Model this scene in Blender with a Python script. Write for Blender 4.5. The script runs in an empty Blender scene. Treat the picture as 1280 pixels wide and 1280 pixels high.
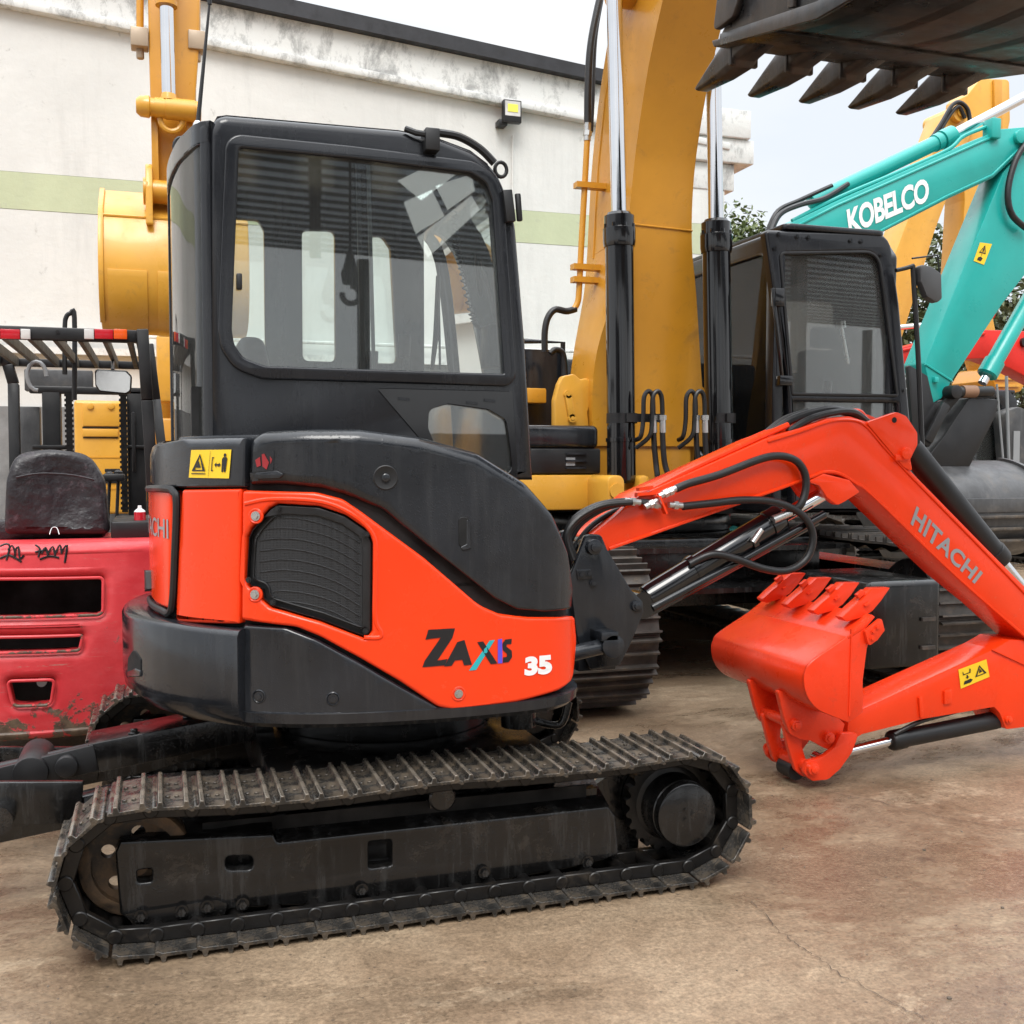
import bpy, bmesh, math, random
from mathutils import Vector, Matrix
from mathutils.geometry import tessellate_polygon
random.seed(7)
PI = math.pi
scene = bpy.context.scene
COL = scene.collection
# ------------------------------------------------------------------ camera model
FPX = 1350.0
CAM = Vector((0, 0, 1.35))
YAW = math.radians(18.0)
PITCH = math.atan(63.0/FPX)
FWD = Vector((math.sin(YAW)*math.cos(PITCH), math.cos(YAW)*math.cos(PITCH), -math.sin(PITCH)))
RGT = Vector((math.cos(YAW), -math.sin(YAW), 0))
UPV = RGT.cross(FWD)
def ray(px, py):
    return FWD*FPX + RGT*(px-640) + UPV*(640-py)
def onY(px, py, Y):
    d = ray(px, py); return CAM + d*((Y-CAM.y)/d.y)
def onX(px, py, X):
    d = ray(px, py); return CAM + d*((X-CAM.x)/d.x)
def onZ(px, py, Z):
    d = ray(px, py); return CAM + d*((Z-CAM.z)/d.z)
def XZ(pts, Y):
    r = []
    for p in pts:
        v = onY(p[0], p[1], Y); r.append((v.x, v.z))
    return r
def YZ(pts, X):
    r = []
    for p in pts:
        v = onX(p[0], p[1], X); r.append((v.y, v.z))
    return r
# ------------------------------------------------------------------ 2-D helpers
def area2(p):
    return 0.5*sum(p[i][0]*p[(i+1) % len(p)][1]-p[(i+1) % len(p)][0]*p[i][1] for i in range(len(p)))
def ccw(p):
    return list(p) if area2(p) > 0 else list(reversed(p))
def rc(pts, r=None, n=5):
    """round the corners of a polygon; points (x, y[, radius])"""
    out = []; N = len(pts)
    for i in range(N):
        p = Vector(pts[i][:2]); a = Vector(pts[i-1][:2]); b = Vector(pts[(i+1) % N][:2])
        rad = pts[i][2] if len(pts[i]) > 2 else (r or 0)
        if rad <= 0: out.append((p.x, p.y)); continue
        d1 = (a-p); d2 = (b-p); l1 = d1.length; l2 = d2.length
        if l1 < 1e-9 or l2 < 1e-9: continue
        d1 /= l1; d2 /= l2
        c = max(-1, min(1, d1.dot(d2))); ang = math.acos(c)
        if ang > PI-0.05: out.append((p.x, p.y)); continue
        t = min(rad/math.tan(ang/2), l1*0.48, l2*0.48)
        s = p+d1*t; e = p+d2*t
        for k in range(n+1):
            f = k/n
            q = s*(1-f)**2 + p*2*f*(1-f) + e*f*f
            out.append((q.x, q.y))
    return out
def smooth(pts, n=6, closed=False):
    """Catmull-Rom through points (any dimension)"""
    P = [Vector(p) for p in pts]; N = len(P); out = []
    rng = range(N if closed else N-1)
    for i in rng:
        if closed: p0, p1, p2, p3 = P[i-1], P[i], P[(i+1) % N], P[(i+2) % N]
        else: p0, p1, p2, p3 = P[max(i-1, 0)], P[i], P[i+1], P[min(i+2, N-1)]
        for k in range(n):
            t = k/n
            out.append(0.5*((2*p1)+(p2-p0)*t+(2*p0-5*p1+4*p2-p3)*t*t+(3*p1-p0-3*p2+p3)*t**3))
    if not closed: out.append(P[-1].copy())
    return out
def resample(pts, step, closed=True):
    out = []; N = len(pts)
    for i in range(N if closed else N-1):
        a = pts[i]; b = pts[(i+1) % N]
        L = math.hypot(b[0]-a[0], b[1]-a[1]); k = max(1, int(math.ceil(L/step)))
        for j in range(k):
            f = j/k; out.append((a[0]+(b[0]-a[0])*f, a[1]+(b[1]-a[1])*f))
    if not closed: out.append(tuple(pts[-1][:2]))
    return out
def inset(poly, d):
    """ccw polygon moved inwards by d (d may be a list)"""
    N = len(poly); out = []
    for i in range(N):
        a = Vector(poly[i-1]); p = Vector(poly[i]); b = Vector(poly[(i+1) % N])
        e1 = p-a; e2 = b-p
        if e1.length < 1e-9 or e2.length < 1e-9:
            out.append((p.x, p.y)); continue
        e1.normalize(); e2.normalize()
        n1 = Vector((-e1.y, e1.x)); n2 = Vector((-e2.y, e2.x))
        m = n1+n2
        if m.length < 1e-6: m = n1
        m.normalize(); k = max(0.45, m.dot(n1))
        dd = (d[i] if isinstance(d, (list, tuple)) else d)/k
        out.append((p.x+m.x*dd, p.y+m.y*dd))
    return out
# ------------------------------------------------------------------ mesh collector
class MB:
    def __init__(s): s.v = []; s.f = []
    def add(s, vs, fs):
        o = len(s.v); s.v += [Vector(x) for x in vs]; s.f += [tuple(i+o for i in f) for f in fs]
        return s
    def box(s, a, b):
        x0, y0, z0 = a; x1, y1, z1 = b
        return s.add([(x0,y0,z0),(x1,y0,z0),(x1,y1,z0),(x0,y1,z0),(x0,y0,z1),(x1,y0,z1),(x1,y1,z1),(x0,y1,z1)],
              [(0,3,2,1),(4,5,6,7),(0,1,5,4),(1,2,6,5),(2,3,7,6),(3,0,4,7)])
    def bar(s, p0, p1, w, h, up=(0,0,1)):
        """box from p0 to p1, w across, h along up"""
        p0 = Vector(p0); p1 = Vector(p1); t = (p1-p0).normalized(); up = Vector(up)
        sd = t.cross(up)
        if sd.length < 1e-4: sd = t.cross(Vector((0,1,0)))
        sd.normalize(); u = sd.cross(t).normalized()
        vs = []
        for p in (p0, p1):
            for a, b in ((-1,-1),(1,-1),(1,1),(-1,1)): vs.append(p+sd*(a*w/2)+u*(b*h/2))
        return s.add(vs, [(0,1,2,3),(7,6,5,4),(0,4,5,1),(1,5,6,2),(2,6,7,3),(3,7,4,0)])
    def cyl(s, p0, p1, r0, r1=None, n=24, cap=True):
        p0 = Vector(p0); p1 = Vector(p1); r1 = r0 if r1 is None else r1
        t = (p1-p0).normalized(); a = t.cross(Vector((0,0,1)))
        if a.length < 1e-3: a = t.cross(Vector((0,1,0)))
        a.normalize(); b = t.cross(a)
        vs = []; fs = []
        for p, r in ((p0, r0), (p1, r1)):
            for k in range(n):
                q = 2*PI*k/n; vs.append(p+a*(r*math.cos(q))+b*(r*math.sin(q)))
        for k in range(n): fs.append((k, (k+1) % n, n+(k+1) % n, n+k))
        if cap: fs += [tuple(range(n-1,-1,-1)), tuple(range(n, 2*n))]
        return s.add(vs, fs)
    def lathe(s, p0, axis, prof, n=32):
        """prof: list of (distance along axis, radius)"""
        p0 = Vector(p0); t = Vector(axis).normalized(); a = t.cross(Vector((0,0,1)))
        if a.length < 1e-3: a = t.cross(Vector((0,1,0)))
        a.normalize(); b = t.cross(a); vs = []; fs = []
        for (d, r) in prof:
            for k in range(n):
                q = 2*PI*k/n; vs.append(p0+t*d+a*(r*math.cos(q))+b*(r*math.sin(q)))
        m = len(prof)
        for i in range(m-1):
            for k in range(n): fs.append((i*n+k, i*n+(k+1) % n, (i+1)*n+(k+1) % n, (i+1)*n+k))
        fs += [tuple(range(n-1,-1,-1)), tuple(range((m-1)*n, m*n))]
        return s.add(vs, fs)
    def tube(s, pts, r, n=10, cap=True):
        P = [Vector(p) for p in pts]; N = len(P); vs = []; fs = []
        up = Vector((0.12, 0.31, 0.94)); 
        for i in range(N):
            t = (P[min(i+1, N-1)]-P[max(i-1, 0)]).normalized()
            a = t.cross(up)
            if a.length < 1e-3: a = t.cross(Vector((1,0,0)))
            a.normalize(); b = t.cross(a); up = -b if b.dot(up) < 0 else b
            a = t.cross(up).normalized(); b = t.cross(a)
            rr = r[i] if isinstance(r, (list, tuple)) else r
            for k in range(n):
                q = 2*PI*k/n; vs.append(P[i]+a*(rr*math.cos(q))+b*(rr*math.sin(q)))
        for i in range(N-1):
            for k in range(n): fs.append((i*n+k, i*n+(k+1) % n, (i+1)*n+(k+1) % n, (i+1)*n+k))
        if cap: fs += [tuple(range(n-1,-1,-1)), tuple(range((N-1)*n, N*n))]
        return s.add(vs, fs)
    def prism(s, poly, d0, d1, F):
        """extrude a 2-D polygon between depths d0, d1 with F(u, v, d)"""
        p = ccw(poly); n = len(p)
        vs = [F(u, v, d0) for u, v in p]+[F(u, v, d1) for u, v in p]
        fs = [tuple(range(n)), tuple(range(2*n-1, n-1, -1))]
        fs += [(i, n+i, n+(i+1) % n, (i+1) % n) for i in range(n)]
        return s.add(vs, fs)
    def py(s, poly, y0, y1):
        return s.prism(poly, y0, y1, lambda u, v, d: Vector((u, d, v)))
    def px(s, poly, x0, x1):
        return s.prism(poly, x0, x1, lambda u, v, d: Vector((d, u, v)))
    def pz(s, poly, z0, z1):
        return s.prism(poly, z0, z1, lambda u, v, d: Vector((u, v, d)))
    def loft(s, rings, cap=True):
        n = len(rings[0]); vs = [p for r in rings for p in r]; fs = []
        for i in range(len(rings)-1):
            for k in range(n): fs.append((i*n+k, i*n+(k+1) % n, (i+1)*n+(k+1) % n, (i+1)*n+k))
        if cap: fs += [tuple(range(n-1,-1,-1)), tuple(range((len(rings)-1)*n, len(rings)*n))]
        return s.add(vs, fs)
    def plate(s, outer, F, thick, bev=0.0, seg=3, holes=(), ustep=None, back=True):
        """rounded-edge plate: outer outline, holes, mapped by F(u, v, depth)"""
        loops = [ccw(outer)]+[list(reversed(ccw(h))) for h in holes]
        if ustep: loops = [resample(l, ustep) for l in loops]
        faces_loops = []
        for l in loops:
            n = len(l); rings = [[F(u, v, thick) for u, v in l]]
            if callable(bev) or bev > 0:
                bl = [bev(u, v) for u, v in l] if callable(bev) else [bev]*n
                mx = max(bl)
                for k in range(seg+1):
                    a = k/seg*PI/2
                    ins = inset(l, [b*(1-math.cos(a)) for b in bl])
                    rings.append([F(ins[i][0], ins[i][1], bl[i]*(1-math.sin(a))) for i in range(n)])
                l2 = inset(l, bl)
            else:
                rings.append([F(u, v, 0) for u, v in l]); l2 = l
            fs = []; m = len(rings)
            vs = [p for r in rings for p in r]
            for i in range(m-1):
                for k in range(n): fs.append((i*n+k, i*n+(k+1) % n, (i+1)*n+(k+1) % n, (i+1)*n+k))
            s.add(vs, fs); faces_loops.append(l2)
        def cap(lps, d):
            tri = tessellate_polygon([[Vector((u, v, 0)) for u, v in l] for l in lps])
            flat = [p for l in lps for p in l]
            if ustep:
                bm = bmesh.new(); bv = [bm.verts.new((u, v, 0)) for u, v in flat]
                for t in tri:
                    try: bm.faces.new([bv[i] for i in t])
                    except ValueError: pass
                us = [p[0] for p in flat]; u = min(us)+ustep
                while u < max(us):
                    bmesh.ops.bisect_plane(bm, geom=bm.verts[:]+bm.edges[:]+bm.faces[:], plane_co=(u,0,0), plane_no=(1,0,0)); u += ustep
                vv = [p[1] for p in flat]; w = min(vv)+ustep
                bm.verts.index_update()
                s.add([F(x.co.x, x.co.y, d) for x in bm.verts], [tuple(x.index for x in f.verts) for f in bm.faces]); bm.free()
            else:
                s.add([F(u, v, d) for u, v in flat], [tuple(t) for t in tri])
        cap(faces_loops, 0)
        if back: cap(loops, thick)
        return s
    def bolt(s, p, nrm, r=0.012, h=0.008):
        p = Vector(p); n = Vector(nrm).normalized()
        s.cyl(p-n*0.002, p+n*h*0.35, r*1.5, n=14); s.cyl(p, p+n*h, r, r*0.92, n=6)
        return s
WLOC = {}
def tag(o, label=None, cat=None, group=None, kind=None):
    if label: o['label'] = label
    if cat: o['category'] = cat
    if group: o['group'] = group
    if kind: o['kind'] = kind
    return o
def thing(name, label, cat, loc, group=None):
    o = bpy.data.objects.new(name, None); COL.objects.link(o)
    o.empty_display_size = 0.1
    o.location = loc; WLOC[o.name] = Vector(loc)
    return tag(o, label, cat, group)
def obj(name, mb, mat, parent=None, smooth_ang=38, bev=0.0, seg=2, merge=1e-5, label=None):
    bm = bmesh.new()
    vs = [bm.verts.new(v) for v in mb.v]
    for f in mb.f:
        try: bm.faces.new([vs[i] for i in f])
        except ValueError: pass
    bmesh.ops.remove_doubles(bm, verts=bm.verts[:], dist=merge)
    bmesh.ops.dissolve_degenerate(bm, edges=bm.edges[:], dist=1e-6)
    bmesh.ops.recalc_face_normals(bm, faces=bm.faces[:])
    if bev > 0:
        es = [e for e in bm.edges if len(e.link_faces) == 2 and e.calc_face_angle(0) > math.radians(32)]
        if es: bmesh.ops.bevel(bm, geom=es, offset=bev, segments=seg, profile=0.5, affect='EDGES', clamp_overlap=True)
    me = bpy.data.meshes.new(name)
    xs = [v.co for v in bm.verts]
    c = Vector([(min(p[i] for p in xs)+max(p[i] for p in xs))/2 for i in range(3)]) if xs else Vector()
    bmesh.ops.translate(bm, verts=bm.verts[:], vec=-c)
    bm.to_mesh(me); bm.free()
    if smooth_ang:
        for p in me.polygons: p.use_smooth = True
        me.set_sharp_from_angle(angle=math.radians(smooth_ang))
    if mat: me.materials.append(mat)
    o = bpy.data.objects.new(name, me); COL.objects.link(o)
    WLOC[o.name] = c
    if parent is not None:
        o.parent = parent; o.location = c-WLOC[parent.name]
    else: o.location = c
    if label: o['label'] = label
    return o
def copy_part(o, parent, off):
    """copy of one part (and its sub-parts) hung under parent, moved by off in the parent's frame"""
    c = o.copy(); COL.objects.link(c); c.parent = parent; c.location = o.location+Vector(off)
    for ch in [x for x in bpy.data.objects if x.parent == o]:
        d = ch.copy(); COL.objects.link(d); d.parent = c
    return c
# plan curve: surfaces that stand upright over a curve seen from above
class Plan:
    def __init__(s, pts, n=8):
        s.p = [Vector((q[0], q[1])) for q in smooth([(a, b) for a, b in pts], n)]
        s.L = [0.0]
        for i in range(1, len(s.p)): s.L.append(s.L[-1]+(s.p[i]-s.p[i-1]).length)
    def at(s, u):
        u0 = max(0, min(s.L[-1]-1e-6, u)); i = 0
        lo, hi = 0, len(s.L)-2
        while lo < hi:
            m = (lo+hi+1)//2
            if s.L[m] <= u0: lo = m
            else: hi = m-1
        i = lo; f = (u-s.L[i])/(s.L[i+1]-s.L[i])
        p = s.p[i].lerp(s.p[i+1], f)
        def nn(k):
            a = s.p[max(k-1, 0)]; b = s.p[min(k+1, len(s.p)-1)]; t = (b-a).normalized(); return Vector((-t.y, t.x))
        n = nn(i).lerp(nn(i+1), max(0, min(1, f))).normalized()
        return p, n
    def F(s, u, v, d):
        p, n = s.at(u); return Vector((p.x+n.x*d, p.y+n.y*d, v))
    def hit(s, px, py):
        d = ray(px, py); best = None
        for i in range(len(s.p)-1):
            a = s.p[i]; b = s.p[i+1]; e = b-a
            den = d.x*(-e.y)+d.y*e.x
            if abs(den) < 1e-12: continue
            t = (a.x*(-e.y)+a.y*e.x)/den
            f = (d.x*a.y-d.y*a.x)/den
            if -1e-6 <= f <= 1+1e-6 and t > 0:
                if best is None or t < best[0]: best = (t, s.L[i]+f*e.length)
        if best is None:
            # beyond the silhouette: nearest point of the curve by angle
            w = []
            for i, q in enumerate(s.p):
                vx = q.x*RGT.x+q.y*RGT.y; vz = q.x*FWD.x+q.y*FWD.y+0*FWD.z
                w.append((abs(vx/vz*FPX-(px-640)), i))
            i = min(w)[1]; q = s.p[i]; t = math.hypot(q.x, q.y)/math.hypot(d.x, d.y)
            return (s.L[i], CAM.z+t*d.z)
        return (best[1], CAM.z+best[0]*d.z)
    def poly(s, pts): return [s.hit(p[0], p[1])+tuple(p[2:]) for p in pts]
FY = lambda Y: (lambda u, v, d: Vector((u, Y+d, v)))
FX = lambda X, sg=1: (lambda u, v, d: Vector((X+sg*d, u, v)))
# ------------------------------------------------------------------ text
_tc = {}
def text2d(body, offset=0.0, shear=0.0, spacing=1.0):
    cu = bpy.data.curves.new('lettering', 'FONT'); cu.body = body; cu.size = 1
    cu.offset = offset; cu.shear = shear; cu.space_character = spacing; cu.resolution_u = 4
    o = bpy.data.objects.new('lettering', cu); COL.objects.link(o)
    bpy.context.view_layer.update()
    me = bpy.data.meshes.new_from_object(o.evaluated_get(bpy.context.evaluated_depsgraph_get()))
    vs = [(v.co.x, v.co.y) for v in me.vertices]; fs = [tuple(p.vertices) for p in me.polygons]
    bpy.data.objects.remove(o); bpy.data.curves.remove(cu); bpy.data.meshes.remove(me)
    x0 = min(v[0] for v in vs); x1 = max(v[0] for v in vs); y0 = min(v[1] for v in vs); y1 = max(v[1] for v in vs)
    return [((x-x0)/(x1-x0), (y-y0)/(y1-y0)) for x, y in vs], fs
def quad_px(c, u, v):
    """c = TL, TR, BR, BL pixels; u right, v up"""
    tl, tr, br, bl = c
    x = (1-u)*((1-v)*bl[0]+v*tl[0])+u*((1-v)*br[0]+v*tr[0])
    y = (1-u)*((1-v)*bl[1]+v*tl[1])+u*((1-v)*br[1]+v*tr[1])
    return x, y
def text_on(mb, body, corners, hit, offset=0.0, shear=0.0, spacing=1.0):
    vs, fs = text2d(body, offset, shear, spacing)
    return mb.add([hit(*quad_px(corners, u, v)) for u, v in vs], fs)
def shape_on(mb, poly, hit):
    tri = tessellate_polygon([[Vector((a, b, 0)) for a, b in poly]])
    return mb.add([hit(a, b) for a, b in poly], [tuple(t) for t in tri])
# ------------------------------------------------------------------ materials
def srgb(r, g, b):
    f = lambda c: (c/255/12.92) if c/255 <= 0.04045 else ((c/255+0.055)/1.055)**2.4
    return (f(r), f(g), f(b), 1)
class NT:
    def __init__(s, name):
        s.m = bpy.data.materials.new(name); s.m.use_nodes = True; s.t = s.m.node_tree
        s.b = s.t.nodes['Principled BSDF']; s.o = s.t.nodes['Material Output']
    def n(s, typ, **k):
        x = s.t.nodes.new(typ)
        for a, v in k.items():
            if a in x.inputs.keys(): x.inputs[a].default_value = v
            else: setattr(x, a, v)
        return x
    def l(s, a, b): s.t.links.new(a, b)
    def coord(s, scale=(1,1,1), kind='Object'):
        c = s.n('ShaderNodeTexCoord'); mp = s.n('ShaderNodeMapping'); mp.inputs['Scale'].default_value = scale
        s.l(c.outputs[kind], mp.inputs['Vector']); return mp.outputs['Vector']
    def noise(s, vec, scale, detail=6, rough=0.6, dist=0.0):
        x = s.n('ShaderNodeTexNoise'); x.inputs['Scale'].default_value = scale; x.inputs['Detail'].default_value = detail
        x.inputs['Roughness'].default_value = rough; x.inputs['Distortion'].default_value = dist
        s.l(vec, x.inputs['Vector']); return x.outputs['Fac']
    def ramp(s, fac, stops):
        x = s.n('ShaderNodeValToRGB'); r = x.color_ramp
        while len(r.elements) < len(stops): r.elements.new(0.5)
        for e, (p, c) in zip(r.elements, stops):
            e.position = p; e.color = c if isinstance(c, (tuple, list)) else (c, c, c, 1)
        s.l(fac, x.inputs['Fac']); return x.outputs['Color']
    def mix(s, fac, a, b, mode='MIX'):
        x = s.n('ShaderNodeMix'); x.data_type = 'RGBA'; x.blend_type = mode
        for i, v in ((0, fac), (6, a), (7, b)):
            if isinstance(v, (int, float, tuple)): x.inputs[i].default_value = v
            else: s.l(v, x.inputs[i])
        return x.outputs[2]
    def math(s, op, a, b=0.0):
        x = s.n('ShaderNodeMath'); x.operation = op
        for i, v in ((0, a), (1, b)):
            if isinstance(v, (int, float)): x.inputs[i].default_value = v
            else: s.l(v, x.inputs[i])
        return x.outputs[0]
    def bump(s, h, strength, dist=0.01, prev=None):
        x = s.n('ShaderNodeBump'); x.inputs['Strength'].default_value = strength; x.inputs['Distance'].default_value = dist
        s.l(h, x.inputs['Height'])
        if prev is not None: s.l(prev, x.inputs['Normal'])
        return x.outputs['Normal']
def paint(name, col, rough=0.3, metal=0.0, var=0.12, coat=0.0, bump=0.03, dirt=None, drops=0.0, scale=3.0, grain=0.0, spec=0.5, streak=0.0):
    """painted / moulded surface with colour drift, uneven gloss, optional dirt blotches, streaks and rain beads"""
    t = NT(name); b = t.b; co = t.coord()
    n1 = t.noise(co, scale, 7, 0.62)
    c2 = tuple(max(0, x*(1-var*2)) for x in col[:3])+(1,)
    c3 = tuple(min(1, x*(1+var)) for x in col[:3])+(1,)
    base = t.ramp(n1, [(0.25, c2), (0.75, c3)])
    rg = t.ramp(t.noise(co, scale*2.3, 5, 0.6), [(0.3, max(0.03, rough*0.72)), (0.7, min(1, rough*1.3))])
    if dirt:
        dc, amt, ds = dirt
        m = t.ramp(t.noise(co, ds, 10, 0.72, 0.4), [(0.62-0.35*amt, 0.0), (0.80-0.2*amt, 1.0)])
        m = t.math('MULTIPLY', m, min(1, 0.55+amt*0.5))
        base = t.mix(m, base, dc); rg = t.mix(m, rg, (0.8, 0.8, 0.8, 1))
    if streak > 0:
        sv = t.coord((9, 9, 1.0)); st = t.ramp(t.noise(sv, 2.0, 9, 0.72, 0.15), [(0.50, 0.0), (0.80, 1.0)])
        st = t.math('MULTIPLY', st, streak)
        base = t.mix(st, base, (0.13, 0.13, 0.13, 1)); 
    t.l(base, b.inputs['Base Color']); t.l(rg, b.inputs['Roughness'])
    b.inputs['Metallic'].default_value = metal; b.inputs['Specular IOR Level'].default_value = spec
    if coat: b.inputs['Coat Weight'].default_value = coat; b.inputs['Coat Roughness'].default_value = 0.08
    nrm = t.bump(t.noise(co, 9, 4, 0.5), bump, 0.02)
    if grain: nrm = t.bump(t.noise(co, 260, 3, 0.6), grain, 0.002, nrm)
    if drops:
        v = t.n('ShaderNodeTexVoronoi'); v.inputs['Scale'].default_value = 120; v.inputs['Randomness'].default_value = 1
        t.l(co, v.inputs['Vector'])
        d = t.ramp(v.outputs['Distance'], [(0.0, 1.0), (0.33, 0.0)])
        d = t.math('MULTIPLY', d, t.ramp(t.noise(co, 6, 3, 0.6), [(0.42, 0.0), (0.6, 1.0)]))
        nrm = t.bump(d, drops, 0.004, nrm)
    t.l(nrm, b.inputs['Normal'])
    return t.m
def glass(name, tint=(0.72, 0.86, 0.82, 1), dust_haze=0.06, fresnel=1.5):
    t = NT(name); t.t.nodes.remove(t.b)
    tr = t.n('ShaderNodeBsdfTransparent'); tr.inputs['Color'].default_value = tint
    gl = t.n('ShaderNodeBsdfGlossy'); gl.inputs['Roughness'].default_value = 0.015
    fr = t.n('ShaderNodeFresnel'); fr.inputs['IOR'].default_value = fresnel
    mx = t.n('ShaderNodeMixShader'); t.l(fr.outputs[0], mx.inputs[0]); t.l(tr.outputs[0], mx.inputs[1]); t.l(gl.outputs[0], mx.inputs[2])
    df = t.n('ShaderNodeBsdfDiffuse'); df.inputs['Color'].default_value = (0.55, 0.56, 0.55, 1)  # pale diffuse film: dust, and haze of reflected light put into the colour
    co = t.coord((22,22,2.0)); g = t.ramp(t.noise(co, 3.0, 6, 0.6, 0.2), [(0.3, dust_haze*0.75), (0.75, dust_haze*1.3)])
    m2 = t.n('ShaderNodeMixShader'); t.l(g, m2.inputs[0]); t.l(mx.outputs[0], m2.inputs[1]); t.l(df.outputs[0], m2.inputs[2])
    t.l(m2.outputs[0], t.o.inputs['Surface']); return t.m
M = {}
mud = (0.15, 0.105, 0.065, 1)
M['orange'] = paint('orange_red_paint', (0.86, 0.048, 0.007, 1), 0.24, coat=0.2, var=0.07, bump=0.03, scale=2, spec=0.3, dirt=((0.42,0.06,0.03,1), 0.10, 11))
M['orange_wet'] = paint('orange_red_wet_paint', (0.82, 0.044, 0.009, 1), 0.3, coat=0.2, var=0.06, bump=0.03, drops=0.35, dirt=((0.35,0.05,0.03,1), 0.12, 14), scale=3, spec=0.3)
M['hood'] = paint('black_moulded_plastic', (0.017, 0.019, 0.023, 1), 0.17, var=0.35, bump=0.07, drops=0.22, grain=0.12, scale=2.5, streak=0.16)
M['dark'] = paint('charcoal_paint', (0.015, 0.017, 0.021, 1), 0.16, var=0.25, bump=0.05, drops=0.2, scale=2.5, streak=0.14)
M['cabblack'] = paint('black_cab_paint', (0.012, 0.013, 0.016, 1), 0.19, var=0.25, bump=0.03, drops=0.12, scale=2, streak=0.08)
M['gloss'] = paint('gloss_black_paint', (0.006, 0.006, 0.007, 1), 0.12, var=0.2, bump=0.015, coat=0.4)
M['rubber'] = paint('black_rubber', (0.008, 0.008, 0.009, 1), 0.45, var=0.3, bump=0.06)
M['hose'] = paint('hydraulic_hose_rubber', (0.009, 0.009, 0.010, 1), 0.40, var=0.3, bump=0.10, grain=0.5)
M['frame'] = paint('worn_black_steel', (0.007, 0.0067, 0.0067, 1), 0.20, var=0.3, bump=0.10, drops=0.35, dirt=((0.07,0.055,0.042,1), 0.16, 7), scale=5, streak=0.32)
M['shoe'] = paint('muddy_track_steel', (0.062, 0.058, 0.053, 1), 0.22, metal=0.35, var=0.45, bump=0.5, drops=0.3, dirt=((0.19,0.14,0.09,1), 0.50, 16), scale=9)
def shoe_wear(m):
    nt = m.node_tree; b = nt.nodes['Principled BSDF']; src = b.inputs['Base Color'].links[0].from_socket
    tc = nt.nodes.new('ShaderNodeTexCoord'); sp = nt.nodes.new('ShaderNodeSeparateXYZ'); nt.links.new(tc.outputs['Generated'], sp.inputs[0])
    rp = nt.nodes.new('ShaderNodeValToRGB'); rp.color_ramp.elements[0].position = 0.82; rp.color_ramp.elements[0].color = (0,0,0,1); rp.color_ramp.elements[1].position = 0.96; rp.color_ramp.elements[1].color = (0.5,0.5,0.5,1)
    nt.links.new(sp.outputs['Z'], rp.inputs[0])
    mx = nt.nodes.new('ShaderNodeMix'); mx.data_type = 'RGBA'; nt.links.new(rp.outputs[0], mx.inputs[0]); nt.links.new(src, mx.inputs[6]); mx.inputs[7].default_value = (0.23,0.195,0.155,1)
    nt.links.new(mx.outputs[2], b.inputs['Base Color'])
shoe_wear(M['shoe'])
M['chain'] = paint('greasy_track_chain', (0.009, 0.008, 0.0075, 1), 0.38, metal=0.2, var=0.35, bump=0.25, dirt=((0.08,0.06,0.04,1), 0.2, 14), scale=8)
M['wheel'] = paint('rusty_idler_steel', (0.025, 0.022, 0.019, 1), 0.45, metal=0.3, var=0.35, bump=0.15, dirt=((0.22,0.13,0.065,1), 0.55, 7), scale=8)
M['chrome'] = paint('chromed_rod', (0.75, 0.76, 0.78, 1), 0.10, metal=1.0, var=0.04, bump=0.0)
M['steel'] = paint('bare_fitting_steel', (0.55, 0.55, 0.54, 1), 0.28, metal=0.9, var=0.15, bump=0.03)
M['yellow'] = paint('machine_yellow_paint', (0.66, 0.335, 0.040, 1), 0.33, coat=0.15, var=0.07, bump=0.03, scale=2, dirt=((0.33,0.18,0.05,1), 0.13, 9))
M['yellow2'] = paint('deep_machine_yellow_paint', (0.60, 0.275, 0.022, 1), 0.34, coat=0.15, var=0.08, bump=0.03, scale=2, dirt=((0.28,0.14,0.035,1), 0.16, 7))
M['teal'] = paint('teal_machine_paint', (0.012, 0.36, 0.325, 1), 0.34, coat=0.15, var=0.07, bump=0.03, scale=2)
def worn_red():
    t = NT('battered_faded_red_paint'); b = t.b; co = t.coord()
    c = t.ramp(t.noise(co, 3, 8, 0.65), [(0.3, (0.52,0.026,0.034,1)), (0.7, (0.74,0.058,0.066,1))])
    fade = t.ramp(t.noise(t.coord((1,1,2.2)), 2.0, 9, 0.7), [(0.5, 0.0), (0.75, 0.45)])
    c = t.mix(fade, c, (0.80,0.17,0.18,1))
    # scratches: thin stretched noise
    sv = t.coord((5,5,42)); sc = t.ramp(t.noise(sv, 2.2, 8, 0.75, 0.6), [(0.60, 0.0), (0.625, 1.0)])
    sc2 = t.ramp(t.noise(co, 2.4, 3, 0.5), [(0.48, 0.0), (0.62, 1.0)])
    c = t.mix(t.math('MULTIPLY', sc, t.math('MULTIPLY', sc2, 0.75)), c, (0.42,0.27,0.22,1))
    # chipped patches down to dark metal, thicker near the bottom
    gx = t.n('ShaderNodeTexCoord'); sp = t.n('ShaderNodeSeparateXYZ'); t.l(gx.outputs['Generated'], sp.inputs[0])
    low = t.ramp(sp.outputs['Z'], [(0.0, 0.21), (0.30, 0.06), (0.6, 0.0)])
    ch = t.ramp(t.math('ADD', t.noise(co, 8, 10, 0.72, 0.3), low), [(0.66, 0.0), (0.69, 1.0)])
    c = t.mix(ch, c, t.ramp(t.noise(co, 30, 4, 0.6), [(0.3, (0.05,0.032,0.025,1)), (0.7, (0.17,0.12,0.08,1))]))
    t.l(c, b.inputs['Base Color']); t.l(t.ramp(t.noise(co, 6, 5, 0.6), [(0.3, 0.30), (0.7, 0.55)]), b.inputs['Roughness'])
    t.l(t.bump(ch, 0.5, 0.004, t.bump(t.noise(co, 9, 5, 0.6), 0.15, 0.02)), b.inputs['Normal']); return t.m
M['red'] = worn_red()
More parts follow.
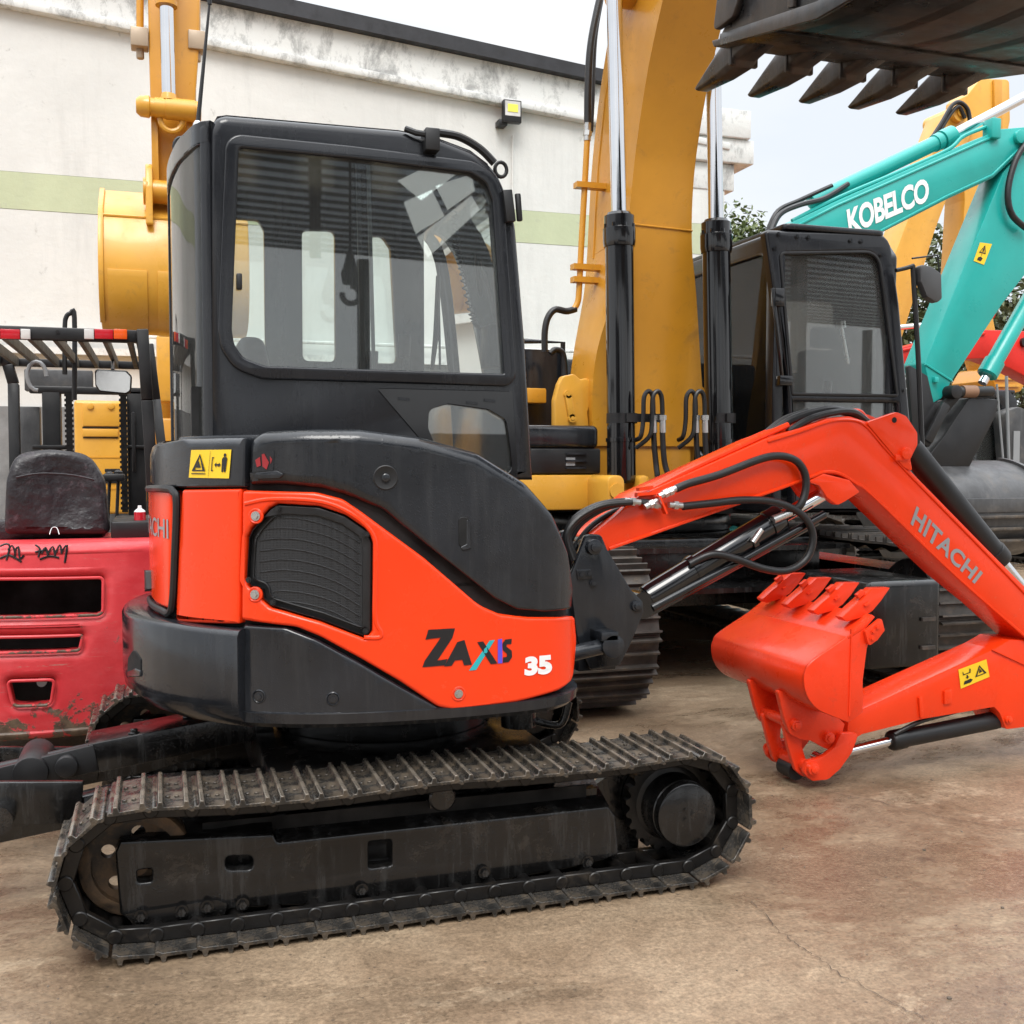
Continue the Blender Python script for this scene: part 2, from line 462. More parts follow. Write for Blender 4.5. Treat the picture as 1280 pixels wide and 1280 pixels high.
M['redmach'] = paint('bright_red_machine_paint', (0.62, 0.022, 0.014, 1), 0.35, var=0.1, spec=0.3)
M['white'] = paint('white_lettering', (0.80, 0.80, 0.80, 1), 0.4, var=0.02, bump=0)
M['grey'] = paint('grey_lettering', (0.27, 0.28, 0.29, 1), 0.4, var=0.05, bump=0)
M['blackdecal'] = paint('black_decal', (0.012, 0.012, 0.014, 1), 0.35, var=0.05, bump=0)
M['tealdecal'] = paint('teal_decal', (0.02, 0.38, 0.42, 1), 0.35, var=0.02, bump=0)
M['bluedecal'] = paint('blue_violet_decal', (0.10, 0.07, 0.62, 1), 0.35, var=0.02, bump=0)
M['reddecal'] = paint('dark_red_decal', (0.28, 0.015, 0.02, 1), 0.45, var=0.1, bump=0)
M['sticker'] = paint('yellow_sticker', (0.85, 0.56, 0.02, 1), 0.35, var=0.04, bump=0)
M['lens_red'] = paint('red_lamp_lens', (0.50, 0.012, 0.022, 1), 0.15, var=0.2, bump=0.1)
M['lens_white'] = paint('clear_lamp_lens', (0.62, 0.60, 0.58, 1), 0.15, var=0.2, bump=0.1)
M['lens_amber'] = paint('amber_lamp_lens', (0.75, 0.10, 0.01, 1), 0.15, var=0.2, bump=0.1)
M['void'] = paint('shade_black', (0.003, 0.003, 0.0035, 1), 0.8, var=0.1, bump=0)  # near-black: shade inside holes and gaps put into the colour; cores and floors too
M['vinyl'] = paint('worn_black_vinyl', (0.016, 0.013, 0.016, 1), 0.42, var=0.3, bump=0.9, scale=6, dirt=((0.16,0.13,0.15,1), 0.16, 14))
M['glass'] = glass('tinted_cab_glass', (0.945, 0.985, 0.972, 1), 0.030, 1.95)
M['screen'] = glass('windscreen_glass', (0.96, 0.985, 0.98, 1), 0.025, 1.3)
M['glass2'] = glass('cab_glass', (0.95, 0.97, 0.96, 1), 0.055, 1.6)
M['darkglass'] = glass('smoked_glass', (0.45, 0.48, 0.48, 1), 0.008, 1.4)
M['mirror'] = paint('mirror_face', (0.75, 0.73, 0.70, 1), 0.12, metal=1, var=0.1, bump=0.02)
# =================================================================== ORANGE MINI EXCAVATOR
EX = thing('mini_excavator', 'orange and black mini excavator on muddy steel tracks with orange bucket folded under its boom', 'excavator', (0.78, 3.96, 0))
YN = 3.03                      # near edge of the near track
# ---- track loop
RC = 0.177; ZI = 0.214; XI, XS = -0.085, 1.60; XR = 0.80
def loop_pts():
    P = []
    a = 60
    for k in range(a+1):                       # idler, bottom -> left -> top
        q = -PI/2-PI*k/a; P.append((XI+RC*math.cos(q), ZI+RC*math.sin(q)))
    for x0, x1, sag in ((XI, XR, 0.020), (XR, XS, 0.014)):
        for k in range(1, 25):
            f = k/24; P.append((x0+(x1-x0)*f, ZI+RC-0.006*(1 if x0 > 0 else f)-4*sag*f*(1-f)+(0.006*f if x0 > 0 else 0)))
    for k in range(1, a+1):
        q = PI/2-PI*k/a; P.append((XS+RC*math.cos(q), ZI+RC*math.sin(q)))
    for k in range(1, 48):
        f = k/48; P.append((XS+(XI-XS)*f, ZI-RC))
    return P
LP = loop_pts(); LL = [0]
for i in range(len(LP)):
    a, b = LP[i], LP[(i+1) % len(LP)]; LL.append(LL[-1]+math.hypot(b[0]-a[0], b[1]-a[1]))
def loop_at(s):
    s %= LL[-1]
    for i in range(len(LP)):
        if LL[i+1] >= s:
            f = (s-LL[i])/max(1e-9, LL[i+1]-LL[i]); a, b = LP[i], LP[(i+1) % len(LP)]
            return Vector((a[0]+(b[0]-a[0])*f, a[1]+(b[1]-a[1])*f))
NSH = 41; PT = LL[-1]/NSH
# one shoe, local x = along the chain, y = across, z = outwards
def shoe_mesh():
    prof = [(-0.056,0.004),(-0.050,0.0),(0.040,0.0),(0.050,-0.006),(0.058,-0.004),(0.058,0.004),(0.050,0.008),
            (0.045,0.010),(0.0415,0.025),(0.0305,0.026),(0.027,0.011),(-0.023,0.010),(-0.0265,0.025),(-0.0375,0.026),(-0.041,0.011),(-0.050,0.012)]
    m = MB().py(prof, 0.0, 0.30)
    for y in (0.09, 0.21):
        for x in (-0.012, 0.012): m.cyl((x, y, 0.009), (x, y, 0.016), 0.007, n=6)
    return m
trk = MB()
for k in range(NSH):
    s = k*PT; a = loop_at(s-PT/2); b = loop_at(s+PT/2); c = (a+b)/2; t = (b-a).normalized(); nrm = Vector((-t.y, t.x))
    for yy in (YN+0.088, YN+0.215):
        trk.bar((a.x-t.x*0.004, yy, a.y-t.y*0.004), (b.x+t.x*0.004, yy, b.y+t.y*0.004), 0.026, 0.042, (nrm.x, 0, nrm.y))
    trk.cyl((a.x, YN+0.068, a.y), (a.x, YN+0.228, a.y), 0.021, n=14)
track = obj('crawler_track', trk, M['chain'], EX, bev=0.003, seg=1)
sm = None; shoes = []
for k in range(NSH):
    s = k*PT; a = loop_at(s-PT/2); b = loop_at(s+PT/2); c = (a+b)/2; t = (b-a).normalized(); nrm = Vector((-t.y, t.x))
    if sm is None:
        o = obj('track_shoe', shoe_mesh(), M['shoe'], track, bev=0.0015, seg=1); sm = o.data
        moff = WLOC[o.name].copy()
    else:
        o = bpy.data.objects.new('track_shoe', sm); COL.objects.link(o); o.parent = track
    # loop runs clockwise seen from -Y: outward is the left normal
    ang = math.atan2(t.y, t.x)
    w = Vector((c.x, YN, c.y))+Vector((nrm.x, 0, nrm.y))*0.022
    rot = Matrix.Rotation(-ang+random.uniform(-0.03, 0.03), 3, 'Y')
    o.rotation_euler = rot.to_euler(); o.location = w+rot@moff-WLOC[track.name]
# ---- track frame between the runs
FYN = YN+0.135
def side_frame():
    m = MB()
    Pl = XZ(rc([(144,1066),(150,1052),(341,1043),(347,1053),(500,1036),(761,1008),(770,1020),(774,1068),(753,1076),(716,1085),(480,1129),(344,1133),(289,1137),(262,1147),(168,1156),(150,1143)], 4), FYN)
    hs = [rc([(282,1071),(316,1070),(316,1087),(282,1088)], 7), rc([(461,1053),(490,1050),(490,1082),(461,1086)], 4), rc([(171,1089),(190,1086),(190,1102),(172,1104)], 4)]
    m.plate(Pl, FY(FYN), 0.05, 0.008, 3, [XZ(h, FYN) for h in hs])
    # top plate leaning back, raised pads, inner box
    a = onY(346,1053,FYN); b = onY(762,1008,FYN)
    m.add([(a.x,FYN+0.004,a.z),(b.x,FYN+0.004,b.z),(b.x,FYN+0.19,b.z+0.075),(a.x,FYN+0.19,a.z+0.075),(a.x,FYN+0.05,a.z-0.1),(b.x,FYN+0.05,b.z-0.1),(b.x,FYN+0.19,b.z-0.1),(a.x,FYN+0.19,a.z-0.1)],
          [(0,1,2,3),(0,4,5,1),(1,5,6,2),(2,6,7,3),(3,7,4,0),(4,7,6,5)])
    c = onY(156,1052,FYN); d = onY(342,1044,FYN)
    m.add([(c.x,FYN+0.004,c.z),(d.x,FYN+0.004,d.z),(d.x,FYN+0.12,d.z+0.05),(d.x-0.12,FYN+0.12,d.z+0.055),(c.x+0.05,FYN+0.11,c.z+0.012),
           (c.x,FYN+0.05,c.z-0.1),(d.x,FYN+0.05,d.z-0.1),(d.x,FYN+0.12,d.z-0.1),(d.x-0.12,FYN+0.12,d.z-0.1),(c.x+0.05,FYN+0.11,c.z-0.1)],
          [(0,1,2,3,4),(5,9,8,7,6),(0,5,6,1),(1,6,7,2),(2,7,8,3),(3,8,9,4),(4,9,5,0)])
    m.box((a.x, FYN+0.06, 0.10), (b.x-0.02, FYN+0.17, 0.285))
    g_ = XZ([(735,985),(760,968),(790,962),(800,1000),(796,1060),(780,1084),(735,1080)], FYN+0.13); m.py(g_, FYN+0.12, FYN+0.15)
    # guard strip along the lower left edge, weld flange at the sprocket end
    m.py(XZ([(156,1143),(271,1125),(284,1130),(280,1147),(203,1164),(170,1160)], FYN-0.012), FYN-0.012, FYN+0.02)
    return m
fr = obj('track_frame', side_frame(), M['frame'], EX)
for x, y in ((176,1145),(227,1139),(259,1133),(303,1130),(452,1112),(605,1090),(734,1077)):
    bl = MB(); bl.bolt(onY(x, y, FYN-0.012), (0,-1,0), 0.013, 0.016); obj('frame_bolt', bl, M['frame'], fr)
vd = MB(); vd.box((0.1, FYN+0.055, 0.13), (1.3, FYN+0.058, 0.30)); obj('frame_shade_sheet', vd, M['void'], fr)  # black sheet behind the frame slots paints their inner shade
idl = MB(); ym = YN+0.205
N_ = 44; prof_ = [(-0.045,0.118),(-0.045,0.140),(-0.043,0.150),(-0.033,0.156),(0.033,0.156),(0.043,0.150),(0.045,0.140),(0.045,0.118)]
vs = []; fs = []
for d_, r_ in prof_:
    for k in range(N_): vs.append((XI+r_*math.cos(2*PI*k/N_), ym+d_, ZI+r_*math.sin(2*PI*k/N_)))
for i in range(len(prof_)):
    j = (i+1) % len(prof_)
    for k in range(N_): fs.append((i*N_+k, i*N_+(k+1) % N_, j*N_+(k+1) % N_, j*N_+k))
idl.add(vs, fs)
circ = lambda cx, cz, r, n: [(cx+r*math.cos(2*PI*k/n), cz+r*math.sin(2*PI*k/n)) for k in range(n)]
idl.plate(circ(XI, ZI, 0.122, 44), FY(ym-0.018), 0.030, 0, holes=[circ(XI+0.080*math.cos(q*2*PI/5+0.2), ZI+0.080*math.sin(q*2*PI/5+0.2), 0.020, 18) for q in range(5)])
idl.cyl((XI, ym-0.04, ZI), (XI, ym+0.05, ZI), 0.04, n=24)
idl = obj('idler_wheel', idl, M['wheel'], EX)
sp = MB()
ring = []
for k in range(23*4):
    a = 2*PI*k/(23*4); r = 0.162 if k % 4 in (0, 1) else 0.148; ring.append((XS+r*math.cos(a), ZI+r*math.sin(a)))
sp.py(ring, ym-0.02, ym+0.02)
sp.lathe((XS, YN+0.18, ZI), (0,1,0), [(0.0,0.112),(0.012,0.140),(0.035,0.148),(0.07,0.148),(0.08,0.05)], 40)
spk = obj('sprocket', sp, M['chain'], EX)
hubm = MB(); hubm.lathe((XS, YN+0.06, ZI-0.004), (0,1,0), [(0.0,0.004),(0.0,0.096),(0.004,0.102),(0.035,0.103),(0.038,0.106),(0.09,0.108),(0.13,0.110)], 44)
for q in range(3): hubm.bolt((XS+0.018*math.cos(q*2.1), YN+0.06, ZI+0.018*math.sin(q*2.1)), (0,-1,0), 0.006, 0.005)
obj('drive_hub', hubm, M['frame'], spk)
rol = MB(); rp = onY(563, 986, YN+0.08)
rol.lathe((XR, YN+0.11, ZI+RC-0.062), (0,1,0), [(0,0.012),(0.0,0.036),(0.006,0.042),(0.15,0.042),(0.2,0.03)], 26)
rol.bar((XR, YN+0.20, 0.28), (XR, YN+0.20, ZI+RC-0.06), 0.05, 0.05, (0,1,0))
obj('carrier_roller', rol, M['frame'], EX)
for k in range(4):
    x = 0.22+k*0.36; rr = MB(); rr.lathe((x, YN+0.20, 0.115), (0,1,0), [(0,0.02),(0,0.045),(0.008,0.058),(0.05,0.058),(0.055,0.045),(0.1,0.045),(0.105,0.058),(0.15,0.058),(0.155,0.03)], 22)
    obj('track_roller', rr, M['chain'], EX)
for o in [x for x in bpy.data.objects if x.parent == EX]: copy_part(o, EX, (0, 1.52, 0))
# ---- centre of the undercarriage
cf = MB(); cf.box((0.30, YN+0.26, 0.22), (1.22, 4.53, 0.40)); cf.cyl((0.78,3.96,0.40), (0.78,3.96,0.575), 0.40, n=40)
for x in (0.34, 1.04): cf.box((x, YN+0.26, 0.205), (x+0.16, YN+0.32, 0.37))
cf.lathe((0.78,3.96,0.48), (0,0,1), [(0,0.40),(0.0,0.45),(0.05,0.45),(0.05,0.40)], 48)
obj('center_frame', cf, M['frame'], EX, bev=0.006)
mt = MB(); mt.cyl((1.16,3.50,0.44), (1.16,3.50,0.60), 0.06, n=18); mt.box((1.12,3.46,0.5), (1.22,3.54,0.57)); mt.tube(smooth([(1.2,3.5,0.46),(1.3,3.47,0.44),(1.33,3.46,0.52)],6),0.014)
obj('underbody_fitting', mt, M['frame'], EX)
# ---- dozer blade with its arms and cylinder (front of the undercarriage, left of the picture)
bd = MB()
prof = smooth([(-0.80,0.04),(-0.755,0.12),(-0.745,0.22),(-0.775,0.36)], 5)
out = [(p[0], p[1]) for p in prof]+[(p[0]+0.018, p[1]) for p in reversed(prof)]
bd.py(out, 3.08, 4.84); bd.box((-0.76,3.2,0.13), (-0.70,4.7,0.25)); bd.box((-0.82,3.08,0.03),(-0.795,4.84,0.09))
blade = obj('dozer_blade', bd, M['frame'], EX, bev=0.004)
for y in (3.48, 4.40):
    am = MB(); dzz = 0 if y < 4 else -0.13
    am.py([(-0.74,0.18+dzz),(-0.74,0.25+dzz),(-0.05,0.365+dzz),(0.36,0.36),(0.36,0.24),(-0.05,0.27+dzz)], y, y+0.075)
    am.py([(p[0],p[1]+dzz) for p in XZ([(-60,980),(104,979),(100,1031),(-60,1036)], 3.44)], y-0.03, y-0.001)
    ao = obj('push_arm', am, M['frame'], EX, bev=0.005)
    pm_ = MB(); c = onY(14,1018,3.44); pm_.cyl((c.x-0.03, y-0.10, c.z+dzz), (c.x-0.03, y+0.09, c.z+dzz), 0.042, n=20); obj('pivot_pin', pm_, M['frame'], ao)
bc = MB(); e0 = onZ(98, 938, 0.415); e1 = onZ(250, 903, 0.455)
d = Vector((1,0,0.10)).normalized()
bc.bar((-0.24,3.93,0.355), (0.36,3.93,0.435), 0.20, 0.10)
bc.bolt((-0.10,3.87,0.424),(0,0,1),0.014,0.016); bc.bolt((0.08,3.95,0.448),(0,0,1),0.014,0.016)
blade_cyl = obj('blade_cylinder', bc, M['frame'], EX, bev=0.012)
rdm = MB(); rdm.cyl((-0.66,3.93,0.29), (-0.24,3.93,0.355), 0.032, n=20); rdm.cyl((-0.42,3.80,0.33),(-0.42,4.06,0.33),0.055,n=22); rdm.bar((-0.55,3.84,0.30),(-0.22,3.84,0.36),0.03,0.09); rdm.cyl((-0.31,3.79,0.345),(-0.31,3.84,0.345),0.035,n=18)
obj('cylinder_clevis', rdm, M['rubber'], blade_cyl, bev=0.003)
# ---- upper structure: plan curve of the near side
S = Plan([(0.10,4.62),(0.0,4.42),(-0.030,4.15),(-0.035,3.92),(-0.012,3.69),(0.05,3.505),(0.13,3.375),(0.22,3.275),(0.35,3.205),(0.5,3.16),(0.68,3.137),(0.85,3.132),(1.0,3.142),(1.14,3.162),(1.22,3.195),(1.275,3.25),(1.302,3.32),(1.315,3.45),(1.32,3.72)], 8)
W = Plan([(0.78+0.915*math.cos(a), 3.96+0.915*math.sin(a)) for a in [PI*0.80+k*(PI*1.285-PI*0.80)/24 for k in range(25)]], 3)
# core that closes the body behind the panels
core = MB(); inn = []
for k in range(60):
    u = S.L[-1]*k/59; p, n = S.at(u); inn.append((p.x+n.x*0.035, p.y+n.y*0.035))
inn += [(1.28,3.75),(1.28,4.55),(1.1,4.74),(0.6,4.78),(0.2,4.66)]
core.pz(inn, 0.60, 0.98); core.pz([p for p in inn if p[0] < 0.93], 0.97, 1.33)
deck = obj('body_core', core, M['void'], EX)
# house floor plate / skirt
sk = MB(); n0 = 70; rings = []
for dz, dd in ((0.565,0.05),(0.56,0.022),(0.575,0.004),(0.605,0.0),(0.612,0.02),(0.612,0.10)):
    r = []
    for k in range(n0):
        u = S.hit(300, 900)[0]+(S.L[-1]-S.hit(300, 900)[0])*k/(n0-1); p, n = S.at(u)
        zz = dz+0.035*max(0, (k/(n0-1)-0.55)/0.45)**1.5
        r.append(Vector((p.x+n.x*(dd+0.0), p.y+n.y*dd, zz)))
    rings.append(r)
for i in range(len(rings)-1):
    sk.add(rings[i]+rings[i+1], [(k, k+1, n0+k+1, n0+k) for k in range(n0-1)])
obj('lower_skirt', sk, M['dark'], EX)
fl = MB(); fl.pz([(x, y) for x, y in inn], 0.575, 0.602); obj('house_floor', fl, M['frame'], EX)
# counterweight
cw = MB(); rings = []
uend = W.hit(297, 850)[0]; n0 = 60
zt = W.hit(240, 783)[1]; zb = W.hit(240, 908)[1]
for z, dd in ((zt-0.004,0.36),(zt-0.002,0.10),(zt,0.022),(zt-0.006,0.008),(zt-0.02,0.0),(zb+0.09,0.0),(zb+0.05,0.006),(zb+0.008,0.05),(zb,0.075),(zb,0.36)):
    r = []
    for k in range(n0):
        p, n = W.at(uend*k/(n0-1)); r.append(Vector((p.x+n.x*dd, p.y+n.y*dd, z)))
    rings.append(r)
for i in range(len(rings)-1):
    cw.add(rings[i]+rings[i+1], [(k, k+1, n0+k+1, n0+k) for k in range(n0-1)])
cw.add([r[-1] for r in rings], [tuple(range(len(rings)))])
cwo = obj('counterweight', cw, M['dark'], EX)
nt = MB(); hole = rc([(160,846),(161,822),(168,810),(177,824),(177,846)], 6)
nt.plate([W.hit(*p) for p in hole], W.F, 0.03, 0.0)
for i in range(len(nt.v)): pass
nt = MB(); nt.plate([W.hit(*p) for p in hole], lambda u, v, d: W.F(u, v, d-0.003), 0.02, 0.002, 1)  # near-black plate standing proud; its colour stands for the recess shade
obj('painted_recess', nt, M['void'], cwo)
nt = MB(); nt.plate([W.hit(*p) for p in rc([(161,846),(161,839),(170,835),(177,838),(177,846)], 2)], lambda u, v, d: W.F(u, v, d-0.006), 0.02, 0.003, 1)
obj('recess_ledge', nt, M['dark'], cwo)
# orange rear panels
rp1 = MB(); rp1.plate(rc(S.poly([(227,612,0.01),(301,611,0.006),(298,780,0.006),(219,777,0.02)]), 0.01), S.F, 0.035, 0.010, 3, ustep=0.03)
obj('corner_panel', rp1, M['orange'], EX)
rd = MB(); rd.plate(rc(S.poly([(216,613,0.03),(214,762,0.03)])+[(0.25, S.hit(214,755)[1], 0.02), (0.25, S.hit(216,613)[1], 0.02)], 0.02), lambda u, v, d: S.F(u, v, d-0.006), 0.04, 0.012, 3, ustep=0.03)
door = obj('rear_door', rd, M['orange'], EX)
tr = MB()
seal = smooth([S.hit(186,611),S.hit(208,611),S.hit(219,615),S.hit(223,628),S.hit(221,690),S.hit(218,752),S.hit(213,766),S.hit(203,762),S.hit(186,748)], 6)
tr.tube([S.F(p[0], p[1], -0.006) for p in seal], 0.012, 8)
obj('door_seal', tr, M['rubber'], door)
lt = MB(); lt.plate(S.poly(rc([(184,714),(191,712),(192,737),(185,740)], 2)), lambda u, v, d: S.F(u, v, d-0.024), 0.03, 0.004, 2)
obj('door_latch', lt, M['rubber'], door)
tx = MB(); text_on(tx, 'HITACHI', [(146,647),(214,648),(213,672),(146,676)], lambda x, y: S.F(*S.hit(x, y), -0.0085), 0.008)
tx2 = MB()
# lettering follows the curved door by arc length
vs, fs = text2d('HITACHI', 0.01)
uR = S.hit(213.5, 660)[0]; zA = S.hit(205, 672)[1]; zB = S.hit(205, 648)[1]
tx2.add([S.F(uR-0.46+0.46*a, zA+(zB-zA)*b, -0.0085) for a, b in vs], fs)
obj('lettering', tx2, M['grey'], door, smooth_ang=0)
# black upper shrouds
hd = MB(); hd.plate(rc(S.poly([(193,609,0.01),(189,585,0.02),(197,555,0.04),(235,548,0.02),(306,546,0.01),(305,609,0.004)])+[], 0.01), S.F, 0.05, lambda u, v: 0.028 if v > 1.42 else 0.008, 4, ustep=0.03)
rs = obj('rear_shroud', hd, M['hood'], EX)
# extend the rear shroud round the tail
h2 = MB(); zt2 = S.hit(235,548)[1]; zb2 = S.hit(250,609)[1]; rings = []; u1 = S.hit(194,600)[0]
for z, dd in ((zb2,0.05),(zb2,0.006),(zb2+0.008,0.0),(zt2-0.05,0.0),(zt2-0.02,0.009),(zt2-0.004,0.03),(zt2,0.07),(zt2,0.30)):
    rings.append([S.F(u1*k/30+0.012, z, dd+0.001) for k in range(31)])
for i in range(len(rings)-1): h2.add(rings[i]+rings[i+1], [(k, k+1, 31+k+1, 31+k) for k in range(30)])
obj('tail_shroud', h2, M['hood'], EX)
HP = S.poly([(307.5,607,0.012),(307.5,551,0.05),(324,539,0.06),(384,536.5,0.08),(450,536.5,0.1),(525,546,0.1),(600,566,0.1),(660,603,0.12),(694,643,0.1),(711,690,0.1),(717,735,0.04),(715,761,0.012),(682,765,0.02),(647,762,0.06),(619,748,0.1),(545,690,0.1),(478,638,0.1),(431,619,0.06),(400,611,0.1),(350,607,0.02)])
mh = MB(); mh.plate(rc(HP, 0.02, 6), S.F, 0.10, lambda u, v: 0.010+0.030*max(0, min(1, (v-1.05)/0.25)), 5, ustep=0.028)
hood = obj('engine_hood', mh, M['hood'], EX, smooth_ang=50)
# top skin of the hood and shrouds running back to the cab
tp = MB(); pts = []
for k in range(40):
    u = S.hit(200,580)[0]+(S.hit(505,600)[0]-S.hit(200,580)[0])*k/39; p, n = S.at(u); pts.append((p.x+n.x*0.06, p.y+n.y*0.06))
zz = S.hit(384,537)[1]
tp.pz(pts+[(pts[-1][0],3.70),(0.1,3.74)], zz-0.06, zz-0.012); obj('hood_top', tp, M['hood'], EX, bev=0.008)
cap = MB(); cpt = S.F(*S.hit(482,597), 0.0)
nn = S.at(S.hit(482,597)[0])[1]; ax = Vector((-nn.x, -nn.y, 0))
cap.lathe(cpt-ax*0.02, ax, [(0,0.037),(0.0215,0.037),(0.024,0.034),(0.0225,0.028),(0.021,0.006),(0.021,0.001)], 30)
fc = obj('hood_lock_cup', cap, M['rubber'], hood)
cap = MB(); cap.lathe(cpt, ax, [(0,0.012),(0.009,0.012),(0.011,0.009)], 16); obj('lock_barrel', cap, M['dark'], hood)
slt = MB(); slt.plate(S.poly(rc([(573,646),(586,646),(586,684),(573,684)], 6)), lambda u, v, d: S.F(u, v, d-0.003), 0.02, 0.002, 1); so = obj('painted_slot', slt, M['void'], hood)  # near-black plate laid on the hood; slot shade is in its colour
slt = MB(); slt.plate(S.poly(rc([(583,649),(588,652),(588,686),(578,688),(575,684),(583,680)], 2)), lambda u, v, d: S.F(u, v, d-0.005), 0.02, 0.002, 1); obj('slot_lip', slt, M['hood'], hood)
# gap shadow strip under the hood is the dark core; orange side cover
SP = S.poly([(302,613,0.012),(394,615.5,0.1),(428,624,0.1),(452,640,0.1),(530,697,0.3),(600,757,0.2),(626,768,0.08),(660,772,0.1),(719,770,0.02),(721,800,0.05),(717,850,0.05),(700,863,0.06),(647,878,0.2),(566,888,0.02),(548,884,0.06),(500,852,0.3),(450,823,0.2),(400,796,0.2),(370,784,0.1),(301,775,0.01)])
GR = S.poly([(314,662,0.006),(337,637,0.004),(347,632,0.006),(398,635,0.05),(431,646,0.05),(459,665,0.02),(464,680,0.01),(463,789,0.008),(456,796,0.004),(400,775,0.1),(337,757,0.02),(328,749,0.006),(326,737,0.008),(312,733,0.008),(306,724,0.006),(309,672,0.01)])
sc = MB(); grh = rc(GR, 0.006); sc.plate(rc(SP, 0.02, 6), S.F, 0.045, 0.011, 3, [inset(ccw(grh), -0.006)], ustep=0.03)
side = obj('side_cover', sc, M['orange'], EX)
# embossed step round the grille
em = MB(); emb = smooth([S.hit(*p) for p in [(306,630),(340,624),(400,627),(440,643),(466,668),(470,700),(469,770),(476,790),(474,797),(455,797)]], 6)
em.tube([S.F(p[0], p[1], 0.003) for p in emb], 0.0075, 8); obj('raised_swage', em, M['orange'], side)
gf = MB(); gi = inset(ccw(grh), 0.024)
gf.plate(grh, lambda u, v, d: S.F(u, v, d+0.009), 0.02, 0.003, 2, [gi], ustep=0.03); grille = obj('grille_frame', gf, M['rubber'], side)
t = NT('perforated_grille_sheet'); co = t.coord()
v = t.n('ShaderNodeTexVoronoi'); v.inputs['Scale'].default_value = 210; v.inputs['Randomness'].default_value = 0; t.l(co, v.inputs['Vector'])
hole_m = t.ramp(v.outputs['Distance'], [(0.30, 0.0), (0.42, 1.0)])
t.l(t.mix(hole_m, (0.003,0.003,0.004,1), (0.014,0.015,0.017,1)), t.b.inputs['Base Color']); t.b.inputs['Roughness'].default_value = 0.5
t.l(t.bump(hole_m, 0.6, 0.003), t.b.inputs['Normal']); M['mesh'] = t.m
gm = MB(); gm.plate(inset(ccw(grh), 0.018), lambda u, v, d: S.F(u, v, d+0.015), 0.006, 0, ustep=0.03); obj('grille_mesh', gm, M['mesh'], side)
for k in range(10):
    y0 = 648+k*13.2; lou = MB()
    path = [(322, y0+2), (352, y0-1), (385, y0+3), (420, y0+14), (455, y0+34)]
    P = [S.hit(*p) for p in smooth(path, 5)]
    u_hi = S.hit(455,700)[0]; P = [p for p in P if p[0] < u_hi]
    def inside(p, poly=inset(ccw(grh), 0.02)):
        c = False; n = len(poly)
        for i in range(n):
            a, b = poly[i], poly[i-1]
            if (a[1] > p[1]) != (b[1] > p[1]) and p[0] < (b[0]-a[0])*(p[1]-a[1])/(b[1]-a[1])+a[0]: c = not c
        return c
    P = [p for p in P if inside(p)]
    if len(P) > 2:
        lou.tube([S.F(p[0], p[1], 0.0150) for p in P], 0.0022, 6); obj('louvre', lou, M['mesh'], side)
for gx, gy in ((347,636),(311,725),(341,753),(458,668),(457,789)):
    hh = S.hit(gx, gy); nn = S.at(hh[0])[1]; dec = MB(); dec.bolt(S.F(hh[0], hh[1], -0.001), (-nn.x,-nn.y,0), 0.006, 0.005); obj('grille_screw', dec, M['rubber'], side)
for gx, gy, nm, r in ((320,645,'cover_bolt',0.0095),(319,743,'cover_bolt',0.0095),(573,867,'cover_bolt',0.009)):
    hh = S.hit(gx, gy); nn = S.at(hh[0])[1]; ax = Vector((-nn.x,-nn.y,0)); b = MB()
    b.lathe(S.F(hh[0], hh[1], 0.004), ax, [(0,0.023),(0.006,0.023),(0.0075,0.020),(0.005,0.016),(0.005,0.001)], 24); o = obj('bolt_recess', b, M['orange'], side)
    b = MB(); b.bolt(S.F(hh[0], hh[1], -0.001), ax, r, 0.010); obj(nm, b, M['steel'], side)
# ZAXIS 35 lettering
hs = lambda x, y: S.F(*S.hit(x, y), -0.0022)
def c2p(pts): return [(150+x*0.46875, 480+y*0.46875) for x, y in pts]
def letters(name, polys, mat):
    m = MB()
    for p in polys: shape_on(m, c2p(p), hs)
    return obj(name, m, mat, side, smooth_ang=0)
letters('letter_strokes', [
    [(822,655),(893,651),(886,676),(846,737),(873,733),(866,750),(806,755),(812,738),(855,676),(828,679),(814,682)],
    [(899,688),(918,682),(938,748),(917,750),(912,735),(893,737),(884,751),(864,753)],
    [(952,688),(968,686),(1006,745),(988,747)],
    [(1044,679),(1043,693),(1031,694),(1030,700),(1044,711),(1045,728),(1036,741),(1020,743),(1021,729),(1031,727),(1031,719),(1020,709),(1019,692),(1027,681)]], M['blackdecal'])
letters('teal_stroke', [[(985,684),(999,682),(949,762),(930,764)]], M['tealdecal'])
letters('blue_stroke', [[(1007,681),(1018,679),(1019,744),(1007,745)]], M['bluedecal'])
tx = MB(); text_on(tx, '35', [(656,821),(689,818),(690,842),(655,845)], hs, 0.06); obj('number_lettering', tx, M['white'], side, smooth_ang=0)
# lower black panel
lp = MB(); lp.plate(rc(S.poly([(301,781,0.012),(356,784.5,0.08),(396,800,0.2),(450,829,0.3),(500,858,0.3),(552,886,0.012),(548,892,0.006),(430,896,0.1),(301,893,0.01)]), 0.01, 5), lambda u, v, d: S.F(u, v, d+0.006), 0.04, 0.012, 3, ustep=0.03)
lpo = obj('lower_panel', lp, M['dark'], EX)
for gx, gy in ((323,871),(416,874)):
    hh = S.hit(gx, gy); nn = S.at(hh[0])[1]; ax = Vector((-nn.x,-nn.y,0)); b = MB()
    b.lathe(S.F(hh[0], hh[1], 0.012), ax, [(0,0.021),(0.008,0.021),(0.0095,0.018),(0.006,0.014),(0.006,0.001)], 24); b.bolt(S.F(hh[0], hh[1], 0.006), ax, 0.010, 0.008); obj('panel_bolt', b, M['dark'], lpo)
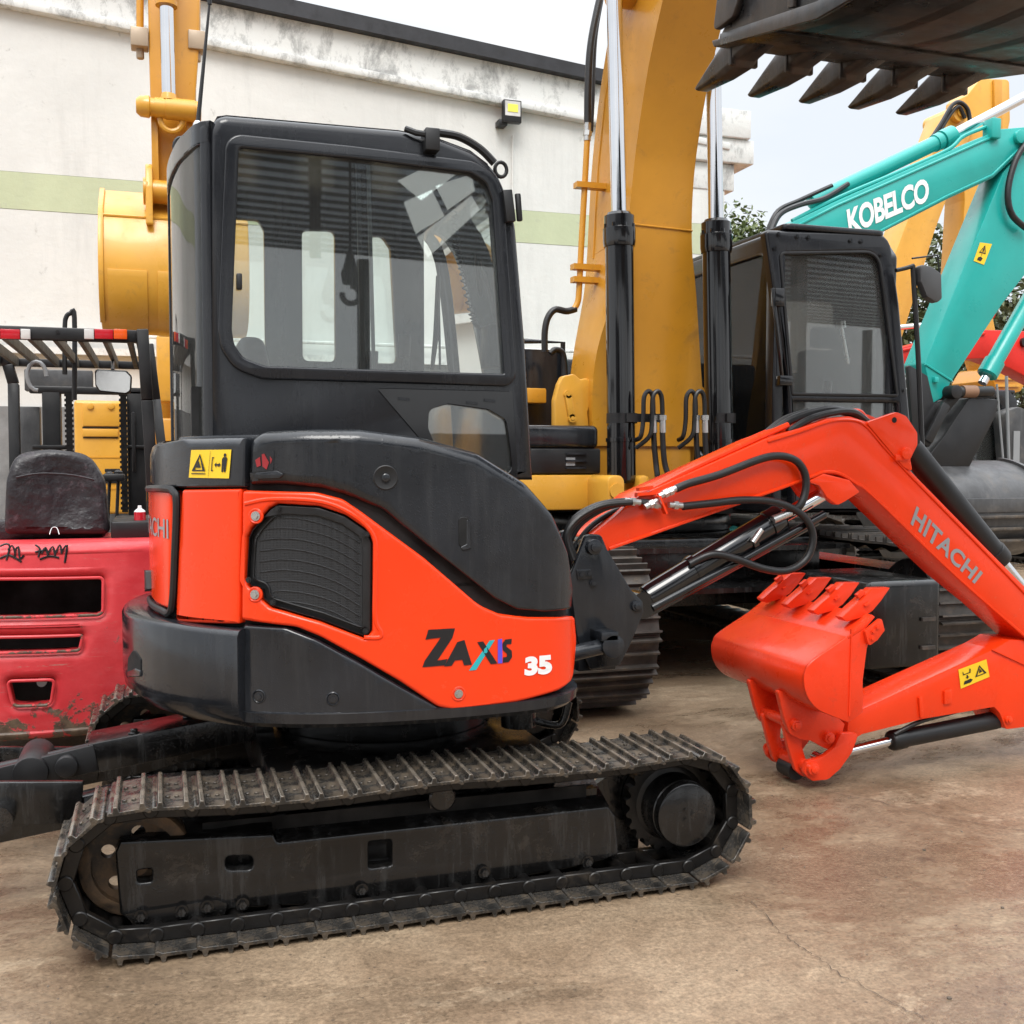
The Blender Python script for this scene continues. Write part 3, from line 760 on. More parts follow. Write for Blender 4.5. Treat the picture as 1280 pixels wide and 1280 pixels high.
# warning stickers
def sticker(corners, hitf, parent, picto, nudge):
    m = MB(); c = corners; n = 8
    m.add([hitf(*quad_px(c, i/n, j/n), nudge) for j in range(n+1) for i in range(n+1)], [(j*(n+1)+i, j*(n+1)+i+1, (j+1)*(n+1)+i+1, (j+1)*(n+1)+i) for j in range(n) for i in range(n)])
    o = obj('warning_sticker', m, M['sticker'], parent)
    m = MB()
    for poly in picto:
        shape_on(m, [quad_px(c, u, v) for u, v in resample(poly, 0.08)], lambda x, y: hitf(x, y, nudge+0.0022))
    obj('pictogram', m, M['blackdecal'], o, smooth_ang=0); return o
def tri_outline(cx, cy, w, h, t):
    A = (cx, cy+h/2); B = (cx-w/2, cy-h/2); C = (cx+w/2, cy-h/2)
    a = (cx, cy+h/2-t*2.2); b = (cx-w/2+t*1.7, cy-h/2+t); c = (cx+w/2-t*1.7, cy-h/2+t)
    return [[A, B, b, a], [B, C, c, b], [C, A, a, c]]
picA = tri_outline(0.24, 0.55, 0.34, 0.62, 0.045)+[[(0.17,0.36),(0.29,0.36),(0.26,0.5),(0.22,0.62),(0.20,0.5)], [(0.07,0.13),(0.42,0.13),(0.42,0.165),(0.07,0.165)],
    [(0.49,0.05),(0.497,0.05),(0.497,0.95),(0.49,0.95)],
    [(0.55,0.25),(0.60,0.25),(0.60,0.29),(0.57,0.29),(0.57,0.70),(0.60,0.70),(0.60,0.74),(0.55,0.74)],
    [(0.62,0.47),(0.67,0.56),(0.67,0.50),(0.73,0.50),(0.73,0.56),(0.78,0.47),(0.73,0.38),(0.73,0.44),(0.67,0.44),(0.67,0.38)],
    [(0.81,0.22),(0.85,0.22),(0.86,0.45),(0.87,0.22),(0.91,0.22),(0.93,0.70),(0.90,0.74),(0.83,0.74),(0.80,0.68)],
    [(0.865+0.034*math.cos(a*PI/5), 0.81+0.065*math.sin(a*PI/5)) for a in range(10)]]
sticker([(240,562.5),(290,562),(287,598),(237,597)], lambda x, y, d: S.F(*S.hit(x, y), -d), rs, picA, 0.003)
rt = MB(); rt.plate(S.poly([(317,565),(343,563),(342,588),(316,590)]), lambda u, v, d: S.F(u, v, d-0.0025), 0.01, 0, ustep=0.02)
hv = obj('faded_sticker', rt, M['cabblack'], hood, smooth_ang=0)
rt = MB()
for p in ([(328,568),(331,567),(337,578),(334,587),(329,583)], [(320,575),(326,571),(327,582),(322,584)], [(338,570),(341,574),(339,580)]): shape_on(rt, p, lambda x, y: S.F(*S.hit(x, y), -0.0055))
obj('emblem', rt, M['reddecal'], hv, smooth_ang=0)
hl = MB(); hl.plate(S.poly(rc([(318,591),(346,588),(356,593),(350,598),(322,599)], 3)), lambda u, v, d: S.F(u, v, d-0.006), 0.02, 0.004, 2); obj('finger_pull', hl, M['hood'], hood)
# ------------------------------------------------------------------ cab
YC = 3.68; YF = 4.66
cab_out = [(262,600),(262,160,0.10),(270,145,0.05),(282,142,0.05),(500,161,0.1),(549,171,0.1),(598,190,0.2),(624,215,0.2),(637,248,0.2),(646,280,0.2),(659,439,0.3),(668,600,0)]
CO = rc([(lambda v, p: (v.x, v.z)+tuple(p[2:]))(onY(p[0], p[1], YC), p) for p in cab_out], 0, 6)
win = [(297,184,0.02),(440,198),(588,216,0.05),(608,229,0.05),(616,252,0.04),(631,469,0.012),(330,459,0.08),(303,449,0.06),(291,431,0.05),(288,412,0.03)]
WN = rc([(lambda v, p: (v.x, v.z)+tuple(p[2:]))(onY(p[0], p[1], YC), p) for p in win], 0.004, 6)
low = XZ(rc([(536,512),(560,505),(610,512),(632,525),(637,560),(640,592),(560,590),(545,560),(535,535)], 10), YC)
cs = MB(); cs.plate(CO, FY(YC), 0.06, lambda u, v: 0.03, 5, [WN, low]); cab = obj('cab', cs, M['cabblack'], EX, smooth_ang=45)
wf_o = inset(ccw(WN), -0.040); wf = MB(); wf.plate(wf_o, FY(YC-0.012), 0.03, 0.007, 3, [inset(ccw(WN), 0.004)]); obj('window_frame', wf, M['cabblack'], cab)
pn = MB(); pn.plate(inset(ccw(WN), -0.004), FY(YC+0.012), 0.005, 0); obj('side_window', pn, M['glass'], cab, smooth_ang=0)
# vertical rails of the sliding window
ml = MB(); a = onY(449,203,YC); b = onY(455,466,YC); ml.bar((a.x, YC+0.026, a.z), (b.x, YC+0.026, b.z), 0.014, 0.016, (0,1,0)); obj('sliding_window_rail', ml, M['rubber'], cab)
ml = MB(); a = onY(462,205,YC); b = onY(469,466,YC); ml.bar((a.x, YC+0.024, a.z), (b.x, YC+0.024, b.z), 0.012, 0.010, (0,1,0)); obj('pane_edge', ml, paint('pale_window_seal', (0.16,0.17,0.17,1), 0.35), cab)
lk = MB(); q = onY(299,352,YC); lk.bar((q.x,YC+0.0,q.z-0.026),(q.x,YC+0.0,q.z+0.026),0.018,0.024,(0,1,0)); obj('window_latch', lk, M['rubber'], cab, bev=0.004)
# dark lower glass corner
tg = MB(); tg.plate(XZ(rc([(470,485),(641,489),(647,600),(560,600),(528,553)], 3), YC), FY(YC-0.004), 0.008, 0.002, 1, [low]); obj('lower_trim', tg, M['gloss'], cab)
lg = MB(); lg.plate(inset(ccw(low), -0.004), FY(YC+0.008), 0.005, 0); obj('lower_window', lg, M['glass'], cab, smooth_ang=0)
for x, y in ((505,498),(590,503),(612,500)):
    lt = MB(); v = onY(x, y, YC-0.006); lt.bar((v.x-0.02, YC-0.006, v.z), (v.x+0.02, YC-0.006, v.z-0.004), 0.006, 0.01); obj('trim_clip', lt, M['cabblack'], cab)
# rear: rounded corner post, glass, far post
zr = onY(270,146,YC).z-0.01; zb0 = 1.30
RP = Plan([(0.045,4.62),(0.038,4.30),(0.062,4.0),(0.098,3.82),(0.128,3.72),(0.165,3.685)], 6)
uA = RP.L[-1]; 
uG1 = RP.hit(252, 400)[0]
post = MB(); post.plate([(uG1, zb0),(uA, zb0),(uA, zr),(uG1, zr-0.02)], RP.F, 0.05, 0.006, 2, ustep=0.03); obj('rear_post', post, M['cabblack'], cab)
fp = MB(); fp.plate([(0.0, zb0),(0.16, zb0),(0.16, zr),(0.0, zr)], RP.F, 0.05, 0.006, 2, ustep=0.03); obj('rear_post', fp, M['cabblack'], cab)
rg = MB(); rg.plate([(0.12, zb0+0.02),(uG1+0.02, zb0+0.02),(uG1+0.02, zr-0.03),(0.12, zr-0.03)], lambda u, v, d: RP.F(u, v, d+0.01), 0.005, 0, ustep=0.03); obj('rear_window', rg, M['screen'], cab, smooth_ang=30)
rs2 = MB(); rs2.plate([(0.10, zr-0.075),(uA, zr-0.075),(uA, zr),(0.10, zr)], RP.F, 0.03, 0.006, 2, ustep=0.03); obj('rear_header', rs2, M['cabblack'], cab)
# roof
rf_pts = XZ([(264,158),(272,143),(284,141.5),(500,160.5),(549,170.5),(590,186),(612,203)], YC)
rf = MB(); rr = []
for y, dz, xa in ((YC+0.02,0.0,0),(YC+0.10,0.018,0.01),(4.2,0.028,0.02),(YF-0.1,0.018,0.01),(YF,-0.01,0)):
    r = [Vector((p[0]+(xa-0.05*(y-YC) if i == 0 else 0), y, p[1]+dz*(0.3 if i in (0,) else 1))) for i, p in enumerate(rf_pts)]
    r += [Vector((p[0], y, p[1]-0.07)) for p in reversed(rf_pts[1:])]
    rr.append(r)
rf.loft(rr); roof = obj('cab_roof', rf, M['cabblack'], cab, smooth_ang=50)
# far wall with its four window openings
def farw(pts, Y=YF): return XZ(pts, Y)
fo = farw([(228,600),(228,236),(300,200),(520,215),(520,600)])
FW = [farw(rc(p, 9)) for p in ([(252,272),(322,277),(329,290),(331,456),(252,456)], [(376,289),(417,290),(418,454),(377,452)], [(461,297),(476,297),(486,312),(494,456),(461,456)])]
zl = onY(300,458,YF).z
fwm = MB(); x0 = onY(247,400,YF).x; x1 = 1.10; zt_ = zr-0.02
fwm.plate([(x0,1.3),(x1,1.3),(x1,2.3),(x1-0.03,zt_),(x0,zt_)], FY(YF-0.04), 0.04, 0.004, 1, FW); obj('far_wall', fwm, M['cabblack'], cab)
fg = MB()
for w in FW: fg.plate(w, FY(YF-0.02), 0.004, 0)
obj('far_window', fg, M['glass'], cab, smooth_ang=0)
# windscreen posts, header, glass
pp = MB(); 
a0 = onY(666,590,YF-0.05); 
def fx(z): # front line of the cab in the side view
    return onY(*( (646,280) if z > 2 else (659,439)), YC).x
fpX = [(onY(668,590,YC).x-0.03, 1.32), (onY(659,439,YC).x-0.03, onY(659,439,YC).z), (onY(640,270,YC).x-0.03, onY(640,270,YC).z), (onY(618,213,YC).x-0.05, onY(618,213,YC).z-0.02)]
for y0, y1 in ((YF-0.05, YF),):
    pp.tube(smooth([(x, YF-0.03, z) for x, z in fpX], 5), 0.016, 10)
obj('front_post', pp, M['cabblack'], cab)
hdm = MB(); x, z = fpX[3]; hdm.box((x-0.04,YC+0.05,z-0.05),(x+0.02,YF,z+0.03)); x, z = fpX[0]; hdm.box((x-0.02,YC+0.05,1.3),(x+0.02,YF,1.58)); obj('windscreen_rail', hdm, M['cabblack'], cab, bev=0.006)
wsg = MB(); sec = smooth([(x+0.012, z) for x, z in fpX], 5)
for i in range(len(sec)-1):
    wsg.add([(sec[i][0],YC+0.05,sec[i][1]),(sec[i][0],YF-0.04,sec[i][1]),(sec[i+1][0],YF-0.04,sec[i+1][1]),(sec[i+1][0],YC+0.05,sec[i+1][1])], [(0,1,2,3)])
obj('windscreen', wsg, M['screen'], cab)
# interior: floor, seat, consoles, levers
it = MB(); it.box((0.12,YC+0.07,1.22),(1.15,YF-0.05,1.30)); it.box((0.10,YC+0.08,1.30),(0.30,YF-0.06,1.60)); obj('cab_floor', it, M['void'], cab)
seat = MB(); seat.box((0.36,3.98,1.42),(0.82,4.44,1.53)); st = obj('operator_seat', seat, M['vinyl'], cab, bev=0.04, seg=3)
sb = MB(); sb.add([], []); sb.py([(0.30,1.52),(0.42,1.52),(0.36,1.80),(0.27,1.80)], 4.0, 4.42); obj('seat_back', sb, M['vinyl'], st, bev=0.03, seg=3)
for y in (3.88, 4.5):
    c_ = MB(); c_.box((0.42,y-0.05,1.4),(0.86,y+0.05,1.62)); co_ = obj('control_console', c_, M['rubber'], cab, bev=0.02)
    l_ = MB(); l_.tube([(0.82,y,1.6),(0.86,y,1.70),(0.85,y,1.74)], 0.010); l_.cyl((0.85,y,1.73),(0.85,y-0.0,1.81),0.02,0.024,n=12); obj('control_lever', l_, M['rubber'], co_)
mon = MB(); v = onY(633,440,3.9); mon.box((v.x-0.08,3.86,v.z-0.06),(v.x-0.01,3.98,v.z+0.10)); obj('monitor', mon, M['rubber'], cab, bev=0.008)
gh = MB(); Yg = 4.12
gh.tube(smooth([onY(622,301,Yg),onY(602,303,Yg),onY(597,318,Yg),onY(599,355,Yg),onY(605,372,Yg),onY(625,378,Yg)], 6), 0.011, 8); obj('grab_handle', gh, M['rubber'], cab)
cc = MB(); path = smooth([onY(564,212,4.0),onY(567,250,4.0),onY(570,300,4.0),onY(577,340,4.0),onY(590,395,4.0),onY(600,410,4.0),onY(616,418,4.0)], 40); P2 = []
L = len(path)
for i, p in enumerate(path):
    f = i/L; amp = 0.010 if 0.12 < f < 0.86 else 0.0; q = i*1.05
    P2.append(p+Vector((amp*math.cos(q), amp*math.sin(q), 0)))
cc.tube(P2, 0.0034, 6); obj('coiled_cord', cc, M['rubber'], cab)
wp = MB(); wp.tube([onY(548,345,4.35),onY(545,420,4.35),onY(540,462,4.35)], [0.010,0.012,0.008], 6); wp.tube([onY(548,330,4.35),onY(550,462,4.35)], 0.005, 6); obj('wiper', wp, M['rubber'], cab)
# outside fittings
hg = MB(); v = onY(637,258,YC-0.02); hg.bar((v.x-0.012,YC-0.02,v.z+0.055),(v.x+0.003,YC-0.02,v.z-0.055),0.035,0.03,(0,1,0)); hg.cyl((v.x+0.028,YC-0.025,v.z+0.045),(v.x+0.036,YC-0.025,v.z-0.05),0.011,n=12); obj('windscreen_hinge', hg, M['rubber'], cab, bev=0.004)
wl = MB(); v = onY(537,178,YC); wl.box((v.x-0.024,YC-0.045,v.z-0.037),(v.x+0.026,YC+0.03,v.z+0.038)); wk = obj('work_light_bracket', wl, M['rubber'], cab, bev=0.004)
wl = MB(); wl.tube([onY(507,161,YC+0.0),onY(520,166,YC-0.02),onY(533,168,YC-0.03),onY(546,166,YC)], 0.011, 8); obj('bracket_stay', wl, M['rubber'], wk)
tl = MB(); p0 = onY(553,168,YC+0.03); tl.tube(smooth([onY(548,166,YC+0.02),onY(574,171,YC+0.02),onY(600,186,YC+0.02),onY(618,204,YC+0.02)], 6), 0.014, 8); obj('drip_rail', tl, M['rubber'], cab)
ey = MB()
c0 = onY(626,212,YC+0.05)
ey.tube([c0+Vector((0.022*math.cos(a),0,0.026*math.sin(a))) for a in [k*2*PI/16 for k in range(17)]], 0.007, 8); c0 = onY(227,184,4.45)
ey.tube([c0+Vector((0.026*math.cos(a),0,0.034*math.sin(a))) for a in [k*2*PI/16 for k in range(17)]], 0.010, 8); ey.box((c0.x-0.02,4.44,c0.z-0.09),(c0.x+0.02,4.46,c0.z-0.03)); obj('lifting_eye', ey, M['rubber'], cab)
an = MB(); a = onY(247,158,4.3); b = onY(262,3,4.3); an.tube([a, a.lerp(b,0.15), b], [0.009,0.008,0.0045], 8); an.cyl(b-Vector((0,0,0.008)), b+Vector((0,0,0.008)), 0.008, n=10); ano = obj('antenna', an, M['rubber'], cab)
an = MB(); an.lathe(a-Vector((0,0,0.04)), (0,0,1), [(0,0.02),(0.02,0.024),(0.05,0.016),(0.06,0.01)], 16); an.bar(a-Vector((0,0,0.04)), a+Vector((0.12,-0.02,-0.06)), 0.03, 0.012); obj('antenna_base', an, M['steel'], ano)
# ------------------------------------------------------------------ swing bracket
YB = 3.86; BW = 0.21
br = MB(); bp = rc([(733,668,8),(752,668,8),(759,686),(789,737),(804,752,6),(805,766,4),(788,807,6),(775,832,6),(738,838,6),(722,800),(712,723,10)], 0)
for y0 in (YB-0.045, YB+BW+0.01): br.py(XZ(bp, YB-0.045), y0, y0+0.035)
q = XZ([(722,760),(775,760),(772,836),(730,836)], YB); br.box((q[0][0],YB-0.01,q[2][1]),(q[1][0]-0.02,YB+BW+0.01,q[0][1]))
sw = obj('swing_bracket', br, M['dark'], EX, bev=0.006)
def pins(name, spots, mat, parent, r, y0, y1, head=True):
    for x, y in spots:
        v = onY(x, y, y0); m = MB(); m.cyl((v.x,y0,v.z),(v.x,y1,v.z),r,n=22)
        if head: m.cyl((v.x,y0-0.008,v.z),(v.x,y0+0.001,v.z),r*0.62,n=18)
        obj(name, m, mat, parent, bev=0.003)
pins('pivot_pin', [(744,684)], M['dark'], sw, 0.030, YB-0.075, YB+BW+0.06)
pins('pivot_pin', [(797,758)], M['dark'], sw, 0.022, YB-0.055, YB+BW+0.05)
kn = MB(); vv = onY(748,800,YB)
kx = onY(748,800,YB).x
for z0, z1, r in ((0.66,0.70,0.11),(0.73,0.76,0.10),(0.79,0.82,0.075),(0.62,0.86,0.05)): kn.cyl((kx-0.02,3.93,z0),(kx-0.02,3.93,z1),r,n=26)
kn.box((kx-0.16,3.86,0.67),(kx-0.02,4.02,0.80)); obj('swing_post', kn, M['dark'], EX, bev=0.005)
sr = MB(); a = onY(720,822,3.74); b = onY(762,806,3.74); sr.cyl(a-Vector((0.12,0,0)), b, 0.030, n=18); sr.cyl((b.x,3.70,b.z),(b.x,3.80,b.z),0.045,n=20); sr.box((b.x-0.05,3.70,b.z+0.02),(b.x+0.02,3.84,b.z+0.055)); obj('swing_cylinder', sr, M['dark'], EX, bev=0.004)
hb_ = MB()
for k, (c, d) in enumerate((((700,660),(727,618)),((704,672),(735,628)),((710,680),(745,632)),((716,668),(752,622)),((722,690),(760,633)))):
    y = 3.84+0.035*k; hb_.tube(smooth([onY(712+4*k,742,y),onY(703+5*k,695+3*k,y),onY(713+9*k,654+6*k,y),onY(742+9*k,633+5*k,y),onY(778+6*k,626+3*k,y),onY(815,628+k,y)], 7), 0.011, 8)
obj('hydraulic_hose', hb_, M['hose'], EX)
bk_ = MB(); bk_.py(XZ(rc([(720,712),(738,711),(741,723),(722,725)],2),YB-0.05), YB-0.052, YB-0.044); bpo = obj('bracket_plate', bk_, M['dark'], sw, bev=0.002)
for x, y in ((726,718),(736,717),(741,729)):
    bk_ = MB(); bk_.bolt(onY(x,y,YB-0.052),(0,-1,0),0.009,0.009); obj('bracket_bolt', bk_, M['dark'], sw)
hb_ = MB()
for k in range(2):
    y = 3.81+0.03*k; hb_.tube(smooth([onY(716+4*k,700,y),onY(708+3*k,670,y),onY(722+4*k,648,y),onY(752+4*k,632,y),onY(790,628,y)], 7), 0.012, 8)
obj('hydraulic_hose', hb_, M['hose'], EX)
# ------------------------------------------------------------------ boom
bo_px = [(735,672,6),(775,640,20),(800,619),(960,547,40),(1000,535,30),(1035,523,30),(1062,520,20),(1084,527,10),(1138,588,10),(1232,684),(1300,752),(1352,806,20),(1352,850,20),(1300,812),(1242,759),(1195,721),(1092,622,20),(1072,607,20),(1050,594,14),(1030,592,14),(1008,601,20),(920,633),(760,689),(745,697,8)]
BP = rc([(lambda v, p: (v.x, v.z)+((p[2]*0.0034,) if len(p) > 2 else ()))(onY(p[0], p[1], YB), p) for p in bo_px], 0, 6)
bm_ = MB(); bm_.py(BP, YB, YB+BW); boom = obj('boom', bm_, M['orange'], EX, bev=0.006)
# flange strip standing along the edges of the side plate
rib = MB(); edge = [(p[0], p[1]) for p in BP]
low_e = smooth(XZ([(762,688),(920,632),(1008,600.5),(1030,592),(1050,594),(1072,607),(1092,622),(1195,721),(1298,811)], YB-0.004), 5)
rib.tube([(p[0], YB-0.001, p[1]+0.006) for p in low_e], 0.007, 6); obj('edge_weld', rib, M['orange'], boom)
rib = MB(); up_e = smooth(XZ([(960,550),(1000,538),(1035,526),(1062,523),(1082,530),(1105,556),(1138,592),(1232,688),(1296,755)], YB-0.004), 5)
rib.tube([(p[0], YB-0.001, p[1]-0.006) for p in up_e], 0.006, 6); obj('edge_weld', rib, M['orange'], boom)
ear = MB(); ep = rc([(1083,528,4),(1121,515,6),(1133,520,8),(1147,541,10),(1147,556,8),(1138,574,6),(1141,590,4),(1130,584)], 0)
for y0 in (YB+BW-0.018, YB-0.012): ear = MB(); ear.py(XZ(ep, YB-0.012), y0, y0+0.03); er = obj('cylinder_lug', ear, M['orange'], boom, bev=0.004)
v = onY(1118,525,YB-0.013); m = MB(); m.cyl((v.x,YB-0.0135,v.z),(v.x,YB-0.010,v.z),0.012,n=18); obj('painted_lug_hole', m, M['void'], er)  # black disc laid on the lug; the hole's shade is only colour
v = onY(1131,567,YB-0.012); m = MB(); m.cyl((v.x,YB-0.03,v.z),(v.x,YB+0.02,v.z),0.026,n=20); m.box((v.x-0.05,YB-0.02,v.z-0.03),(v.x+0.01,YB-0.01,v.z-0.005)); obj('lug_pin', m, M['orange'], er, bev=0.003)
bos = MB(); bpp = rc([(1010,602),(1030,592),(1062,600),(1075,615),(1058,626,6),(1047,632,6),(1034,622,6),(1024,607,4)], 0)
bos.py(XZ(bpp, YB-0.01), YB-0.010, YB+0.03); obj('cylinder_boss', bos, M['orange'], boom, bev=0.004); bos = MB(); bos.py(XZ(bpp, YB-0.01), YB+BW-0.03, YB+BW+0.01); obj('cylinder_boss', bos, M['orange'], boom, bev=0.004)
tx = MB(); text_on(tx, 'HITACHI', [(1146,632),(1229,716),(1218,730),(1138,655)], lambda x, y: onY(x, y, YB-0.0025), 0.03, spacing=1.06); obj('lettering', tx, M['grey'], boom, smooth_ang=0)
# hoses along the boom: pipes, sleeves and clamps
pp = MB()
for k in range(3):
    y = YB+0.02+0.05*k; pp.tube(smooth([onY(795,622-1.5*k,y),onY(860,588-1.5*k,y),onY(940,551-1.5*k,y),onY(985,531-k,y)], 6), 0.012, 8)
obj('boom_pipe', pp, M['orange'], boom)
hz = MB()
hz.tube(smooth([onY(960,545,YB+0.06),onY(985,527,YB+0.06),onY(1015,516,YB+0.06),onY(1045,512,YB+0.06),onY(1072,522,YB+0.08),onY(1088,530,YB+0.1)], 7), 0.018, 8)
hz.tube(smooth([onY(985,540,YB+0.02),onY(1010,525,YB+0.02),onY(1040,516,YB+0.02),onY(1066,515,YB+0.04),onY(1085,528,YB+0.1)], 7), 0.015, 8)
hz.tube(smooth([onY(955,543,YB+0.12),onY(980,524,YB+0.12),onY(1010,514,YB+0.12)], 7), 0.013, 8)
obj('boom_hose', hz, M['hose'], boom)
rt = MB(); rt.tube(smooth([onY(1045,516,YB+0.14),onY(1072,514,YB+0.14),onY(1082,524,YB+0.14)], 5), 0.012, 8); obj('boom_pipe', rt, M['orange'], boom)
YH = YB-0.035
hz = MB()
hz.tube(smooth([onY(845,611,YH),onY(862,604,YH),onY(900,593,YH),onY(950,574,YH),onY(975,570,YH),onY(995,576,YH),onY(1006,592,YH),onY(1007,612,YH),onY(1000,632,YH),onY(985,642,YH+0.03)], 8), 0.016, 10)
hz.tube(smooth([onY(853,633,YH),onY(890,629,YH),onY(930,625,YH),onY(970,628,YH),onY(1002,643,YH),onY(1016,668,YH),onY(1009,697,YH),onY(985,713,YH),onY(955,711,YH),onY(918,698,YH),onY(890,693,YH+0.01),onY(862,705,YH+0.03)], 8), 0.0155, 10)
obj('boom_hose', hz, M['hose'], boom)
ft = MB()
for a, b in (((822,626),(806,634)),((840,612),(824,621)),((846,610),(830,618)),((853,632),(836,631)),((828,632),(812,629)),((800,628),(780,626))):
    pa = onY(*a, YH); pb = onY(*b, YH); ft.cyl(pa, pb, 0.013, n=10); ft.cyl(pa.lerp(pb,0.35), pa.lerp(pb,0.65), 0.018, n=6)
obj('hose_fitting', ft, M['steel'], boom)
cl = MB(); cl.bar(onY(823,620,YH-0.016), onY(832,642,YH-0.016), 0.008, 0.03, (0,1,0)); cl.bar(onY(797,612,YB-0.01), onY(815,609,YB-0.01), 0.012, 0.03, (0,1,0)); cl.bar(onY(795,618,YB-0.01), onY(820,616,YB-0.01), 0.012, 0.03, (0,1,0)); obj('hose_clamp', cl, M['orange'], boom)
# ------------------------------------------------------------------ cylinders
def cylinder(parent, name, pe, pb, pr, r, rr, mat=None, eye=True, tube_side=None):
    """barrel from pe (eye end) to pb (gland), rod on to pr"""
    m = MB(); ax = (pb-pe).normalized(); L = (pb-pe).length
    m.lathe(pe, ax, [(0,r*0.6),(0.01,r*0.95),(0.03,r),(L-0.07,r),(L-0.068,r*1.12),(L-0.012,r*1.12),(L,r*1.02),(L+0.006,r*0.8)], 30)
    if eye: m.cyl(pe-Vector((0,r*0.9,0))-ax*r*0.6, pe+Vector((0,r*0.9,0))-ax*r*0.6, r*0.95, n=22)
    o = obj(name, m, mat or M['gloss'], parent)
    m = MB(); m.cyl(pb-ax*0.02, pr, rr, n=24); m.cyl(pr-Vector((0,r*0.8,0)), pr+Vector((0,r*0.8,0)), rr*1.1, n=20); obj('rod', m, M['chrome'], o)
    return o
YCY = YB+BW/2
bcy = cylinder(EX, 'boom_cylinder', onY(806,750,YCY-0.06), onY(975,648,YCY-0.06), onY(1042,610,YCY-0.06), 0.056, 0.030)
tb = MB(); a = onY(815,760,YB+0.0); b = onY(1030,643,YB+0.0); tb.tube([a, a.lerp(b,0.5)+Vector((0,0,-0.004)), b], 0.018, 10); tb.tube([a+Vector((0.01,0.05,-0.03)), b+Vector((0,0.05,-0.035))], 0.014, 8); obj('pressure_tube', tb, M['gloss'], bcy)
st_ = MB(); st_.cyl(onY(941,678,YB-0.03), onY(952,662,YB-0.03), 0.012, n=10); st_.cyl(onY(966,650,YB-0.02), onY(988,641,YB-0.02), 0.018, n=10); obj('hose_fitting', st_, M['steel'], bcy)
for x, y in ((867,712),(935,675)):
    v = onY(x, y, YCY-0.06); d = (onY(975,648,YCY-0.06)-onY(806,750,YCY-0.06)).normalized(); ba = MB(); ba.cyl(v-d*0.012, v+d*0.012, 0.060, n=24); obj('cylinder_band', ba, M['gloss'], bcy)
acy = cylinder(EX, 'arm_cylinder', onY(1134,556,YCY-0.02), onY(1250,702,YCY-0.02), onY(1330,800,YCY-0.02), 0.054, 0.030, M['rubber'])
gd = MB(); p0 = onY(1215,676,YB+0.02); p1 = onY(1264,724,YB+0.02); gd.tube([p0, p1], 0.014, 8); gd.bar(onY(1252,712,YB+0.03), onY(1268,745,YB+0.03), 0.03, 0.02); obj('rod_guard', gd, M['orange'], boom)
# ------------------------------------------------------------------ arm (stick)
sp_ = [(1062,884,4),(1078,886),(1150,853),(1243,811,6),(1262,800,4),(1345,800,30),(1395,800,14),(1405,860,14),(1340,905,20),(1282,909,8),(1258,912,5),(1250,892,3),(1243,884,3),(1154,899),(1078,918,6),(1058,930,8)]
SPY = 3.875; SW = 0.185
SPX = rc([(lambda v, p: (v.x, v.z)+((p[2]*0.0034,) if len(p) > 2 else ()))(onY(p[0], p[1], SPY), p) for p in sp_], 0, 5)
am = MB(); am.py(SPX, SPY, SPY+SW); arm = obj('arm', am, M['orange'], EX, bev=0.006)
for c in ([(1149,872),(1153,871),(1155,896),(1151,898)], [(1181,864),(1190,861),(1190,879),(1181,881)]):
    m = MB(); m.py(XZ(rc(c, 1), SPY-0.012), SPY-0.012, SPY+0.002); obj('arm_lug', m, M['orange'], arm, bev=0.002)
m = MB(); m.bar(onY(1240,812,SPY-0.002), onY(1290,835,SPY-0.002), 0.006, 0.012, (0,1,0)); obj('edge_weld', m, M['orange'], arm)
pins('pivot_pin', [(1262,900)], M['orange'], arm, 0.018, SPY-0.012, SPY+SW+0.012)
pins('pivot_pin', [(1340,828)], M['orange'], arm, 0.036, YB-0.04, YB+BW+0.04)
picB = tri_outline(0.73, 0.55, 0.40, 0.55, 0.045)+[[(0.68,0.40),(0.80,0.44),(0.76,0.52),(0.72,0.66),(0.70,0.54)], [(0.14,0.62),(0.40,0.62),(0.42,0.80),(0.38,0.84),(0.36,0.66),(0.17,0.66),(0.15,0.8),(0.13,0.8)],
    [(0.25,0.56),(0.30,0.56),(0.30,0.46),(0.34,0.46),(0.275,0.36),(0.21,0.46),(0.25,0.46)], [(0.12,0.14),(0.36,0.12),(0.44,0.22),(0.36,0.32),(0.28,0.30),(0.16,0.30)]]
sticker([(1198,837),(1233,824),(1237,846),(1201,861)], lambda x, y, d: onY(x, y, SPY-d), arm, picB, 0.003)
kcy = cylinder(EX, 'bucket_cylinder', onY(1250,899,SPY+0.06), onY(1113,926,SPY+0.06), onY(1024,948,SPY+0.06), 0.040, 0.021, M['rubber'])
hz = MB(); hz.tube(smooth([onY(1118,918,SPY+0.03),onY(1150,902,SPY+0.02),onY(1185,892,SPY+0.03),onY(1215,884,SPY+0.03),onY(1236,884,SPY+0.05)], 6), 0.010, 8); obj('bucket_hose', hz, M['hose'], kcy)
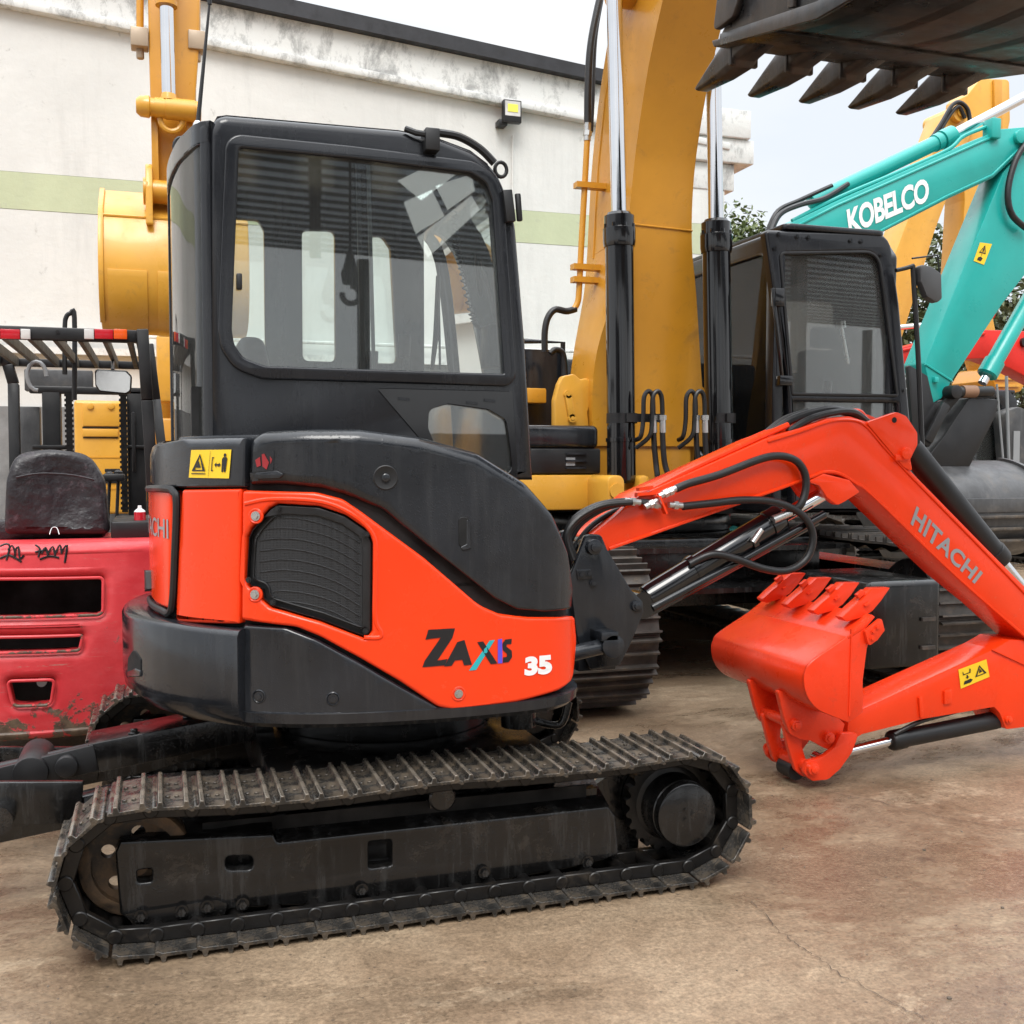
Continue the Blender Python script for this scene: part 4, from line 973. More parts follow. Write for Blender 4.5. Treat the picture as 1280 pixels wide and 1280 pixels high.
# ------------------------------------------------------------------ bucket
Y0, Y1 = 3.65, 4.40
bk = MB()
prof_px = [(1079,782),(1045,805),(1014,827),(1007,838),(1004.5,850),(1007,866),(1014,879),(1024,888),(1042,896),(1060,903)]
pr = smooth(XZ(prof_px, Y0), 5)
outp = [(p[0], p[1]) for p in pr]
innp = inset(ccw(outp+[(outp[0][0]+0.02, outp[-1][1]+0.05)]), 0.012)
n = len(outp)
cc_ = ccw(outp); 
def offs(pl, d):
    r = []
    for i in range(len(pl)):
        a = Vector(pl[max(i-1,0)]); b = Vector(pl[min(i+1,len(pl)-1)]); t = (b-a).normalized(); r.append((pl[i][0]-t.y*d, pl[i][1]+t.x*d))
    return r
inner = offs(outp, 0.012)
if inner[n//2][0] < outp[n//2][0]: inner = offs(outp, -0.012)
bk.py(outp+list(reversed(inner)), Y0+0.001, Y1-0.001)
sidep = outp+XZ([(1078,890),(1078,850),(1083,811),(1088,795)], Y0)
bk.py(sidep, Y0-0.004, Y0+0.012); bk.py(sidep, Y1-0.012, Y1+0.004)
bucket = obj('bucket', bk, M['orange_wet'], EX, bev=0.003, smooth_ang=45)
lipm = MB(); lp_ = XZ([(1058,796),(1079,779),(1089,768),(1093,771),(1082,784),(1060,799)], Y0); lipm.py(lp_, Y0-0.006, Y1+0.006); obj('cutting_edge', lipm, M['orange_wet'], bucket, bev=0.003)
tp_ = XZ(rc([(1060,774,2),(1071,763),(1084,752),(1100,737,3),(1122,736,1),(1110,752),(1098,765,3),(1087,772),(1066,779,3)], 0), Y0)
tm = None
for k in range(4):
    y = Y0+0.035+k*(Y1-Y0-0.07-0.075)/3
    if tm is None:
        m = MB(); w2 = 0.062; c = [Vector(p) for p in tp_]; cen = sum(c, Vector((0,0)))/len(c)
        ring0 = [Vector((p.x, y, p.y)) for p in c]
        xm = max(p.x for p in c); xn = min(p.x for p in c)
        tpf = lambda p: 0.022*max(0, (p.x-xn)/(xm-xn)-0.50)+0.010*max(0, 0.5-(p.x-xn)/(xm-xn))
        m.loft([[Vector((p.x, y+tpf(p), p.y)) for p in c], [Vector((p.x, y+w2-tpf(p), p.y)) for p in c]])
        m.bar((cen.x-0.01, y-0.004, cen.y), (cen.x+0.012, y-0.004, cen.y+0.012), 0.008, 0.012, (0,1,0))
        m.bar((cen.x-0.03, y+0.02, cen.y+0.035), (cen.x+0.0, y+0.02, cen.y+0.055), 0.02, 0.02)
        t0 = obj('tooth', m, M['orange_wet'], bucket, bev=0.004); tm = t0; ty = y
    else:
        c = t0.copy(); COL.objects.link(c); c.parent = bucket; c.location = t0.location+Vector((0, y-ty, 0))
m = MB(); m.py(XZ(rc([(1081,789),(1102,772,3),(1106,788,3),(1097,800),(1086,808,3)], 0), Y0-0.02), Y0-0.022, Y0-0.003); sc_ = obj('side_cutter', m, M['orange_wet'], bucket, bev=0.003)
for x, y in ((1091,789),(1096,784),(1090,798)):
    m = MB(); m.bolt(onY(x, y, Y0-0.022), (0,-1,0), 0.008, 0.008); obj('cutter_bolt', m, M['orange_wet'], sc_)
m = MB(); m.bar(onY(1064,786,Y0-0.004), onY(1061,895,Y0-0.004), 0.005, 0.010, (0,1,0)); obj('edge_weld', m, M['orange_wet'], bucket)
EY0, EY1 = 3.845, 4.075
hp = rc([(972,862,4),(1010,872),(1045,895),(1056,905),(1050,927,8),(1036,938,8),(1014,926,8),(1000,924,8),(988,918,10),(981,900,6)], 0)
for y in (EY1, EY0): m = MB(); m.py(XZ(hp, EY0), y, y+0.028); hang = obj('bucket_ear', m, M['orange_wet'], bucket, bev=0.004)
pins('ear_pin', [(997,907),(1038,923)], M['orange_wet'], hang, 0.024, EY0-0.022, EY1+0.05)
lk1 = rc([(984,906,6),(1000,900,8),(1010,914,6),(1008,935),(1014,955),(1024,966,10),(1012,976,8),(1000,966,8),(992,940)], 0)
m = MB()
for y in (EY0+0.032, EY1-0.032): m.py(XZ(lk1, EY0), y, y+0.026)
pa = onY(1014,962,EY0); m.cyl((pa.x,EY0+0.03,pa.z),(pa.x,EY1,pa.z),0.028,n=20); obj('bucket_link', m, M['orange_wet'], EX, bev=0.004)
lk2 = rc([(1073,915,6),(1064,940,20),(1049,961,20),(1034,974,8),(1014,976,8),(1003,966,8),(1008,951,6),(1028,945,14),(1042,934,10),(1050,916,6)], 0)
for y in (EY1+0.03, EY0-0.028): m = MB(); m.py(XZ(lk2, EY0-0.02), y, y+0.026); lo = obj('side_link', m, M['orange_wet'], EX, bev=0.004)
pins('ear_pin', [(1018,962)], M['orange_wet'], lo, 0.026, EY0-0.05, EY1+0.08)
m = MB(); pa = onY(993,962,EY0+0.1); m.cyl((pa.x,EY0+0.08,pa.z-0.0),(pa.x,EY1-0.05,pa.z),0.04,n=22); obj('rubber_bush', m, M['rubber'], lo)
# =================================================================== GROUND, SKY, LIGHT
def ground_mat():
    t = NT('wet_stained_concrete'); co = t.coord((1,1,1)); b = t.b
    big = t.noise(co, 0.42, 10, 0.66, 0.4); mid = t.noise(t.coord((1,1.25,1)), 1.5, 12, 0.74, 0.5); fine = t.noise(co, 22, 10, 0.78); grit = t.noise(co, 75, 6, 0.75)
    c = t.ramp(big, [(0.34, (0.145,0.094,0.054,1)), (0.50, (0.235,0.170,0.112,1)), (0.64, (0.345,0.262,0.178,1))])
    c2 = t.ramp(mid, [(0.36, (0.125,0.082,0.049,1)), (0.48, (0.205,0.140,0.086,1)), (0.56, (0.25,0.178,0.112,1)), (0.68, (0.42,0.32,0.21,1))])
    c = t.mix(0.55, c, c2)
    # dried pale cement with crisp ragged edges
    pale = t.ramp(t.noise(t.coord((0.8,1.7,1)), 1.3, 14, 0.78, 0.6), [(0.565, 0.0), (0.60, 0.55), (0.70, 1.0)])
    c = t.mix(t.math('MULTIPLY', pale, 0.50), c, (0.50,0.395,0.275,1))
    # darker damp film
    damp = t.ramp(t.noise(t.coord((0.7,1.2,1)), 0.9, 12, 0.72, 0.4), [(0.50, 0.0), (0.58, 1.0)])
    c = t.mix(t.math('MULTIPLY', damp, 0.42), c, (0.10,0.072,0.05,1))
    # sand grains
    c = t.mix(0.62, c, t.ramp(fine, [(0.34, (0.30,0.30,0.30,1)), (0.66, (0.70,0.70,0.70,1))]), 'OVERLAY')
    c = t.mix(0.62, c, t.ramp(grit, [(0.34, (0.22,0.22,0.22,1)), (0.66, (0.78,0.78,0.78,1))]), 'OVERLAY')
    v2 = t.n('ShaderNodeTexVoronoi'); v2.inputs['Scale'].default_value = 34; t.l(co, v2.inputs['Vector'])
    sepc = t.n('ShaderNodeSeparateColor'); t.l(v2.outputs['Color'], sepc.inputs[0])
    sel = t.math('MULTIPLY', t.math('GREATER_THAN', sepc.outputs[0], 0.86), t.ramp(v2.outputs['Distance'], [(0.10, 1.0), (0.22, 0.0)]))
    c = t.mix(t.math('MULTIPLY', sel, 0.7), c, (0.055,0.043,0.034,1))
    v = t.n('ShaderNodeTexVoronoi'); v.inputs['Scale'].default_value = 1.9; t.l(t.mix(0.10, co, t.noise(co, 5, 6, 0.7)), v.inputs['Vector'])
    spot = t.ramp(v.outputs['Distance'], [(0.03, 1.0), (0.075, 0.0)])
    c = t.mix(t.math('MULTIPLY', spot, 0.45), c, (0.05,0.04,0.032,1))
    t.l(c, b.inputs['Base Color'])
    t.l(t.mix(damp, t.ramp(mid, [(0.35, (0.34,0.34,0.34,1)), (0.65, (0.62,0.62,0.62,1))]), (0.15,0.15,0.15,1)), b.inputs['Roughness'])
    b.inputs['Specular IOR Level'].default_value = 0.45
    n = t.bump(mid, 0.18, 0.03); n = t.bump(fine, 0.22, 0.008, n); n = t.bump(grit, 0.30, 0.003, n); t.l(n, b.inputs['Normal'])
    return t.m
g = MB(); S_ = 400
g.add([(-S_,-S_,-0.012),(S_,-S_,-0.012),(S_,S_,-0.012),(-S_,S_,-0.012)], [(0,1,2,3)])
gr = obj('ground', g, ground_mat(), None, smooth_ang=0); tag(gr, 'brown wet stained concrete yard', None, None, 'structure')
# expansion joint / crack in the slab
t = NT('crack_dirt'); t.b.inputs['Base Color'].default_value = (0.075,0.055,0.04,1); t.b.inputs['Roughness'].default_value = 0.8
def crack(pts, w):
    m = MB(); P = []
    base = [onZ(x, y, -0.008) for x, y in pts]
    for i in range(len(base)-1):
        for k in range(14): P.append(base[i].lerp(base[i+1], k/14)+Vector((random.gauss(0,0.006), random.gauss(0,0.006), 0)))
    P.append(base[-1]); vs = []; fs = []
    for i, p in enumerate(P):
        tt = (P[min(i+1,len(P)-1)]-P[max(i-1,0)]).normalized(); s_ = Vector((-tt.y, tt.x, 0)); ww = w*random.uniform(0.4,1.2)
        vs += [p+s_*ww, p-s_*ww]
    for i in range(len(P)-1): fs.append((2*i,2*i+1,2*i+3,2*i+2))
    m.add(vs, fs); o = obj('ground_crack', m, t.m, None, smooth_ang=0); tag(o, None, None, None, 'structure'); return o
crack([(942,1128),(985,1172),(1030,1203),(1090,1240),(1185,1290)], 0.0013)
crack([(1010,985),(1090,1000),(1180,1022),(1300,1040)], 0.0016)
pb = MB()
for k in range(110):
    x = random.uniform(-0.9, 3.6); y = random.uniform(1.7, 5.2); r = random.choice([0.002,0.003,0.003,0.004,0.006])
    a = random.random()*6; ring = [(x+r*random.uniform(0.7,1.3)*math.cos(a+q*PI/3), y+r*random.uniform(0.7,1.3)*math.sin(a+q*PI/3)) for q in range(6)]
    pb.pz(ring, -0.014, -0.012+r*0.7)
pbo = obj('gravel', pb, paint('grit_stone', (0.13,0.10,0.075,1), 0.7, var=0.4), None, bev=0.001, seg=1); tag(pbo, 'small grit scattered over the concrete', None, None, 'stuff')
# ---- building
def wall_mat(band=False):
    t = NT('stained_white_render' if not band else 'pale_green_band'); co = t.coord(); b = t.b
    base = (0.68,0.675,0.65,1) if not band else (0.50,0.54,0.36,1)
    n = t.noise(co, 0.6, 10, 0.68, 0.3)
    c = t.ramp(n, [(0.3, tuple(x*0.86 for x in base[:3])+(1,)), (0.62, base)])
    sv = t.coord((1.3,1.3,0.16)); st = t.ramp(t.noise(sv, 1.3, 9, 0.72), [(0.52, 0.0), (0.78, 1.0)])
    c = t.mix(t.math('MULTIPLY', st, 0.42), c, (0.36,0.36,0.345,1))
    sp = t.ramp(t.noise(co, 4.2, 8, 0.72, 0.5), [(0.62, 0.0), (0.70, 1.0)])
    c = t.mix(t.math('MULTIPLY', sp, 0.50), c, (0.33,0.32,0.30,1))
    t.l(c, b.inputs['Base Color']); b.inputs['Roughness'].default_value = 0.85
    t.l(t.bump(t.noise(co, 12, 6, 0.65), 0.25, 0.02), b.inputs['Normal'])
    return t.m
def parapet_mat():
    t = NT('mildewed_parapet'); co = t.coord(); b = t.b
    sv = t.coord((1.2,1.2,0.7)); m = t.ramp(t.noise(sv, 2.4, 12, 0.78, 0.3), [(0.50, 0.0), (0.63, 1.0)])
    c = t.mix(t.math('MULTIPLY', m, 0.62), (0.68,0.68,0.66,1), (0.13,0.13,0.125,1))
    t.l(c, b.inputs['Base Color']); b.inputs['Roughness'].default_value = 0.9; t.l(t.bump(t.noise(co, 10, 6, 0.7), 0.4, 0.02), b.inputs['Normal']); return t.m
M['wall'] = wall_mat(); M['band'] = wall_mat(True); M['parapet'] = parapet_mat()
M['roofedge'] = paint('dark_roof_sheet', (0.018,0.018,0.022,1), 0.55, var=0.3)
YW = 14.0
BD = thing('warehouse_building', 'white rendered warehouse with mildewed parapet, pale green band and sloping roof behind the machines', 'building', (1.6, YW, 0))
def wpt(x, y): return onY(x, y, YW)
lw = wpt(-120, 27); re = wpt(903, 205)
tl_ = wpt(0, 10); tr_ = wpt(735, 156)
slope = (tr_.z-tl_.z)/(tr_.x-tl_.x)
zt = lambda x: tl_.z+slope*(x-tl_.x)
xL, xR = -6.5, wpt(905, 300).x
xs = [xL+(xR-xL)*k/40 for k in range(41)]
b0 = wpt(60, 218).z; b1 = wpt(60, 264).z
w = MB(); w.py([(xL,-0.2),(xR,-0.2),(xR,b1-0.004),(xL,b1-0.004)], YW, YW+0.3); w.py([(xL,b0+0.004),(xR,b0+0.004),(xR,zt(xR)),(xL,zt(xL))], YW, YW+0.3)
w.box((xR-0.3,YW+0.3,-0.2),(xR,YW+22,zt(xR)))
obj('wall', w, M['wall'], BD, smooth_ang=0)
w = MB(); w.box((xL,YW-0.004,b1),(xR,YW+0.29,b0)); obj('green_band', w, M['band'], BD, smooth_ang=0)
w = MB(); w.py([(xL,zt(xL)),(xR+0.02,zt(xR)),(xR+0.02,zt(xR)+0.10),(xL,zt(xL)+0.10)], YW-0.13, YW+0.3); obj('moulding', w, M['parapet'], BD, bev=0.02)
w = MB(); w.py([(xL,zt(xL)+0.103),(xR,zt(xR)+0.103),(xR,zt(xR)+0.55),(xL,zt(xL)+0.55)], YW-0.05, YW+0.3); obj('parapet', w, M['parapet'], BD, smooth_ang=0)
w = MB(); w.py([(xL,zt(xL)+0.553),(wpt(742,120).x+0.2,zt(wpt(742,120).x+0.2)+0.553),(wpt(742,120).x+0.2,zt(wpt(742,120).x+0.2)+0.72),(xL,zt(xL)+0.80)], YW-0.18, YW+22); obj('roof', w, M['roofedge'], BD, smooth_ang=0)
w = MB()
a = wpt(873, 152); c = wpt(929, 190); zc = wpt(905,150).z
w.box((xR-1.0,YW-0.10,zc-0.62),(xR+0.42,YW+22,zc-0.28)); w.box((xR-1.0,YW-0.15,zc-0.277),(xR+0.34,YW+22,zc+0.12)); w.box((xR-1.0,YW-0.02,zc-1.0),(xR+0.15,YW+20,zc-0.623)); obj('eave_cornice', w, M['parapet'], BD, bev=0.02)
w = MB(); px_ = wpt(640,120).x; w.tube([(px_,YW-0.03,wpt(637,170).z),(px_,YW-0.03,wpt(637,300).z)],0.012,6); w.tube([(px_-0.01,YW-0.03,wpt(637,300).z),(px_-0.01,YW-0.03,0.5)],0.012,6); obj('conduit', w, M['wall'], BD)
# low plinth ledge with pipe near the ground
w = MB(); w.box((xL,YW-0.16,2.62),(xR,YW-0.005,2.70)); w.tube([(xL,YW-0.1,2.86),(xR,YW-0.1,2.86)],0.025,8); obj('ledge', w, M['parapet'], BD)
w = MB(); w.box((xL,YW-0.06,0.0),(1.5,YW-0.007,2.0)); w.box((1.5,YW-0.06,0.0),(xR,YW-0.007,2.60)); obj('plinth', w, paint('grey_plinth', (0.22,0.22,0.22,1), 0.8, var=0.2, bump=0.2), BD, smooth_ang=0)
# ---- floodlight on the wall
FLd = thing('floodlight', 'square black LED floodlight with yellow emitter fixed under the parapet of the white wall', 'floodlight', wpt(632, 150))
c = wpt(634, 146); fm = MB(); r_ = Matrix.Rotation(math.radians(18), 3, 'X')
def fb(m, x0, y0, z0, x1, y1, z1):
    m.box((x0,y0,z0),(x1,y1,z1))
fm.box((c.x-0.125,YW-0.24,c.z-0.14),(c.x+0.125,YW-0.14,c.z+0.15)); fm.box((c.x-0.17,YW-0.18,c.z-0.17),(c.x-0.05,YW-0.0,c.z-0.09)); fm.bar((c.x,YW-0.15,c.z),(c.x,YW,c.z-0.02),0.05,0.05)
obj('housing', fm, M['rubber'], FLd, bev=0.01)
fm = MB(); fm.box((c.x-0.105,YW-0.246,c.z-0.06),(c.x+0.105,YW-0.238,c.z+0.13)); rf_ = obj('reflector', fm, M['lens_white'], FLd, smooth_ang=0)
fm = MB(); fm.box((c.x-0.07,YW-0.252,c.z-0.01),(c.x+0.07,YW-0.244,c.z+0.09)); obj('emitter', fm, paint('led_phosphor', (0.80,0.75,0.10,1), 0.4, var=0.02), rf_, smooth_ang=0)
# ---- trees behind
def leaf_mat(name, c1, c2):
    t = NT(name); gi = t.n('ShaderNodeNewGeometry'); f = gi.outputs['Random Per Island']
    t.l(t.ramp(f, [(0.0, c1), (1.0, c2)]), t.b.inputs['Base Color']); t.b.inputs['Roughness'].default_value = 0.55
    t.b.inputs['Specular IOR Level'].default_value = 0.35; return t.m
M['leaf'] = leaf_mat('olive_foliage', (0.045,0.064,0.022,1), (0.13,0.145,0.07,1))
M['leaf2'] = leaf_mat('green_foliage', (0.045,0.075,0.018,1), (0.14,0.17,0.055,1))
M['bark'] = paint('tree_bark', (0.09,0.07,0.05,1), 0.9, var=0.3, bump=0.5)
def tree(label, x, y, h, rad, mat, n=2600, trunk=0.16):
    T = thing('leafy_tree', label, 'tree', (x, y, 0), 'trees beyond the machines')
    m = MB(); top = Vector((x, y, h*0.6)); m.tube([(x,y,0),(x+0.05,y,h*0.25),(x-0.03,y+0.05,h*0.45),(x,y,h*0.8)], [trunk,trunk*0.8,trunk*0.6,trunk*0.2], 10)
    cl = []
    for k in range(26):
        a = random.random()*2*PI; rr = rad*random.uniform(0.15,0.85); z = h*random.uniform(0.26,0.93); q = Vector((x+rr*math.cos(a)*(1.15-z/h*0.6), y+rr*math.sin(a)*(1.15-z/h*0.6), z)); cl.append((q, rad*random.uniform(0.26,0.5)))
        m.tube([(x,y,z*0.6),((x+q.x)/2,(y+q.y)/2,z*0.82),tuple(q)], [trunk*0.4,trunk*0.25,0.015], 6)
    obj('trunk', m, M['bark'], T); m = MB()
    for k in range(n):
        q, r = random.choice(cl); d = Vector((random.gauss(0,1),random.gauss(0,1),random.gauss(0,1))).normalized()*r*random.uniform(0.5,1.12)**1.0
        p = q+d; s_ = random.uniform(0.05,0.10)*(0.8+h/14); a = Vector((random.gauss(0,1),random.gauss(0,1),random.gauss(0,0.6))).normalized(); b = a.cross(Vector((random.gauss(0,1),random.gauss(0,1),1))).normalized()
        m.add([p-a*s_, p+b*s_*0.45, p+a*s_, p-b*s_*0.45], [(0,1,2,3)])
    obj('crown', m, mat, T, smooth_ang=0, merge=0); return T
tv = onY(1180, 400, 19.0)
tree('olive leafed tree between the black cab and the teal arm', tv.x, 19.0, 6.2, 2.3, M['leaf'], 9500)
tv = onY(1290, 420, 20.5); tree('olive tree behind the red machine at the right edge', tv.x, 20.5, 5.4, 2.0, M['leaf'], 7000)
tv = onY(934, 330, 27.0); tree('small green tree top showing between the white wall and the black cab roof', tv.x, 27.0, 8.5, 2.3, M['leaf2'], 6500)
# ---- open shed behind the photographer (seen mirrored in the cab glass)
SH = thing('open_shed', 'dark steel open shed with ribbed roof and skylight panels mirrored in the cab window', 'shed', (2.0, -18, 0))
t = NT('translucent_roof_sheet'); t.b.inputs['Base Color'].default_value = (0.30,0.31,0.33,1); t.b.inputs['Roughness'].default_value = 0.7
tl2 = t.n('ShaderNodeBsdfTranslucent'); tl2.inputs['Color'].default_value = (0.36,0.385,0.41,1); mx2 = t.n('ShaderNodeMixShader'); mx2.inputs[0].default_value = 0.8
t.l(t.b.outputs[0], mx2.inputs[1]); t.l(tl2.outputs[0], mx2.inputs[2]); t.l(mx2.outputs[0], t.o.inputs['Surface']); M['shedroof'] = t.m
M['shedwall'] = paint('dark_shed_wall_sheet', (0.10,0.105,0.115,1), 0.7, var=0.15)
M['purlin2'] = paint('galvanised_purlin', (0.06,0.062,0.066,1), 0.6)
M['purlin'] = paint('purlin_steel', (0.022,0.022,0.026,1), 0.6)
ZR = lambda y: 6.0
ang = math.radians(9)
rot = lambda x, y: (x*math.cos(ang)+(y+6)*math.sin(ang), -x*math.sin(ang)+(y+6)*math.cos(ang)-6)
def mir(px, py, z):
    """point at height z that the cab window mirrors at this place of the picture"""
    p = onY(px, py, YC); d = ray(px, py); d = Vector((d.x, -d.y, d.z)); return p+d*((z-p.z)/d.z)
w = MB()
def slab(m, x0, y0, x1, y1, z0, z1):
    q = [rot(x0,y0),rot(x1,y0),rot(x1,y1),rot(x0,y1)]; m.pz(q, z0, z1)
sk = [mir(*p, 6.0) for p in ((485,215),(600,250),(560,320),(500,300))]
Y_a, Y_b = -5.5, -16.5
slab(w, -16, Y_b, 26, Y_a, 6.05, 6.12); obj('roof', w, M['shedroof'], SH, smooth_ang=0)
w = MB()
k = 0; y = Y_a-0.2
while y > Y_b: slab(w, -16, y, 26, y-0.045, 5.985, 6.045); y -= 0.55
obj('purlin', w, M['purlin2'], SH, smooth_ang=0)
w = MB()
for x in (-15,-8,-1,6,13,20,25):
    for y in (-6,-16): a = rot(x,y); w.box((a[0]-0.12,a[1]-0.12,0),(a[0]+0.12,a[1]+0.12,5.85))
obj('column', w, M['purlin'], SH, smooth_ang=0)
w = MB(); q = [rot(-16,-30),rot(26,-30),rot(26,-30.2),rot(-16,-30.2)]; w.pz(q, 0, 2.4); obj('yard_fence', w, M['shedwall'], SH, smooth_ang=0)
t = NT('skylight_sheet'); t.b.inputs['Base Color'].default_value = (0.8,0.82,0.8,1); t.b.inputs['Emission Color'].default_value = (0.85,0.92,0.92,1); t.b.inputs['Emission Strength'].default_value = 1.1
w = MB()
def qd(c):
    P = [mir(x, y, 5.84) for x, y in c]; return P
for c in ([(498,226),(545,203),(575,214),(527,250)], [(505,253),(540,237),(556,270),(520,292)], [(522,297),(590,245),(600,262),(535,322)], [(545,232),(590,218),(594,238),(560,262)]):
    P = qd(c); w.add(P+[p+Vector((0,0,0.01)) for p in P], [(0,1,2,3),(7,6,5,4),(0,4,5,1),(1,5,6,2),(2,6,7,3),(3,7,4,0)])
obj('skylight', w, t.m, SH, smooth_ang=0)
def mirY(px, py, Y):
    p = onY(px, py, YC); d = ray(px, py); d = Vector((d.x, -d.y, d.z)); return p+d*((Y-p.y)/d.y)
HK = thing('chain_hoist', 'dark chain hoist with hanging hook mirrored in the cab window', 'hoist', mirY(439, 340, -7.5)-Vector((0,0,2.2)))
YHk = -7.5; w = MB()
a = mirY(438,180,YHk); b = mirY(438,316,YHk); w.tube([Vector((a.x,a.y,5.85)), b], 0.02, 6); obj('chain', w, M['purlin'], HK)
w = MB(); a = mirY(438,312,YHk); b = mirY(438,355,YHk); w.lathe(a, (b-a), [(0,0.03),(0.1,0.06),(0.25,0.10),((b-a).length*0.7,0.13),((b-a).length,0.10)], 12); obj('hook_block', w, M['purlin'], HK)
w = MB(); c = mirY(439,368,YHk); w.tube([c+Vector((0.12*math.sin(q*0.35),0,0.12*math.cos(q*0.35))) for q in range(15)], 0.04, 8); obj('hook', w, M['purlin'], HK)
CH = thing('hanging_chain', 'bundle of dark chains hanging from the shed roof mirrored in the cab window', 'chain', mirY(394, 320, -9.0)-Vector((0,0,2.0)))
w = MB()
for dx in (-4,0,5): 
    b = mirY(394+dx,322,-9.0); w.tube([Vector((b.x,b.y,5.85)), b], 0.035, 6)
a = mirY(394,196,-9.0); b = mirY(394,250,-9.0); w.cyl(a, b, 0.10, n=10); obj('chain', w, M['purlin'], CH)
# ---- world: overcast sky over a Nishita sky
wd = bpy.data.worlds.new('World'); scene.world = wd; wd.use_nodes = True
nt_ = wd.node_tree; bg = nt_.nodes['Background']
SUN_EL, SUN_AZ = math.radians(52), math.radians(200)
sky = nt_.nodes.new('ShaderNodeTexSky'); sky.sky_type = 'NISHITA'; sky.sun_disc = False; sky.sun_elevation = SUN_EL; sky.sun_rotation = SUN_AZ
sky.air_density = 1.0; sky.dust_density = 3.0; sky.ozone_density = 1.0
tc = nt_.nodes.new('ShaderNodeTexCoord'); sep = nt_.nodes.new('ShaderNodeSeparateXYZ'); nt_.links.new(tc.outputs['Generated'], sep.inputs[0])
def wr(fac, stops):
    x = nt_.nodes.new('ShaderNodeValToRGB'); r = x.color_ramp
    while len(r.elements) < len(stops): r.elements.new(0.5)
    for e, (p, c) in zip(r.elements, stops): e.position = p; e.color = c
    nt_.links.new(fac, x.inputs[0]); return x.outputs[0]
mpn = nt_.nodes.new('ShaderNodeMapping'); mpn.inputs['Scale'].default_value = (1,1,2.6); nt_.links.new(tc.outputs['Generated'], mpn.inputs['Vector'])
nz = nt_.nodes.new('ShaderNodeTexNoise'); nz.inputs['Scale'].default_value = 2.2; nz.inputs['Detail'].default_value = 6; nz.inputs['Roughness'].default_value = 0.5; nt_.links.new(mpn.outputs[0], nz.inputs['Vector'])
cloud = wr(nz.outputs['Fac'], [(0.34, (0.83,0.88,0.945,1)), (0.50, (0.91,0.94,0.975,1)), (0.64, (1.03,1.03,1.03,1))])
elev = wr(sep.outputs['Z'], [(0.0, (1.0,1.0,1.0,1)), (0.36, (1.0,1.0,1.0,1)), (1.0, (4.0,4.0,4.0,1))])
def wm(fac, a, b, mode):
    x = nt_.nodes.new('ShaderNodeMix'); x.data_type = 'RGBA'; x.blend_type = mode
    for i, v in ((0,fac),(6,a),(7,b)):
        if isinstance(v, (int,float,tuple)): x.inputs[i].default_value = v
        else: nt_.links.new(v, x.inputs[i])
    return x.outputs[2]
lum = wm(1.0, cloud, elev, 'MULTIPLY')
SKYS = 0.10
sc10 = wm(1.0, lum, (CLOUD/SKYS,)*3+(1,), 'MULTIPLY') if False else None
ml_ = nt_.nodes.new('ShaderNodeVectorMath'); ml_.operation = 'SCALE'; ml_.inputs['Scale'].default_value = 0.68/SKYS; nt_.links.new(lum, ml_.inputs[0])
mixed = wm(0.92, sky.outputs[0], ml_.outputs[0], 'MIX')
nt_.links.new(mixed, bg.inputs['Color']); bg.inputs['Strength'].default_value = SKYS
sl = bpy.data.lights.new('sun', 'SUN'); sl.energy = 1.3; sl.angle = math.radians(25); sl.color = (1.0,0.97,0.92)
so_ = bpy.data.objects.new('sun', sl); COL.objects.link(so_)
# direction towards the sun: in front of the machines' near side, high, a little to the left
az = math.radians(200); sd = Vector((math.sin(az)*math.cos(SUN_EL), math.cos(az)*math.cos(SUN_EL), math.sin(SUN_EL)))
so_.rotation_euler = sd.to_track_quat('Z', 'Y').to_euler(); so_.location = sd*30
# ---- camera
cd = bpy.data.cameras.new('camera'); co_ = bpy.data.objects.new('camera', cd); COL.objects.link(co_)
cd.sensor_width = 36; cd.sensor_height = 36; cd.sensor_fit = 'HORIZONTAL'; cd.lens = 36*FPX/1280; cd.clip_start = 0.05; cd.clip_end = 2000
co_.location = CAM; co_.rotation_euler = FWD.to_track_quat('-Z', 'Y').to_euler(); scene.camera = co_
scene.render.resolution_x = 1024; scene.render.resolution_y = 1024
scene.view_settings.view_transform = 'Standard'; scene.view_settings.look = 'None'; scene.view_settings.gamma = 1; scene.view_settings.exposure = 0.70
scene.render.engine = 'CYCLES'
scene.cycles.max_bounces = 8; scene.cycles.transparent_max_bounces = 24; scene.cycles.glossy_bounces = 4
